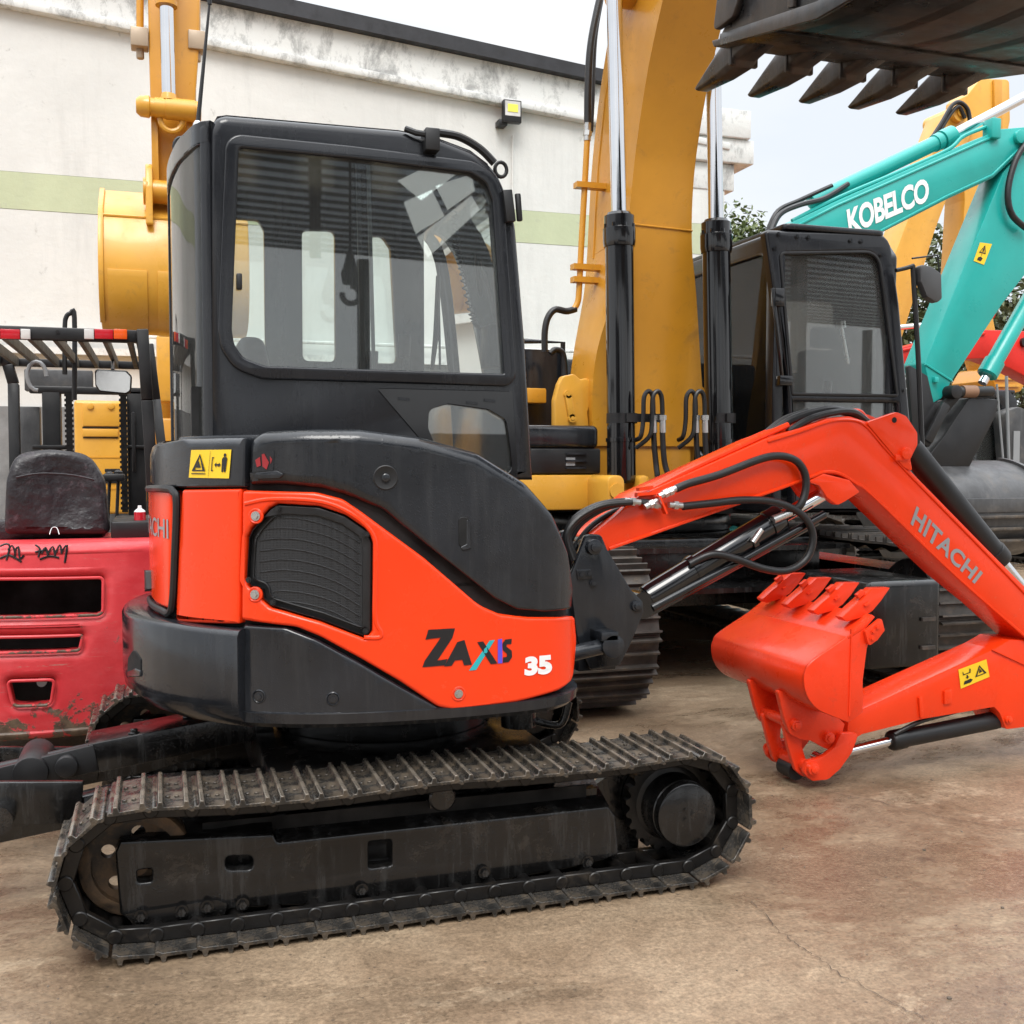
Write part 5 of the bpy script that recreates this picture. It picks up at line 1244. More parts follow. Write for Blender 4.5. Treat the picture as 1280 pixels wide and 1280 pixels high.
# =================================================================== OTHER MACHINES
def make_track(parent, A, B, c0, c1, width, R, pitch, mat, sag=0.02, grouser=0.035, chain=True, n_grouser=3):
    """crawler track: A = travel direction, B = across (unit vectors), c0/c1 = wheel centres on the B=0 edge"""
    A = Vector(A); B = Vector(B); c0 = Vector(c0); c1 = Vector(c1); Lx = (c1-c0).dot(A); Rc = R-0.045-grouser*0.5
    P = []
    for k in range(49): q = -PI/2-PI*k/48; P.append((Rc*math.cos(q), Rc*math.sin(q)))
    for k in range(1, 40): f = k/40; P.append((Lx*f, Rc-4*sag*f*(1-f)*(0.6+0.4*math.cos(4*PI*f))))
    for k in range(49): q = PI/2-PI*k/48; P.append((Lx+Rc*math.cos(q), Rc*math.sin(q)))
    for k in range(1, 40): f = k/40; P.append((Lx*(1-f), -Rc))
    Ls = [0]
    for i in range(len(P)): a, b = P[i], P[(i+1) % len(P)]; Ls.append(Ls[-1]+math.hypot(b[0]-a[0], b[1]-a[1]))
    def at(s):
        s %= Ls[-1]
        for i in range(len(P)):
            if Ls[i+1] >= s:
                f = (s-Ls[i])/max(1e-9, Ls[i+1]-Ls[i]); a, b = P[i], P[(i+1) % len(P)]; return Vector((a[0]+(b[0]-a[0])*f, a[1]+(b[1]-a[1])*f))
    N = int(round(Ls[-1]/pitch)); pt = Ls[-1]/N; belt = MB()
    W3 = lambda q, l: c0+A*q[0]+Vector((0,0,q[1]))+B*l
    ringin = []
    for k in range(2*N):
        q = at(k*pt/2); ringin.append(q)
    # inner belt of links
    vs = []; fs = []; n = len(ringin)
    for l, d in ((width*0.3,0.0),(width*0.7,0.0),(width*0.7,-0.06),(width*0.3,-0.06)):
        for i, q in enumerate(ringin):
            a = ringin[i-1]; b = ringin[(i+1) % n]; t = (b-a).normalized(); nr = Vector((-t.y, t.x)); dd = d*(1.0 if i % 2 else 0.55)
            vs.append(W3(q+nr*dd, l))
    for j in range(4):
        for i in range(n): fs.append((j*n+i, j*n+(i+1) % n, ((j+1) % 4)*n+(i+1) % n, ((j+1) % 4)*n+i))
    belt.add(vs, fs); tr = obj('crawler_track', belt, M['chain'], parent)
    h = pitch*0.5; g = grouser
    prof = [(-h,0.0),(h*1.05,-0.004),(h*1.05,0.012)]
    for k in range(n_grouser):
        x = h*(0.86-k*1.7/(n_grouser-1)) if n_grouser > 1 else 0; gh = g if k % 2 == 0 else g*0.75
        prof += [(x+h*0.09,0.014),(x+h*0.06,0.014+gh),(x-h*0.06,0.014+gh),(x-h*0.09,0.014)]
    prof += [(-h,0.014)]
    base = None
    M3 = Matrix((A, B, (0,0,1))).transposed()
    for k in range(N):
        a = at(k*pt-pt/2); b = at(k*pt+pt/2); c = (a+b)/2; t = (b-a).normalized(); nr = Vector((-t.y, t.x))
        if base is None:
            m = MB(); m.prism(prof, 0, width, lambda u, v, d: Vector((u, d, v))); base = obj('track_shoe', m, mat, tr, bev=0.0); moff = WLOC[base.name].copy(); o = base
        else: o = bpy.data.objects.new('track_shoe', base.data); COL.objects.link(o); o.parent = tr
        ang = math.atan2(t.y, t.x); R3 = M3 @ Matrix.Rotation(-ang+random.uniform(-0.015,0.015), 3, 'Y')
        o.rotation_euler = R3.to_euler(); o.location = W3(c+nr*0.005, 0)+R3 @ moff-WLOC[tr.name]
    wm_ = MB()
    for q in (c0, c1): wm_.lathe(q+B*width*0.2, B, [(0,0.05),(0,Rc*0.55),(0.01,Rc-0.08),(width*0.6-0.01,Rc-0.08),(width*0.6,Rc*0.55)], 30)
    wm_.box(*[tuple(v) for v in ((lambda p, q: (Vector((min(p.x,q.x),min(p.y,q.y),min(p.z,q.z))), Vector((max(p.x,q.x),max(p.y,q.y),max(p.z,q.z)))))(c0+B*width*0.22-Vector((0,0,R*0.55))+A*0.05, c1+B*width*0.78+Vector((0,0,R*0.5))-A*0.05))])
    obj('track_frame', wm_, M['frame'], parent); return tr
M['shoe2'] = paint('dry_muddy_track_steel', (0.075,0.066,0.058,1), 0.6, metal=0.2, var=0.35, bump=0.4, dirt=((0.19,0.14,0.09,1), 0.30, 9), scale=6)
# ------------------------------------------------------------------ big yellow excavator facing the camera
BX = thing('large_excavator', 'large yellow excavator with black cab facing the yard, its black toothed bucket raised overhead', 'excavator', (3.32, 7.4, 0))
for x0 in (1.85, 4.20): make_track(BX, (0,1,0), (1,0,0), (x0,5.47,0.45), (x0,8.9,0.45), 0.60, 0.455, 0.175, M['shoe2'])
m = MB(); m.box((2.47,6.2,0.42),(4.18,8.4,0.86)); m.cyl((3.32,7.4,0.86),(3.32,7.4,0.985),0.75,n=44); obj('center_frame', m, M['frame'], BX, bev=0.02)
m = MB()
for z0, z1, y0 in ((0.80,0.83,5.85),(0.56,0.59,5.75)): m.box((2.50,y0,z0),(4.16,6.19,z1))
obj('frame_rib', m, M['frame'], BX)
q0 = onY(1086,728,5.0); q1 = onY(1176,838,5.0)
m = MB(); m.box((q0.x,5.0,0.20),(min(q1.x,4.18),5.74,q0.z)); obj('front_guard', m, M['frame'], BX, bev=0.035, seg=3)
m = MB(); m.box((q1.x-0.14,4.985,0.30),(q1.x-0.05,5.002,0.32)); m.box((q1.x-0.14,4.985,0.46),(q1.x-0.05,5.002,0.48)); obj('guard_step', m, M['shoe2'], BX)
# superstructure
m = MB(); m.box((2.72,6.45,1.0),(4.70,9.2,1.24)); m.box((2.05,7.0,1.0),(2.72,9.2,1.24)); obj('house_frame', m, M['void'], BX)
m = MB(); m.box((2.10,7.2,1.245),(2.66,9.2,1.95)); m.box((2.66,7.9,1.245),(3.64,9.2,2.15)); obj('engine_housing', m, M['dark'], BX, bev=0.03)
m = MB(); m.py(rc([(2.1,1.0),(4.7,1.0),(4.7,2.1,0.1),(2.1,2.1,0.1)],0), 9.2, 9.75); obj('counterweight', m, M['yellow'], BX, bev=0.06)
a = onY(640,594,6.25); b = onY(751,637,6.25)
m = MB(); m.box((a.x,6.25,b.z),(b.x,6.98,a.z)); st_ = obj('step_box', m, M['yellow'], BX, bev=0.012)
a2 = onY(640,560,6.3); b2 = onY(749,593,6.3)
m = MB(); m.box((a2.x,6.27,b2.z+0.004),(b2.x,6.95,a2.z)); tb_ = obj('tool_box', m, M['rubber'], BX, bev=0.015)
a3 = onY(640,531,6.3); b3 = onY(746,562,6.3)
m = MB(); m.box((a3.x,6.26,b3.z+0.006),(b3.x,6.97,a3.z)); obj('box_lid', m, M['hood'], tb_, bev=0.035, seg=4)
for yy in (567,576,585):
    v = onY(707,yy,6.27); w = onY(732,yy,6.27); m = MB(); m.bar((v.x,6.262,v.z),(w.x,6.262,w.z),0.012,0.012,(0,1,0)); obj('box_slat', m, M['dark'], tb_)
v = onY(713,577,6.27); m = MB(); m.box((v.x-0.03,6.266,v.z-0.025),(v.x+0.03,6.272,v.z+0.025)); obj('lamp_lens', m, M['grey'], tb_)
a4 = onY(655,440,7.2); b4 = onY(693,526,7.2)
m = MB(); m.box((a4.x-0.3,7.0,1.25),(b4.x,7.19,a4.z)); m.tube([(b4.x-0.02,6.98,1.25),(b4.x-0.02,6.98,a4.z+0.05),(b4.x-0.3,6.98,a4.z+0.05)],0.018,8); obj('side_bulkhead', m, M['dark'], BX, bev=0.01)
m = MB(); v = onY(668,495,6.9); m.box((v.x-0.09,6.85,v.z-0.05),(v.x+0.07,6.97,v.z+0.05)); obj('relay_box', m, M['yellow2'], BX, bev=0.01)
# boom foot bracket plates
bkp = [(694,540),(694,500,6),(699,480,4),(704,470,6),(718,467,6),(726,474,4),(736,472,6),(741,482,6),(739,500,8),(735,515),(737,540)]
m = MB(); m.py(XZ(rc(bkp,0),6.42), 6.42, 6.50); fb_ = obj('foot_bracket', m, M['yellow'], BX, bev=0.012)
for x, y, r in ((709,493,0.026),(714,523,0.026)):
    v = onY(x,y,6.42); m = MB(); m.cyl((v.x,6.395,v.z),(v.x,6.43,v.z),r,n=18); m.cyl((v.x,6.39,v.z),(v.x,6.4,v.z),r*0.5,n=12); obj('bracket_boss', m, M['yellow'], fb_)
v1 = onY(709,493,6.42); v2 = onY(714,523,6.42); m = MB(); m.bar((v1.x,6.41,v1.z),(v2.x,6.41,v2.z),0.045,0.03,(0,1,0)); obj('bracket_link', m, M['yellow'], fb_, bev=0.005)
bkp2 = [(858,540),(860,480,6),(862,472,4),(868,478,4),(880,484,6),(884,500,6),(884,540)]
m = MB(); m.py(XZ(rc(bkp2,0),6.42), 6.42, 6.50); fb2 = obj('foot_bracket', m, M['yellow2'], BX, bev=0.012)
m = MB(); a = onY(742,512,6.40); b = onY(864,640,6.40); m.box((a.x,6.40,1.0),(b.x,6.46,a.z)); m.box((2.7,6.5,1.25),(3.4,7.8,1.5)); obj('house_front', m, M['yellow2'], BX, bev=0.02)
# lower corner ears of the lift cylinders
for x0, x1 in ((754,775),(793,806)):
    a = onY(x0,594,6.0); b = onY(x1,645,6.0); m = MB(); m.py(rc([(a.x,b.z),(b.x,b.z),(b.x,a.z,0.05),(a.x,a.z,0.05)],0), 5.93, 6.3); o = obj('cylinder_ear', m, M['yellow'], BX, bev=0.012)
    m = MB(); m.cyl(((a.x+b.x)/2,5.915,(a.z+b.z)/2+0.03),((a.x+b.x)/2,5.935,(a.z+b.z)/2+0.03),0.045,n=20); obj('ear_pin', m, M['yellow'], o)
# boom
def smooth_n(rows, n):
    out = []; N = len(rows)
    for i in range(N-1):
        p0, p1, p2, p3 = rows[max(i-1,0)], rows[i], rows[i+1], rows[min(i+2,N-1)]
        for k in range(n):
            t = k/n; out.append([0.5*(2*b+(c-a)*t+(2*a-5*b+4*c-d)*t*t+(3*b-a-3*c+d)*t**3) for a,b,c,d in zip(p0,p1,p2,p3)])
    out.append(list(rows[-1])); return out
secs = [(1.45,2.62,3.40,6.38,6.80),(1.75,2.60,3.38,6.36,6.78),(2.05,2.62,3.34,6.33,6.75),(2.45,2.72,3.27,6.26,6.82),(2.7,2.76,3.22,6.22,6.86),(3.0,2.78,3.20,6.18,6.87),(3.3,2.79,3.20,6.12,6.85),(3.7,2.79,3.20,5.96,6.74),(4.1,2.79,3.20,5.71,6.56),(4.6,2.79,3.20,5.32,6.28),(5.2,2.79,3.20,4.85,5.85),(5.8,2.80,3.19,4.35,5.30),(6.4,2.82,3.17,3.9,4.6),(6.7,2.85,3.14,3.7,4.2)]
zs = [tuple(v) for v in smooth_n(secs, 4)]
m = MB(); m.loft([[Vector((q[1],q[3],q[0])),Vector((q[2],q[3],q[0])),Vector((q[2],q[4],q[0])),Vector((q[1],q[4],q[0]))] for q in zs])
bboom = obj('boom', m, M['yellow2'], BX, smooth_ang=30)
def sec_at(z):
    for i in range(len(secs)-1):
        if secs[i][0] <= z <= secs[i+1][0]:
            f = (z-secs[i][0])/(secs[i+1][0]-secs[i][0]); return [secs[i][k]+(secs[i+1][k]-secs[i][k])*f for k in range(5)]
# weld seams across the belly and along the side, side boss
s_ = sec_at(2.82); m = MB(); m.tube([(s_[1],s_[3]-0.001,2.82),(s_[2],s_[3]-0.001,2.805)], 0.006, 6); obj('weld_seam', m, M['yellow2'], bboom)
m = MB(); m.tube([(s_[1]-0.001,s_[3],2.75),(s_[1]-0.001,s_[4],2.72)], 0.006, 6); obj('weld_seam', m, M['yellow2'], bboom)
m = MB(); m.tube([(secs[i][1]-0.001,secs[i][4]-0.12,secs[i][0]) for i in range(4,10)], 0.006, 6); obj('weld_seam', m, M['yellow2'], bboom)
v = onX(790,2,2.79); m = MB(); m.cyl((2.66,v.y,v.z+0.1),(2.80,v.y,v.z+0.1),0.14,n=28); m.cyl((2.62,v.y,v.z+0.1),(2.67,v.y,v.z+0.1),0.09,n=24); obj('pivot_boss', m, M['yellow2'], bboom)
# lift cylinders
for xb, xg, xr, X in ((777,774,767,0),(900,895,890,1)):
    p0 = onY(xb,604,6.05); p1 = onY(xg,282 if X == 0 else 290,6.05); p2 = onY(xr,-40,6.05); ax = (p1-p0).normalized(); L = (p1-p0).length
    m = MB(); m.lathe(p0, ax, [(0,0.07),(0.02,0.088),(0.25,0.088),(0.252,0.094),(0.275,0.094),(0.277,0.086),(L-0.13,0.086),(L-0.128,0.094),(L-0.10,0.099),(L-0.02,0.099),(L-0.015,0.091),(L+0.055,0.091),(L+0.06,0.078),(L+0.075,0.07)], 36)
    for k in range(8): q = 2*PI*k/8; m.cyl(p0+ax*(L-0.02)+Vector((0.088*math.cos(q),0.088*math.sin(q),0)), p0+ax*(L+0.004)+Vector((0.088*math.cos(q),0.088*math.sin(q),0)), 0.011, n=6)
    cy = obj('lift_cylinder', m, M['gloss'], BX)
    m = MB(); m.cyl(p1, p2, 0.047, n=30); obj('rod', m, M['chrome'], cy)
    zc = onY(xb,523,6.05).z; m = MB(); m.cyl((p0.x,6.05,zc-0.03),(p0.x,6.05,zc+0.03),0.094,n=30); m.box((p0.x-0.02,5.93,zc-0.025),(p0.x+(0.20 if X == 0 else -0.1),5.96,zc+0.025) if X == 0 else (p0.x+0.02,5.96,zc+0.025)); obj('hose_band', m, M['rubber'], cy)
    # hose loops with bright fittings
    sx = 0 if X == 0 else 53
    for k in range(2):
        dx = sx+k*11; yy = 5.90-0.02*k
        m = MB(); m.tube(smooth([onY(795+sx,550+k*10,yy+0.05),onY(801+dx,545,yy),onY(804+dx,525,yy),onY(805+dx,497,yy),onY(811+dx,489,yy),onY(816+dx,497,yy),onY(817+dx,522,yy)],6),0.014,8)
        m.tube(smooth([onY(817+dx,540,yy),onY(818+dx,560,yy),onY(820+dx,580,yy),onY(822+dx+k*4,606,yy),onY(818+dx,640,yy+0.2)],6),0.017,8); o = obj('hydraulic_hose', m, M['hose'], cy)
        m = MB(); m.cyl(onY(817+dx,519,yy),onY(817.5+dx,541,yy),0.019,n=12); m.cyl(onY(817+dx,519,yy),onY(817+dx,525,yy),0.024,n=6); obj('hose_fitting', m, M['steel'], o)
# pipe up the left side of the boom
Yp = 6.62
m = MB(); m.tube(smooth([onY(734,174,Yp),onY(731,230,Yp),onY(727,300,Yp),onY(724,360,Yp),onY(722,378,Yp),onY(716,388,Yp)],6),0.020,10); pp_ = obj('boom_pipe', m, M['yellow2'], BX)
for y in (232,334,350):
    v = onY(729 if y < 300 else 725,y,Yp); m = MB(); m.box((v.x-0.055,Yp-0.035,v.z-0.018),(v.x+0.16,Yp+0.035,v.z+0.018)); obj('pipe_clamp', m, M['yellow2'], pp_)
m = MB(); m.tube(smooth([onY(757,-30,Yp),onY(746,15,Yp),onY(738,60,Yp),onY(735,110,Yp),onY(734.5,156,Yp)],6),0.024,10); m.tube(smooth([onY(752,0,Yp+0.1),onY(744,50,Yp+0.1),onY(741,120,Yp+0.1),onY(739,165,Yp+0.1)],6),0.014,8); hs_ = obj('hydraulic_hose', m, M['hose'], BX)
m = MB(); m.cyl(onY(734.5,154,Yp),onY(734,176,Yp),0.024,n=12); m.cyl(onY(734.5,164,Yp),onY(734,170,Yp),0.03,n=6); obj('hose_fitting', m, M['steel'], hs_)
m = MB(); m.tube(smooth([onY(720,386,Yp),onY(708,389,Yp),onY(694,387,Yp),onY(685,397,Yp),onY(681,415,Yp),onY(681,440,Yp)],6),0.022,10); m.tube(smooth([onY(688,442,6.8),onY(694,437,6.8),onY(703,441,6.8),onY(706,458,6.8),onY(706,475,6.8)],6),0.020,10); obj('hydraulic_hose', m, M['hose'], BX)
# cab
CYF = 5.93
cabm = MB()
front = [(957,287,0.03),(1113,291,0.14),(1125,380),(1139,530),(1143,640),(992,640),(985,470),(970,377)]
fr_ = rc([(lambda v, p: (v.x,v.z)+tuple(p[2:]))(onY(p[0],p[1],CYF),p) for p in front],0.01)
w1 = rc([(lambda v, p: (v.x,v.z)+tuple(p[2:]))(onY(p[0],p[1],CYF),p) for p in [(976,317,0.03),(1098,315,0.16),(1104,360),(1121,494,0.01),(991,492,0.01)]],0.01)
w2 = XZ(rc([(992,502),(1122,504),(1127,605),(996,605)],2),CYF)
cabm.plate(fr_, FY(CYF), 0.07, 0.022, 4, [w1,w2]); bcab = obj('cab', cabm, M['cabblack'], BX, smooth_ang=45)
for w, nme in ((w1,'windscreen'),(w2,'lower_windscreen')):
    m = MB(); m.plate(inset(ccw(w),-0.006), FY(CYF+0.03), 0.006, 0); obj(nme, m, M['glass2'], bcab, smooth_ang=0)
m = MB(); m.plate(inset(ccw(w1),-0.012), FY(CYF-0.006), 0.012, 0.004, 2, [inset(ccw(w1),0.006)]); obj('window_seal', m, M['rubber'], bcab)
ztop = onY(1000,287,CYF).z; XS_ = 3.655; XF_ = 4.55; YBK = 7.65
sidep_ = [(CYF+0.02,1.02),(CYF+0.02,1.8),(CYF+0.0,ztop-0.12,0.06),(CYF+0.10,ztop-0.01,0.08),(YBK,ztop-0.01,0.10),(YBK,1.02)]
sw_ = rc([(CYF+0.13,1.40,0.04),(CYF+0.13,ztop-0.14,0.10),(YBK-0.10,ztop-0.13,0.06),(YBK-0.10,1.75,0.05),(6.9,1.4,0.1)],0)
for X, sg in ((XS_,1),(XF_,-1)):
    m = MB(); m.plate(rc(sidep_,0), FX(X,sg), 0.06, 0.02, 3, [sw_]); obj('side_frame', m, M['cabblack'], bcab, smooth_ang=45)
    m = MB(); m.plate(inset(ccw(sw_),-0.005), FX(X+sg*0.02,sg), 0.006, 0); obj('side_window', m, M['darkglass'] if sg > 0 else M['glass2'], bcab, smooth_ang=0)
m = MB(); m.box((XS_+0.03,CYF+0.08,ztop-0.05),(XF_-0.02,YBK-0.02,ztop-0.004)); m.pz(rc([(XS_+0.05,CYF-0.01),(XF_-0.1,CYF-0.01),(XF_-0.05,YBK-0.05),(XS_+0.05,YBK-0.05)],0.06),ztop-0.003,ztop+0.035); obj('cab_roof', m, M['hood'], bcab, bev=0.012)
m = MB(); m.plate([(XS_+0.06,1.02),(XF_-0.06,1.02),(XF_-0.06,ztop-0.05),(XS_+0.06,ztop-0.05)], FY(YBK-0.06), 0.04, 0, holes=[rc([(XS_+0.16,1.8),(XF_-0.16,1.8),(XF_-0.16,ztop-0.16),(XS_+0.16,ztop-0.16)],0.06)]); obj('rear_frame', m, M['cabblack'], bcab)
m = MB(); m.box((XS_+0.065,CYF+0.08,1.02),(XF_-0.065,YBK-0.07,1.12)); obj('cab_floor', m, M['void'], bcab)
m = MB(); m.box((3.95,6.75,1.45),(4.42,7.2,1.58)); se = obj('operator_seat', m, M['vinyl'], bcab, bev=0.04, seg=3)
m = MB(); m.box((3.97,7.13,1.58),(4.40,7.26,2.20)); m.box((4.07,7.16,2.22),(4.30,7.25,2.38)); obj('seat_back', m, M['vinyl'], se, bev=0.04, seg=3)
for x in (3.86,4.50):
    m = MB(); m.box((x-0.06,6.6,1.3),(x+0.06,7.1,1.66)); c_ = obj('control_console', m, M['rubber'], bcab, bev=0.02)
    m = MB(); m.tube([(x,6.65,1.66),(x,6.62,1.82)],0.012,8); m.lathe((x,6.65,1.66),(0,-0.1,1),[(0,0.05),(0.03,0.04),(0.05,0.045),(0.08,0.03)],14); m.cyl((x,6.62,1.8),(x,6.61,1.92),0.024,0.03,n=12); obj('control_lever', m, M['rubber'], c_)
m = MB(); m.tube([onY(1052,410,6.3),onY(1060,455,6.3)],0.012,8); m.tube([onY(1052,410,6.3)+Vector((0,0,0.0)),onY(1051,402,6.3)],0.03,10); obj('travel_lever', m, M['steel'], bcab)
m = MB(); m.tube([onY(966,360,CYF-0.03),onY(970,400,CYF-0.03),onY(978,476,CYF-0.03)],0.013,6); v = onY(972,371,CYF-0.02); m.box((v.x-0.03,CYF-0.045,v.z-0.06),(v.x+0.035,CYF+0.01,v.z+0.05)); v = onY(979,474,CYF-0.02); m.box((v.x-0.04,CYF-0.05,v.z-0.04),(v.x+0.05,CYF+0.0,v.z+0.02)); obj('wiper', m, M['gloss'], bcab, bev=0.004)
for x, y in ((968,311),(1101,319),(973,293),(996,296),(1010,297),(1063,301),(1076,302),(1130,488)):
    m = MB(); m.bolt(onY(x,y,CYF-0.002),(0,-1,0),0.010,0.010); obj('frame_bolt', m, M['gloss'], bcab)
# mirror and its rails
m = MB(); Ym = 5.8; m.tube(smooth([onY(1120,338,Ym),onY(1133,335,Ym),onY(1142,332,Ym)],4),0.014,8); m.tube([onY(1141,332,Ym),onY(1148,450,Ym),onY(1153,565,Ym)],0.016,8); m.tube([onY(1140,323,Ym),onY(1172,319,Ym),onY(1175,348,Ym)],0.006,6); mr = obj('mirror_arm', m, M['rubber'], bcab)
m = MB(); m.py(XZ(rc([(1149,330),(1164,333),(1176,342),(1177,374),(1170,379),(1158,371),(1150,352)],5),Ym-0.03), Ym-0.04, Ym+0.02); mi = obj('side_mirror', m, paint('grey_mirror_housing',(0.06,0.062,0.065,1),0.45), bcab, bev=0.012)
# arm and bucket in front, above the picture
m = MB(); m.px(rc([(3.75,6.75),(4.35,6.6),(4.0,5.6),(3.62,4.15),(3.30,3.98),(3.22,4.2),(3.32,5.4)],0.08), 2.84, 3.15); barm = obj('arm', m, M['yellow2'], BX, bev=0.02)
BKX0, BKX1 = 2.20, 3.49
lipY, lipZ = 4.03, 3.08
pf = smooth([(lipY,lipZ),(3.6,2.96),(3.15,2.88),(2.75,2.88),(2.42,3.01),(2.24,3.28),(2.26,3.63),(2.48,3.96),(2.85,4.10),(3.2,4.08)],5)
pf = [(p[0],p[1]) for p in pf]
m = MB(); inn2 = offs(pf,0.022); 
if inn2[len(pf)//2][0] < pf[len(pf)//2][0]: inn2 = offs(pf,-0.022)
m.px(pf+list(reversed(inn2)), BKX0+0.002, BKX1-0.002)
sd_ = pf+[(3.35,3.98),(3.62,3.55),(3.85,3.2)]
M['bigbucket'] = paint('scuffed_black_bucket_steel', (0.020,0.020,0.022,1), 0.30, metal=0.2, var=0.35, bump=0.14, dirt=((0.11,0.078,0.055,1), 0.42, 2.2), scale=4, streak=0.35)
for x0 in (BKX0,BKX1-0.03): m.px(sd_, x0, x0+0.03)
bb = obj('bucket', m, M['bigbucket'], BX, bev=0.004, smooth_ang=45)
for k in range(5):
    x = 2.30+0.2*k
    wr_ = MB(); wr_.px(pf[3:26]+list(reversed(offs(pf[3:26], 0.012 if inn2[10][1] < pf[10][1] else -0.012))), BKX0+0.09+k*0.235, BKX0+0.15+k*0.235); obj('wear_strip', wr_, M['bigbucket'], bb)
m = MB(); m.px([(lipY+0.05,lipZ+0.012),(lipY-0.42,lipZ-0.10),(lipY-0.42,lipZ-0.128),(lipY+0.03,lipZ-0.022)], BKX0-0.008, BKX1+0.008); obj('cutting_edge', m, M['bigbucket'], bb, bev=0.006)
tprof = [(-0.24,-0.06),(-0.02,-0.055),(0.0,-0.075),(0.14,-0.062),(0.36,-0.02),(0.375,-0.005),(0.20,0.045),(0.03,0.085),(0.0,0.070),(-0.18,0.06)]
tdir = Vector((0.985,-0.10)).normalized(); tnr = Vector((0.10,0.985))
base = None
for k in range(5):
    x = BKX0+0.0+0.055+k*(BKX1-BKX0-0.11-0.12)/4
    if base is None:
        m = MB(); rings = []
        for dx, s in ((0.0,0.7),(0.02,1.0),(0.10,1.0),(0.12,0.7)):
            r = []
            for u, w in tprof:
                nar = 1-0.45*max(0,u)/0.37
                q = Vector((lipY,lipZ-0.03))+tdir*u+tnr*(w*s*1.0); r.append(Vector((x+0.06+(dx-0.06)*nar,q.x,q.y)))
            rings.append(r)
        m.loft(rings); m.box((x-0.004,lipY-0.012,lipZ-0.10),(x+0.124,lipY+0.012,lipZ+0.055)); base = obj('tooth', m, M['bigbucket'], bb, bev=0.006); tx0 = x
    else:
        c = base.copy(); COL.objects.link(c); c.parent = bb; c.location = base.location+Vector((x-tx0,0,0))
m = MB(); m.px(rc([(4.02,3.10),(3.86,3.10),(3.62,3.38),(3.70,3.60),(3.92,3.48)],0.03), BKX0-0.035, BKX0-0.004); sc2 = obj('side_cutter', m, M['bigbucket'], bb, bev=0.008)
for y, z in ((3.82,3.32),(3.74,3.46)):
    m = MB(); m.cyl((BKX0-0.05,y,z),(BKX0-0.033,y,z),0.026,n=6); obj('cutter_bolt', m, M['bigbucket'], sc2)
m = MB(); m.px([(3.45,2.98),(3.49,2.99),(3.44,3.93),(3.40,3.92)], BKX0-0.02, BKX0-0.003); m.px([(3.98,3.035),(3.3,2.88),(2.75,2.85),(2.75,2.89),(3.3,2.94),(3.97,3.08)], BKX0-0.022, BKX0-0.004); obj('side_rib', m, M['bigbucket'], bb, bev=0.004)
for x0 in (2.78,3.16):
    m = MB(); m.px(rc([(2.5,3.9),(2.9,4.03),(3.45,4.03),(3.42,4.25),(3.2,4.32),(2.7,4.25)],0.06), x0, x0+0.05); obj('bucket_ear', m, M['bigbucket'], bb, bev=0.006)
# ------------------------------------------------------------------ left yellow excavator (arm and bucket hanging down)
LX = thing('excavator', 'yellow excavator by the white wall, arm and yellow bucket hanging left of the mini cab', 'excavator', (0.1, 12.2, 0))
Yb = 8.5; bx0 = onY(124,300,Yb).x; bx1 = bx0+1.06
zt_b = onY(150,224,Yb).z; zb_b = onY(150,411,Yb).z; Hb = zt_b-zb_b
pf2 = smooth([(8.86,zt_b),(8.56,zt_b-0.20),(8.46,zt_b-0.36),(8.40,zt_b-0.62),(8.44,zt_b-0.86),(8.58,zb_b+0.06),(8.84,zb_b),(9.25,zb_b+0.06)],5); pf2 = [(p[0],p[1]) for p in pf2]
m = MB(); m.px(pf2+[(9.35,zb_b+0.3),(9.2,zt_b-0.1)], bx0, bx1); lb = obj('bucket', m, M['yellow'], LX, bev=0.012, smooth_ang=45)
m = MB(); ri = pf2[0:26]; m.px(ri+list(reversed(offs(ri,-0.014 if offs(ri,-0.014)[10][0] < ri[10][0] else 0.014))), bx0-0.006, bx0+0.03); obj('edge_flange', m, M['yellow'], lb, bev=0.003)
for xa, xb2 in ((134,184),(197,250)):
    a = onY(xa,336,8.42); b = onY(xb2,336,8.42); P = [p for p in pf2 if zt_b-1.08 < p[1] < onY(150,336,8.42).z]
    o_ = offs(P,-0.010); o_ = o_ if o_[3][0] < P[3][0] else offs(P,0.010)
    m = MB(); m.px(P+list(reversed(o_)), a.x, b.x); obj('wear_plate', m, M['yellow'], lb, bev=0.003)
m = MB(); zz = onY(150,268,8.45).z; m.tube([(bx0,8.50,zz),(bx1,8.50,zz)],0.012,6); obj('weld_seam', m, M['yellow'], lb)
ya0, ya1 = 8.55, 8.95
for xa in (182,243):
    v = onY(xa,240,8.5); m = MB(); m.px(rc([(8.40,zt_b-0.34),(8.42,zt_b-0.05,0.08),(8.50,zt_b+0.14,0.10),(8.75,zt_b+0.14,0.10),(8.95,zt_b-0.2)],0.02), v.x-0.0, v.x+0.05); obj('bucket_ear', m, M['yellow'], lb, bev=0.01)
v0 = onY(186,237,8.47); v1 = onY(250,237,8.47); m = MB(); m.cyl((v0.x,8.52,v0.z),(v1.x,8.52,v0.z),0.085,n=26); m.cyl((v0.x-0.04,8.52,v0.z),(v0.x,8.52,v0.z),0.10,n=26); obj('bucket_pin', m, M['yellow2'], lb, bev=0.006)
arm_px = [(184,-60),(186,60),(188,130),(191,236),(243,236),(244,130),(249,60),(252,-60)]
m = MB(); m.py(XZ(arm_px,8.62), 8.62, 9.02); la = obj('arm', m, M['yellow2'], LX, bev=0.02)
for xa in (189,233):
    m = MB(); m.py(XZ(rc([(xa,142),(xa+8,142),(xa+10,236),(xa+1,236)],1),8.50), 8.50, 8.615); obj('link_plate', m, M['yellow2'], LX, bev=0.01)
va = onY(170,132,8.45); vb = onY(245,132,8.45)
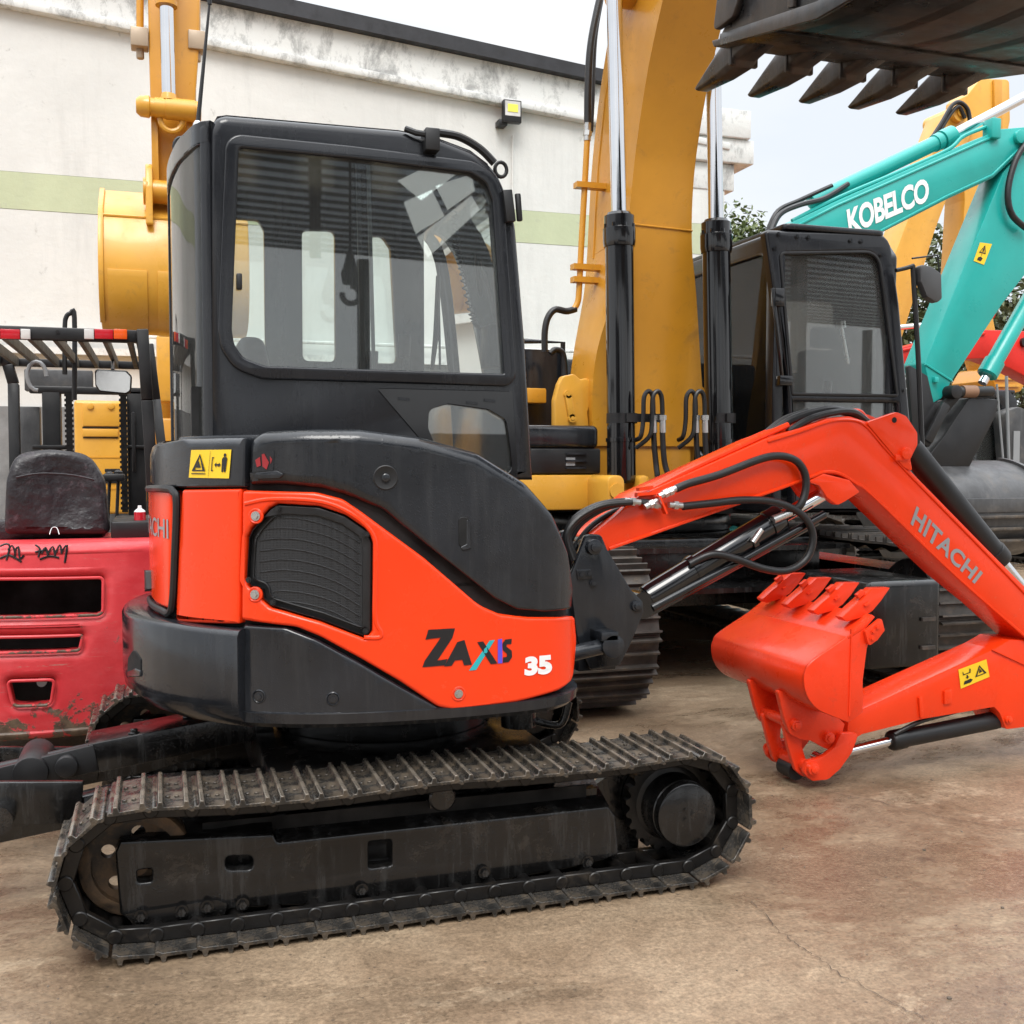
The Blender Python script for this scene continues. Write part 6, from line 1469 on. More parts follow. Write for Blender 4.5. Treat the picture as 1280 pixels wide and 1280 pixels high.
m = MB(); m.lathe((va.x,8.45,va.z),(1,0,0),[(0,0.05),(0.03,0.075),(0.09,0.08),(0.10,0.065),(0.13,0.065),(0.13,0.072),(0.205,0.072),(0.206,0.078),(0.41,0.078),(0.411,0.072),(0.455,0.072),(0.456,0.066)],28); obj('link_pin', m, M['yellow'], LX)
m = MB(); c = onY(214,146,8.46); m.tube([c+Vector((0.078*math.cos(a),0,-0.02-0.085*math.sin(a))) for a in [k*PI/10 for k in range(11)]],0.02,8); obj('lug_loop', m, M['yellow'], LX); m = MB(); m.lathe(onY(211,126,8.45),(0,0,1),[(0,0.06),(0.03,0.055),(0.07,0.045)],16); obj('rod_eye', m, M['yellow'], LX)
m = MB(); m.cyl(onY(211,118,8.45),onY(208,0,8.45),0.050,n=28); m.cyl(onY(208,0,8.45),onY(207,-30,8.45),0.05,n=28); lrod = obj('bucket_cylinder', m, M['chrome'], LX)
m = MB(); m.cyl(onY(208,8,8.45),onY(206,-80,8.45),0.072,n=28); m.cyl(onY(208,8,8.45),onY(208,2,8.45),0.078,n=28); obj('gland', m, M['yellow2'], lrod)
for x, fy in ((175,50),(246,54)):
    m = MB(); m.tube([onY(x,-40,8.7),onY(x,40,8.7)],0.028,10); o = obj('arm_pipe', m, M['yellow2'], LX)
    m = MB(); v = onY(x,fy,8.68); m.box((v.x-0.065,8.60,v.z-0.07),(v.x+0.06,8.74,v.z+0.07)); m.cyl((v.x,8.68,v.z-0.14),(v.x,8.68,v.z-0.06),0.03,n=10); obj('pipe_coupling', m, paint('dusty_coupling_steel',(0.42,0.33,0.24,1),0.5,metal=0.3), o, bev=0.012)
m = MB(); m.px(rc([(8.7,6.0),(9.05,6.3),(10.2,6.6),(11.6,4.2),(12.1,1.6),(11.6,1.5),(11.0,3.9),(9.9,5.7),(9.3,5.6)],0.1), 0.0, 0.36); obj('boom', m, M['yellow'], LX, bev=0.02)
a = onY(92,500,10.8); b = onY(172,642,10.8)
m = MB(); m.box((a.x,10.8,b.z),(b.x,11.3,a.z)); yb = obj('body_panel', m, M['yellow'], LX, bev=0.03, seg=3)
def yp(px0,py0,px1,py1,d,nm,mat,par,bev=0.006):
    a = onY(px0,py0,10.8); b = onY(px1,py1,10.8); m = MB(); m.box((a.x,10.8-d,b.z),(b.x,10.8+0.01,a.z)); return obj(nm,m,mat,par,bev=bev)
yp(103,504,150,533,0.02,'hatch',M['yellow'],yb); yp(103,536,148,546,0.025,'hatch_step',M['yellow'],yb); yp(103,533.4,148,535.6,0.008,'panel_gap',M['void'],yb,0); yp(104,546.5,148,548,0.008,'panel_gap',M['void'],yb,0)
yp(92,571,172,572.5,0.006,'panel_gap',M['yellow2'],yb,0); yp(92,610,172,611.5,0.006,'panel_gap',M['yellow2'],yb,0); yp(131,586,150,590,0.012,'painted_hole',M['void'],yb,0.004); yp(131,601,150,604,0.012,'painted_hole',M['void'],yb,0.004)  # grab holes are black slabs on the panel, shade put into colour
for x in (113,139):
    v = onY(x,508,10.8); m = MB(); m.cyl((v.x,10.76,v.z),(v.x,10.79,v.z),0.03,n=16); obj('hatch_knob', m, M['yellow'], yb, bev=0.006)
m = MB(); a = onY(172,505,11.4); m.box((a.x-0.5,11.4,0.95),(a.x+1.6,13.6,1.25)); m.box((a.x+0.3,11.5,1.25),(a.x+1.6,13.6,2.1)); m.box((a.x-0.6,12.4,1.26),(a.x+0.28,13.6,2.0)); obj('house', m, M['yellow'], LX, bev=0.04)
a = onY(195,418,11.0); b = onY(262,503,11.0); m = MB(); m.box((a.x,11.0,b.z),(b.x,11.35,a.z)); obj('boom_foot', m, M['yellow'], LX, bev=0.03)
a = onY(197,522,11.0); b = onY(262,640,11.0); m = MB(); m.box((a.x,11.05,b.z),(b.x,11.35,a.z)); obj('front_panel', m, M['yellow2'], LX, bev=0.03)
for x0 in (-1.15,0.75): make_track(LX,(0,1,0),(1,0,0),(x0,10.9,0.42),(x0,13.4,0.42),0.5,0.42,0.19,M['shoe2'])
# ------------------------------------------------------------------ teal excavator
TX = thing('teal_excavator', 'teal excavator with white lettering on its boom, parked behind the black cab', 'excavator', (5.0, 10.6, 0))
YT = 9.8
tb_px = [(838,540),(890,420,20),(950,310,20),(977,284,10),(1046,251),(1139,210),(1218,175),(1252,161),(1288,158,8),(1310,172,10),(1302,196,10),(1276,190),(1242,222),(1184,249),(1098,293,20),(1010,380,20),(925,540)]
m = MB(); m.py(XZ(rc(tb_px,0),YT), YT, YT+0.42); tbm = obj('boom', m, M['teal'], TX, bev=0.012)
m = MB(); e = XZ([(985,288),(1046,257),(1139,216),(1218,181),(1250,167)],YT); m.tube([(p[0],YT-0.004,p[1]) for p in e],0.014,6); obj('edge_weld', m, M['teal'], tbm)
m = MB(); e = XZ([(1100,289),(1184,245),(1240,219),(1272,188)],YT); m.tube([(p[0],YT-0.004,p[1]) for p in e],0.014,6); obj('edge_weld', m, M['teal'], tbm)
m = MB(); text_on(m,'KOBELCO',[(1058,262),(1160,221),(1162,251),(1062,294)], lambda x,y: onY(x,y,YT-0.006), 0.035, spacing=0.95); obj('lettering', m, M['white'], tbm, smooth_ang=0)
m = MB(); v0 = onY(1012,254,YT+0.2); v1 = onY(1192,168,YT+0.2); v2 = onY(1310,106,YT+0.2)
ax = (v1-v0).normalized(); L = (v1-v0).length; m.lathe(v0,ax,[(0,0.05),(0.02,0.08),(0.15,0.082),(L-0.28,0.082),(L-0.279,0.095),(L-0.2,0.095),(L-0.198,0.082),(L-0.18,0.082),(L-0.178,0.105),(L-0.02,0.105),(L,0.08)],30); tcy = obj('arm_cylinder', m, M['teal'], TX)
m = MB(); m.cyl(v1,v2,0.058,n=26); obj('rod', m, M['chrome'], tcy)
m = MB(); m.tube(smooth([onY(990,276,YT+0.05),onY(1050,246,YT+0.05),onY(1130,212,YT+0.05),onY(1185,187,YT+0.05),onY(1205,170,YT+0.05),onY(1240,156,YT+0.05)],5),0.022,8); obj('boom_pipe', m, M['teal'], tbm)
v = onY(1243,162,YT-0.02); m = MB(); m.box((v.x-0.06,YT-0.06,v.z-0.10),(v.x+0.06,YT+0.1,v.z+0.12)); obj('pipe_bracket', m, M['teal'], tbm, bev=0.015)
v = onY(1273,172,YT); m = MB(); m.cyl((v.x,YT-0.05,v.z),(v.x,YT+0.47,v.z),0.075,n=24); obj('pivot_pin', m, M['teal'], tbm, bev=0.01)
m = MB(); m.tube(smooth([onY(963,292,YT-0.1),onY(975,268,YT-0.05),onY(1000,256,YT),onY(1030,248,YT+0.05),onY(1060,230,YT+0.1)],6),0.028,8); m.tube(smooth([onY(958,292,YT+0.1),onY(972,264,YT+0.1),onY(1000,250,YT+0.15),(onY(1040,232,YT+0.15))],6),0.024,8); obj('hydraulic_hose', m, M['hose'], TX)
ta_px = [(1254,216),(1275,190,10),(1305,165,10),(1335,200,14),(1325,260,10),(1280,345),(1253,380),(1190,476),(1177,498),(1166,504),(1156,454)]
m = MB(); m.py(XZ(rc(ta_px,0),YT+0.03), YT+0.03, YT+0.39); ta = obj('arm', m, M['teal'], TX, bev=0.012)
m = MB(); e0 = onY(1157,455,YT+0.02); e1 = onY(1190,476,YT+0.02); m.tube([(e0.x,YT+0.026,e0.z),(e1.x,YT+0.026,e1.z)],0.014,6); obj('weld_seam', m, M['teal'], ta)
m = MB(); v = onY(1168,475,YT+0.03); m.box((v.x-0.03,YT-0.02,v.z-0.03),(v.x+0.02,YT+0.035,v.z+0.03)); obj('arm_lug', m, M['teal'], ta, bev=0.008)
picC = tri_outline(0.5,0.70,0.6,0.42,0.05)+[[(0.44,0.58),(0.58,0.58),(0.54,0.76),(0.47,0.72)],[(0.25,0.12),(0.6,0.10),(0.7,0.25),(0.5,0.32),(0.3,0.26)],[(0.46,0.44),(0.54,0.44),(0.5,0.34)]]
sticker([(1225,303),(1240,305),(1230,331),(1217,326)], lambda x,y,d: onY(x,y,YT+0.03-d*2), ta, picC, 0.003)
m = MB(); v0 = onY(1312,330,YT+0.2); v1 = onY(1233,470,YT+0.2); ax = (v1-v0).normalized(); L = (v1-v0).length
m.lathe(v0,ax,[(0,0.08),(0.02,0.095),(L-0.20,0.095),(L-0.198,0.115),(L-0.02,0.115),(L,0.09)],30); tk = obj('bucket_cylinder', m, M['teal'], TX)
m = MB(); m.cyl(v1,v1+ax*0.1,0.05,n=20); obj('rod', m, M['chrome'], tk)
m = MB(); m.tube(smooth([onY(1290,170,YT-0.05),onY(1272,195,YT-0.06),onY(1262,225,YT-0.06),onY(1260,250,YT-0.06),onY(1266,270,YT-0.06),onY(1282,285,YT-0.04)],6),0.035,10); obj('hydraulic_hose', m, M['hose'], TX)
m = MB()
m.py(XZ(rc([(1133,455),(1158,470),(1166,505),(1180,500),(1192,482,6),(1205,490),(1180,520),(1160,560),(1140,545)],3),YT), YT-0.02, YT+0.03); obj('bucket_link', m, M['rubber'], TX, bev=0.01)
m = MB(); v = onY(1195,490,YT-0.1); v2 = onY(1243,489,YT-0.1); m.cyl((v.x,YT-0.12,v.z),(v.x,YT+0.5,v.z),0.075,n=24); m.cyl((v.x,YT-0.06,v.z),(v2.x,YT-0.06,v2.z),0.06,n=20); lk_ = obj('link_pin', m, M['rubber'], TX, bev=0.01)
m = MB(); a = onY(1207,489,YT-0.12); b = onY(1224,489,YT-0.12); m.cyl((a.x,YT-0.06,a.z),(b.x,YT-0.06,b.z),0.067,n=20); obj('rusty_sleeve', m, paint('rust_brown_sleeve',(0.22,0.12,0.07,1),0.6), lk_)
m = MB(); m.py(XZ(rc([(1203,498),(1240,500,4),(1236,520),(1200,590),(1160,585),(1152,570),(1172,545)],3),YT+0.05), YT-0.06, YT+0.45); obj('bucket_ear', m, M['rubber'], TX, bev=0.012)
m = MB(); a = onY(1160,552,YT-0.1); b = onY(1183,505,YT-0.1); m.bar((a.x,YT-0.09,a.z),(b.x,YT-0.09,b.z),0.10,0.05,(0,1,0)); obj('side_link', m, M['rubber'], TX, bev=0.01)
M['dullblack'] = paint('dull_wet_black_steel', (0.06,0.06,0.062,1), 0.42, var=0.3, bump=0.15, dirt=((0.16,0.14,0.12,1), 0.3, 3), streak=0.4)
dz0 = onY(1220,578,YT-0.2).z
tbk = smooth([(YT+0.75,dz0-0.10),(YT+0.35,dz0+0.02),(YT-0.05,dz0-0.04),(YT-0.36,dz0-0.22),(YT-0.48,dz0-0.50),(YT-0.42,dz0-0.80),(YT-0.1,dz0-1.02),(YT+0.3,dz0-1.05)],5); tbk = [(p[0],p[1]) for p in tbk]
xa_ = onY(1150,620,YT-0.3).x; xb_ = onY(1296,620,YT-0.3).x
m = MB(); m.px(tbk+[(YT+0.8,dz0-0.6)], xa_, xb_); tbo = obj('bucket', m, M['dullblack'], TX, bev=0.012, smooth_ang=45)
zz0 = onY(1220,623,YT-0.45).z; zz1 = onY(1220,641,YT-0.47).z
m = MB(); m.box((xa_-0.01,YT-0.50,zz1),(xb_+0.01,YT-0.42,zz0)); obj('wear_band', m, M['dullblack'], tbo, bev=0.01)
for k in range(3):
    m = MB(); z1 = zz1-0.03-0.13*k; m.box((xa_+0.02,YT-0.53+0.02*k,z1-0.035),(xb_-0.02,YT-0.40,z1)); obj('wear_strip', m, M['shoe2'], tbo, bev=0.01)
for xo in (xb_-0.03,):
    m = MB(); e = tbk[6:26]; o_ = offs(e,0.03); o_ = o_ if o_[5][1] > e[5][1] else offs(e,-0.03); m.px(e+list(reversed(o_)), xo, xo+0.05); obj('edge_flange', m, M['dullblack'], tbo)
m = MB(); m.box((3.5,9.95,1.0),(5.9,11.9,1.25)); m.box((3.3,10.3,1.25),(4.8,11.9,2.1)); obj('house', m, M['teal'], TX, bev=0.05)
m = MB(); m.pz(rc([(3.2,9.95),(3.55,9.95),(3.55,11.9),(3.2,11.9)],0.1),1.0,2.15); obj('counterweight', m, M['dark'], TX, bev=0.03)
for y0 in (9.55,11.55): make_track(TX,(1,0,0),(0,1,0),(3.9,y0,0.42),(6.5,y0,0.42),0.5,0.42,0.19,M['shoe2'])
m = MB(); m.box((4.3,10.1,0.4),(6.1,11.5,0.8)); m.cyl((5.0,10.8,0.8),(5.0,10.8,0.99),0.6,n=36); obj('center_frame', m, M['frame'], TX)
# ------------------------------------------------------------------ far yellow excavator
FXV = thing('far_excavator', 'pale yellow excavator far behind the teal boom, only its arm and boom showing', 'excavator', (9.0, 15.0, 0))
YFAR = 15.0
m = MB(); m.py(XZ(rc([(1226,98,6),(1262,99,6),(1263,150),(1240,260),(1232,350),(1256,470),(1240,478),(1200,350),(1206,250),(1203,165),(1208,120)],2),YFAR), YFAR, YFAR+0.5); fa = obj('arm', m, M['yellow'], FXV, bev=0.02)
m = MB(); a = onY(1246,100,YFAR-0.02); b = onY(1247,185,YFAR-0.02); 
m.bar((a.x,YFAR-0.03,a.z),(b.x,YFAR-0.03,b.z),0.16,0.05,(0,1,0)); obj('arm_rib', m, M['yellow2'], fa, bev=0.01)
m = MB(); m.py(XZ(rc([(1186,138,6),(1205,128,8),(1220,150,8),(1168,290),(1128,420),(1085,520),(1050,520),(1118,320)],2),YFAR-0.15), YFAR-0.15, YFAR+0.4); fbm = obj('boom', m, M['yellow'], FXV, bev=0.02)
m = MB(); v = onY(1198,142,YFAR-0.2); m.cyl((v.x,YFAR-0.25,v.z),(v.x,YFAR+0.5,v.z),0.14,n=24); m.cyl((v.x,YFAR-0.28,v.z),(v.x,YFAR-0.24,v.z),0.07,n=20); obj('pivot_pin', m, M['yellow'], fbm)
m = MB(); m.tube(smooth([onY(1165,172,YFAR-0.3),onY(1178,152,YFAR-0.3),onY(1190,132,YFAR-0.3),onY(1200,128,YFAR-0.3),onY(1210,138,YFAR-0.3),onY(1213,160,YFAR-0.3)],6),0.035,8); m.tube(smooth([onY(1172,170,YFAR-0.3),onY(1186,146,YFAR-0.3),onY(1198,133,YFAR-0.3),onY(1206,148,YFAR-0.3)],6),0.03,8); obj('hydraulic_hose', m, M['hose'], FXV)
m = MB(); v = onY(1222,263,YFAR); m.box((v.x-0.05,YFAR-0.05,v.z-0.25),(v.x+0.05,YFAR,v.z+0.1)); obj('pipe_bracket', m, M['dark'], fa)
m = MB(); m.py(XZ(rc([(1246,458,6),(1270,464),(1279,476,4),(1270,490),(1242,496,4),(1236,476)],2),YFAR-0.3), YFAR-0.4, YFAR+0.6)
fbk = obj('bucket', m, M['yellow2'], FXV, bev=0.02)
for y in (473,482):
    m = MB(); a = onY(1244,y,YFAR-0.42); b = onY(1274,y,YFAR-0.42); m.bar((a.x,YFAR-0.42,a.z),(b.x,YFAR-0.42,b.z),0.04,0.03,(0,1,0)); obj('wear_strip', m, M['yellow'], fbk)
hx = onY(1060,520,YFAR).x
m = MB(); m.box((hx-2.2,YFAR-1.0,1.0),(hx+0.8,YFAR+1.6,1.3)); m.box((hx-2.2,YFAR-1.0,1.3),(hx-0.5,YFAR+1.6,2.3)); obj('house', m, M['yellow'], FXV, bev=0.05)
for y0 in (YFAR-1.2,YFAR+1.2): make_track(FXV,(1,0,0),(0,1,0),(hx-1.8,y0,0.45),(hx+1.5,y0,0.45),0.55,0.45,0.2,M['shoe2'])
# ------------------------------------------------------------------ red machine
RX = thing('red_excavator', 'bright red excavator boom showing between the black cab and the teal arm', 'excavator', (9.5, 13.2, 0))
YRD = 13.2
m = MB(); m.py(XZ(rc([(1060,470),(1128,434),(1172,423,10),(1230,412,20),(1285,414,20),(1340,450,20),(1390,540),(1350,540),(1310,485,20),(1262,460,20),(1230,448,20),(1172,451),(1128,458),(1060,500)],0),YRD), YRD, YRD+0.35); rb = obj('boom', m, M['redmach'], RX, bev=0.02)
m = MB(); e = XZ([(1128,438),(1172,427),(1230,417)],YRD); m.tube([(p[0],YRD-0.01,p[1]) for p in e],0.022,6); obj('edge_weld', m, M['redmach'], rb)
a = onY(1158,406,YRD+0.1); b = onY(1240,392,YRD+0.1); c = onY(1105,411,YRD+0.1)
m = MB(); m.cyl(a,b,0.075,n=20); m.cyl(a,a.lerp(b,0.2),0.09,n=20); rcy = obj('arm_cylinder', m, M['redmach'], RX)
m = MB(); m.cyl(a,c,0.04,n=16); obj('rod', m, M['chrome'], rcy)
v = onY(1279,428,YRD); m = MB(); m.cyl((v.x,YRD-0.05,v.z),(v.x,YRD+0.4,v.z),0.07,n=20); obj('pivot_pin', m, M['rubber'], rb)
hx = onY(1060,500,YRD).x
m = MB(); m.box((hx-1.6,YRD-0.8,0.8),(hx+0.5,YRD+1.0,1.9)); obj('house', m, M['redmach'], RX, bev=0.08)
for y0 in (YRD-0.9,YRD+0.8): make_track(RX,(1,0,0),(0,1,0),(hx-1.3,y0,0.32),(hx+1.0,y0,0.32),0.4,0.32,0.18,M['shoe2'])
# ------------------------------------------------------------------ dark cab machine at the right edge
DX = thing('dark_excavator', 'dark grey excavator cab standing behind the black bucket at the right edge', 'excavator', (9.1, 11.8, 0))
YD = 11.6
dcf = XZ(rc([(1198,488),(1262,488,6),(1272,500),(1277,612),(1196,612)],2),YD); dh = XZ(rc([(1204,498),(1246,498),(1252,508),(1256,600),(1203,600)],3),YD)
m = MB(); m.plate(dcf, FY(YD), 0.08, 0.02, 2, [dh]); dc_ = obj('cab', m, M['cabblack'], DX)
m = MB(); m.plate(inset(ccw(dh),-0.005), FY(YD+0.03), 0.006, 0); obj('windscreen', m, M['glass2'], dc_, smooth_ang=0)
a = onY(1198,488,YD); b = onY(1272,612,YD); m = MB(); m.box((a.x,YD+0.081,b.z),(a.x+0.06,YD+1.4,a.z)); m.box((b.x-0.06,YD+0.081,b.z),(b.x,YD+1.4,a.z)); m.box((a.x,YD+1.4,b.z),(b.x,YD+1.45,a.z)); m.box((a.x+0.02,YD+0.05,a.z-0.02),(b.x-0.02,YD+1.42,a.z+0.03)); obj('cab_shell', m, M['cabblack'], dc_, bev=0.02)
m = MB(); v = onY(1232,560,YD+0.6); m.box((v.x-0.22,YD+0.6,v.z-0.3),(v.x+0.22,YD+0.75,v.z+0.35)); obj('operator_seat', m, M['vinyl'], dc_, bev=0.04)
pl = MB(); pl.py(XZ(rc([(1254,515,10),(1274,508,10),(1300,520,8),(1310,620),(1262,620)],3),YD-0.25), YD-0.25, YD-0.05); obj('boom_stand', pl, M['dullblack'], DX, bev=0.02)
m = MB(); v = onY(1270,560,YD-0.25); m.box((v.x-0.05,YD-0.262,v.z-0.25),(v.x+0.05,YD-0.25,v.z+0.22)); obj('faded_plate', m, M['grey'], DX)
m = MB(); m.tube([onY(1258,470,YD-0.3),onY(1262,610,YD-0.3)],0.02,8); m.tube([onY(1246,480,YD-0.3),onY(1257,612,YD-0.3)],0.014,8); obj('handrail', m, M['grey'], DX)
a = onY(1196,612,YD); b = onY(1330,640,YD); m = MB(); m.box((a.x,YD-0.2,0.7),(b.x+0.5,YD+1.6,a.z)); obj('house', m, M['dullblack'], DX, bev=0.04)
v = onY(1214,700,10.6); make_track(DX,(0,1,0),(1,0,0),(v.x,11.0,0.43),(v.x,13.2,0.43),0.55,0.43,0.18,M['shoe2'])
make_track(DX,(0,1,0),(1,0,0),(v.x+1.7,11.0,0.43),(v.x+1.7,13.2,0.43),0.55,0.43,0.18,M['shoe2'])
# ------------------------------------------------------------------ red forklift
FK = thing('forklift', 'battered red forklift with torn black seat and black overhead guard, its back to the yard', 'forklift', (-0.5, 5.9, 0))
YK = 4.95; XK = -0.5
def fpl(pts): return rc([(lambda v, p: (v.x,v.z)+tuple(p[2:]))(onY(p[0],p[1],YK),p) for p in pts],0.0)
face = [(XK-0.56,0.20,0.10),(XK-0.57,1.0,0.06),(XK+0.50,1.0,0.06),(XK+0.52,0.70,0.05),(XK+0.50,0.30,0.12),(XK+0.40,0.16,0.08),(XK-0.44,0.16,0.08)]
h1 = fpl([(-50,724,0.02),(129,722,0.02),(129,768,0.03),(-50,772,0.02)]); h2 = fpl([(-30,796,0.012),(104,793,0.012),(100,812,0.02),(-30,816,0.012)]); h3 = fpl([(10,850,0.02),(69,848,0.02),(64,880,0.03),(17,882,0.03)])
bow = lambda u, v, d: Vector((u, YK+d+0.10*((u-XK)/0.56)**2-0.03*math.sin(min(1,max(0,(v-0.2)/0.8))*PI), v))
m = MB(); m.plate(rc(face,0), bow, 0.10, 0.045, 4, [h1,h2,h3], ustep=0.05); cwk = obj('counterweight', m, M['red'], FK, smooth_ang=50)
for h in (h1,h2,h3):
    m = MB(); hp_ = inset(ccw(h),0.0); pts_ = [bow(u,v,-0.004) for u,v in resample(hp_,0.03)]; pts_.append(pts_[0]); m.tube(pts_,0.007,8); obj('moulded_rim', m, M['red'], cwk)
m = MB(); m.box((XK-0.54,YK+0.34,0.2),(XK+0.44,YK+0.415,0.95)); obj('slot_shade_block', m, M['void'], FK)  # black block behind the openings paints the shade of the hollow
m = MB(); v = onY(52,853,YK+0.05); m.cyl((v.x,YK+0.05,v.z),(v.x,YK+0.17,v.z),0.02,n=14); obj('tow_pin', m, M['steel'], cwk)
m = MB(); m.pz(rc([(XK-0.57,YK+0.42),(XK+0.52,YK+0.42),(XK+0.52,YK+1.0),(XK-0.57,YK+1.0)],0.03),0.30,0.985); obj('body', m, M['red'], FK, bev=0.03, seg=3); m = MB(); m.pz(rc([(XK-0.52,YK+0.08),(XK+0.46,YK+0.08),(XK+0.50,YK+0.2),(XK+0.51,YK+0.43),(XK-0.56,YK+0.43),(XK-0.56,YK+0.2)],0.02),0.955,0.994); obj('top_cover', m, M['red'], FK, bev=0.012, seg=3); m = MB(); m.box((XK+0.44,YK+0.13,0.3),(XK+0.51,YK+0.43,0.96)); obj('side_panel', m, M['red'], FK, bev=0.01)
m = MB(); v0 = onY(148,738,YK); m.pz([(v0.x,YK+0.02),(XK+0.535,YK+0.12),(XK+0.54,YK+0.5),(v0.x,YK+0.3)],v0.z-0.006,v0.z+0.006); obj('panel_gap', m, M['void'], cwk)
def scr(pts): 
    mm.tube([bow(*[(lambda v: v.x)(onY(x,y,YK)),(lambda v: v.z)(onY(x,y,YK))],-0.002) for x,y in smooth(pts,3)],0.0045,5)
for strokes in ([[(0,683),(8,680),(12,684),(8,700)],[(10,688),(15,682),(19,690),(18,698)],[(18,690),(23,683),(25,698),(30,694)],[(0,698),(12,694),(27,702)]],
                [[(44,681),(50,686),(48,696)],[(44,690),(58,687)],[(52,692),(57,684),(60,694)],[(60,692),(66,683),(69,694)],[(69,692),(75,681),(77,692)],[(77,690),(84,681),(81,703)],[(50,699),(62,695),(74,697)]]):
    mm = MB()
    for s in strokes: scr(s)
    obj('painted_scrawl', mm, M['blackdecal'], cwk)
mm = MB(); mm.tube(smooth([onY(62,668,YK+0.1),onY(65,660,YK+0.12),onY(71,660,YK+0.12),onY(74,668,YK+0.1)],5),0.002,6); obj('wire_loop', mm, M['steel'], cwk)
# wheels
for x in (XK-0.50,XK+0.50):
    for y, r in ((YK+0.62,0.24),(YK+1.75,0.31)):
        m = MB(); m.lathe((x-0.09,y,r),(1,0,0),[(0,r*0.6),(0,r*0.93),(0.02,r),(0.16,r),(0.18,r*0.93),(0.18,r*0.6)],36); w_ = obj('wheel', m, M['rubber'], FK)
        m = MB(); m.lathe((x-0.085,y,r),(1,0,0),[(0,0.03),(0.0,r*0.58),(0.03,r*0.6),(0.17,r*0.6)],28); obj('rim', m, M['grey'], w_)
m = MB(); m.box((XK-0.42,YK+1.0,0.25),(XK+0.42,YK+2.0,0.75)); m.box((XK-0.5,YK+0.98,0.3),(XK+0.5,YK+1.0,0.98)); obj('chassis', m, M['rubber'], FK, bev=0.02)
a = onY(140,648,5.5); b = onY(196,662,5.5); m = MB(); m.box((a.x,5.35,0.99),(XK+0.52,5.95,b.z+0.05)); obj('deck_plate', m, M['rubber'], FK, bev=0.01)
m = MB(); YS = 5.42; m.plate(rc([(lambda v,p: (v.x,v.z)+tuple(p[2:]))(onY(p[0],p[1],YS),p) for p in [(4,668,0.03),(7,600,0.10),(17,567,0.15),(60,561,0.3),(110,567,0.16),(130,600,0.12),(137,668,0.03)]],0,7), lambda u,v,d: Vector((u,YS+d+0.06*(v-1.0)-0.02*math.sin(12*u)*math.sin(9*v),v)), 0.13, 0.035, 4, ustep=0.03); fs_ = obj('seat_back', m, M['vinyl'], FK, smooth_ang=50)
m = MB(); m.box((XK-0.26,YS+0.1,0.98),(XK+0.24,YS+0.6,1.08)); obj('seat', m, M['vinyl'], FK, bev=0.03)
m = MB(); sm_ = [onY(x,y,YS-0.012) for x,y in smooth([(20,597),(50,592),(90,594),(118,600)],4)]; m.tube(sm_,0.005,6); obj('seat_seam', m, M['vinyl'], fs_)
# overhead guard
YG0, YG1 = 5.55, 7.05
zg = onY(100,418,YG0).z
gx1 = onY(186,418,YG0).x; gx0 = 2*XK-gx1+0.02
m = MB(); m.box((gx0,YG0,zg-0.030),(gx1-0.03,YG0+0.05,zg+0.030)); m.box((gx0,YG1,zg-0.035),(gx1,YG1+0.06,zg+0.01))
for x in (gx0,gx1-0.06): m.box((x,YG0+0.05,zg-0.03),(x+0.05,YG1,zg+0.028))
og = obj('overhead_guard', m, M['rubber'], FK, bev=0.006)
for k in range(7):
    x = gx0+0.13+k*(gx1-gx0-0.22)/6; m = MB(); m.bar((x,YG0+0.05,zg-0.005),(x,YG1,zg-0.012),0.022,0.05); obj('guard_slat', m, paint('worn_guard_steel',(0.07,0.065,0.055,1),0.5,dirt=((0.2,0.17,0.12,1),0.4,8)) if k == 0 else bpy.data.materials['worn_guard_steel'], og)
for x0,x1,mt_ in ((0,25,'lens_red'),(25.6,38,'lens_white'),(105,117.5,'lens_white'),(118,141.5,'lens_red'),(142,159,'lens_amber'),(-16,-0.6,'lens_amber')):
    a = onY(x0,411,YG0-0.02); b = onY(x1,424,YG0-0.02); m = MB(); m.box((a.x,YG0-0.022,b.z),(b.x,YG0-0.001,a.z)); obj('tail_lamp', m, M[mt_], og, bev=0.003)
v = onY(72,415,YG0-0.002); m = MB(); m.cyl((v.x,YG0-0.006,v.z),(v.x,YG0-0.0005,v.z),0.009,n=14); obj('painted_bracket_hole', m, M['void'], og)  # hole drawn as a black disc, its shade is colour
def leg(pts, w, h, Ys, nm='guard_leg'):
    m = MB(); P = [onY(x,y,Y) for (x,y),Y in zip(pts,Ys)]
    for i in range(len(P)-1): m.bar(P[i],P[i+1],w,h,(0,1,0))
    return obj(nm,m,M['rubber'],og,bev=0.006)
leg([(178,412),(184,500),(194,668)],0.055,0.06,(YG0,YG0+0.0,YG0+0.05)); leg([(186,430),(195,500),(207,600),(214,700)],0.055,0.05,(YG1,YG1,YG1-0.1,YG1-0.2))
leg([(-6,432),(10,456),(17,480),(20,640)],0.06,0.06,(YG1,YG1,YG1,YG1-0.1)); leg([(-45,412),(-50,500),(-56,668)],0.055,0.06,(YG0,YG0,YG0+0.05))
m = MB(); m.tube(smooth([onY(81,468,YG1-0.3),onY(81,410,YG1-0.3),onY(83,396,YG1-0.3),onY(88,392,YG1-0.3),onY(93,397,YG1-0.3),onY(93,500,YG1-0.3)],5),0.014,8); obj('exhaust_hoop', m, M['rubber'], FK)
m = MB(); YM_ = 6.3; m.plate(XZ(rc([(118,461),(158,463),(165,470),(164,490),(158,493),(124,490),(119,482)],5),YM_), FY(YM_), 0.04, 0.012, 3); mi2 = obj('rear_mirror', m, M['rubber'], FK)
m = MB(); m.plate(XZ(rc([(120,463.5),(157,465),(163,471),(162,488),(157,491),(125,488),(120.5,481)],4),YM_), lambda u,v,d: Vector((u,YM_-0.003+d,v)), 0.005, 0); obj('mirror_face', m, M['mirror'], mi2, smooth_ang=0)
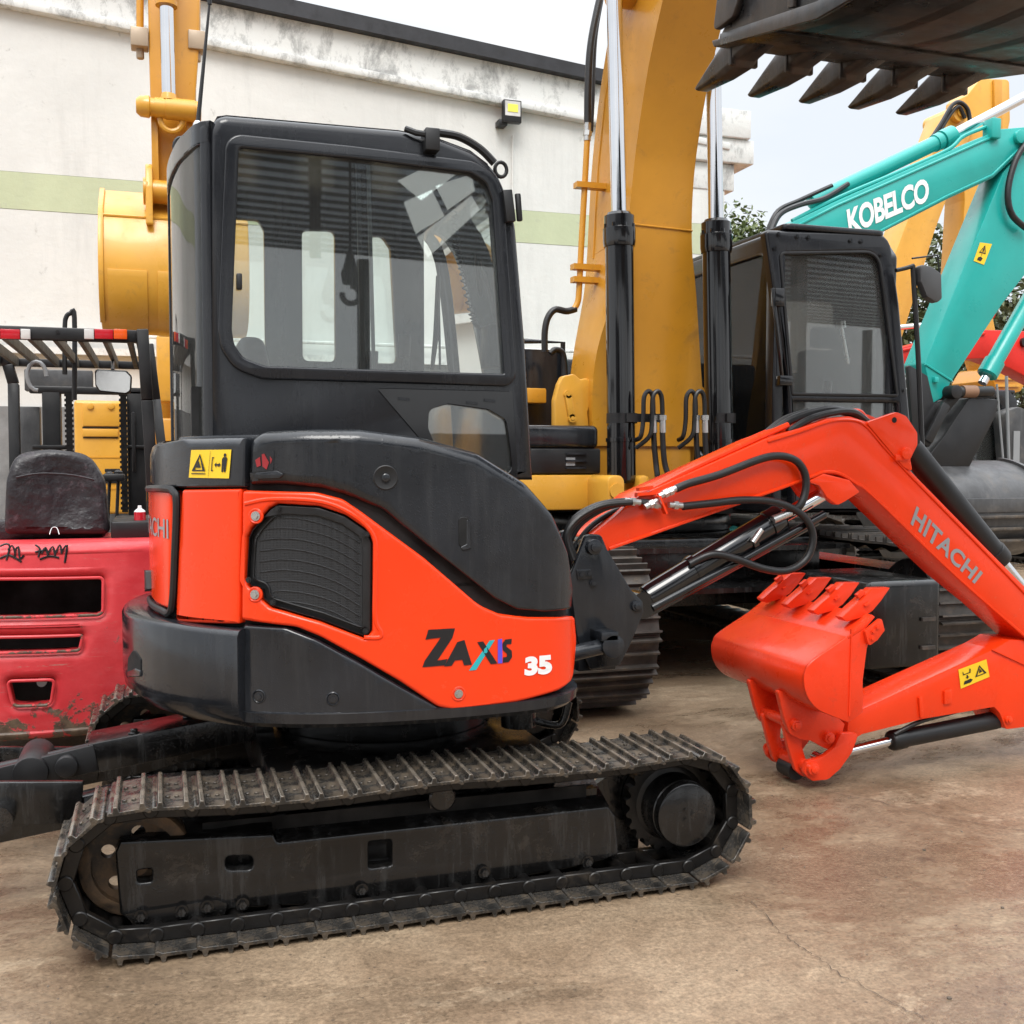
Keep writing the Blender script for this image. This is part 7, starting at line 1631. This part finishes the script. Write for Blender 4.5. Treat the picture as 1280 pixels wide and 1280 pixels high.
m = MB(); m.tube([onY(141,463,YM_+0.02),onY(141,452,YM_+0.2)],0.01,8); obj('mirror_stem', m, M['rubber'], mi2)
# mast
YMS = 7.35
def mbox(x0,y0,x1,y1,d0,d1,nm,mat=M['rubber'],par=None,bev=0.008):
    a = onY(x0,y0,YMS+d0); b = onY(x1,y1,YMS+d0); m = MB(); m.box((a.x,YMS+d0,b.z),(b.x,YMS+d1,a.z)); return obj(nm,m,mat,par or FK,bev=bev)
ms = mbox(36,482,190,494,0,0.06,'mast')
mbox(52,488,79,700,0.0,0.12,'mast_rail',M['rubber'],ms); mbox(158,488,184,700,0.0,0.12,'mast_rail',M['rubber'],ms); mbox(40,556,92,562,-0.03,0,'cross_bar',M['rubber'],ms); mbox(150,556,184,561,-0.03,0,'cross_bar',M['rubber'],ms)
mbox(30,461,116,490,0.2,0.3,'carriage',M['dullblack'],ms); mbox(20,508,52,640,0.1,0.2,'lift_cylinder',M['dullblack'],ms); mbox(164,515,170,590,-0.06,-0.02,'hose_guide',M['rubber'],ms)
for x in (86,154):
    m = MB()
    v0 = onY(x,492,YMS-0.04); v1 = onY(x,640,YMS-0.04); nL = 46
    for k in range(nL):
        z0 = v0.z+(v1.z-v0.z)*k/nL; m.box((v0.x-(0.018 if k % 2 else 0.026),YMS-0.055,z0+(v1.z-v0.z)/nL-0.001),(v0.x+(0.018 if k % 2 else 0.026),YMS-0.03,z0))
    obj('lift_chain', m, M['chain'], ms)
for x,y0,y1 in ((137,600,645),(148,598,650)):
    m = MB(); m.tube([onY(x,y0,6.0),onY(x-3,y1+20,6.0)],0.009,8); v = onY(x,y0,6.0); m.lathe(v-Vector((0,0,0.01)),(0,0,1),[(0,0.012),(0.02,0.024),(0.045,0.022),(0.055,0.008)],14); obj('control_lever', m, M['rubber'], FK)
m = MB(); v = onY(141,597,5.98); m.box((v.x-0.05,5.95,v.z-0.02),(v.x+0.06,6.0,v.z+0.02)); obj('lever_cluster', m, M['rubber'], FK, bev=0.01)
m = MB(); c = onY(46,470,6.6); m.tube([c+Vector((0.05*math.cos(q*0.4),0,0.08*math.sin(q*0.4))) for q in range(13)],0.012,8); obj('grab_handle', m, M['grey'], FK)
for x in (XK-0.25,XK+0.2):
    m = MB(); m.box((x-0.05,YMS+0.3,0.06),(x+0.05,YMS+1.35,0.10)); m.box((x-0.05,YMS+0.3,0.06),(x+0.05,YMS+0.34,0.6)); obj('fork', m, M['frame'], FK)
# spray can standing on the forklift deck
vz = onY(175,655,5.45); topz = b.z
SC = thing('spray_can', 'small red spray can with white cap standing on the forklift deck', 'can', (vz.x,5.45,vz.z))
m = MB(); m.lathe((vz.x,5.45,vz.z),(0,0,1),[(0,0.024),(0.003,0.027),(0.055,0.027),(0.058,0.026)],22); obj('can_body', m, M['lens_red'], SC)
m = MB(); m.lathe((vz.x,5.45,vz.z+0.058),(0,0,1),[(0,0.026),(0.006,0.024),(0.014,0.014),(0.016,0.010),(0.03,0.009),(0.031,0.004)],18); obj('cap', m, M['white'], SC)
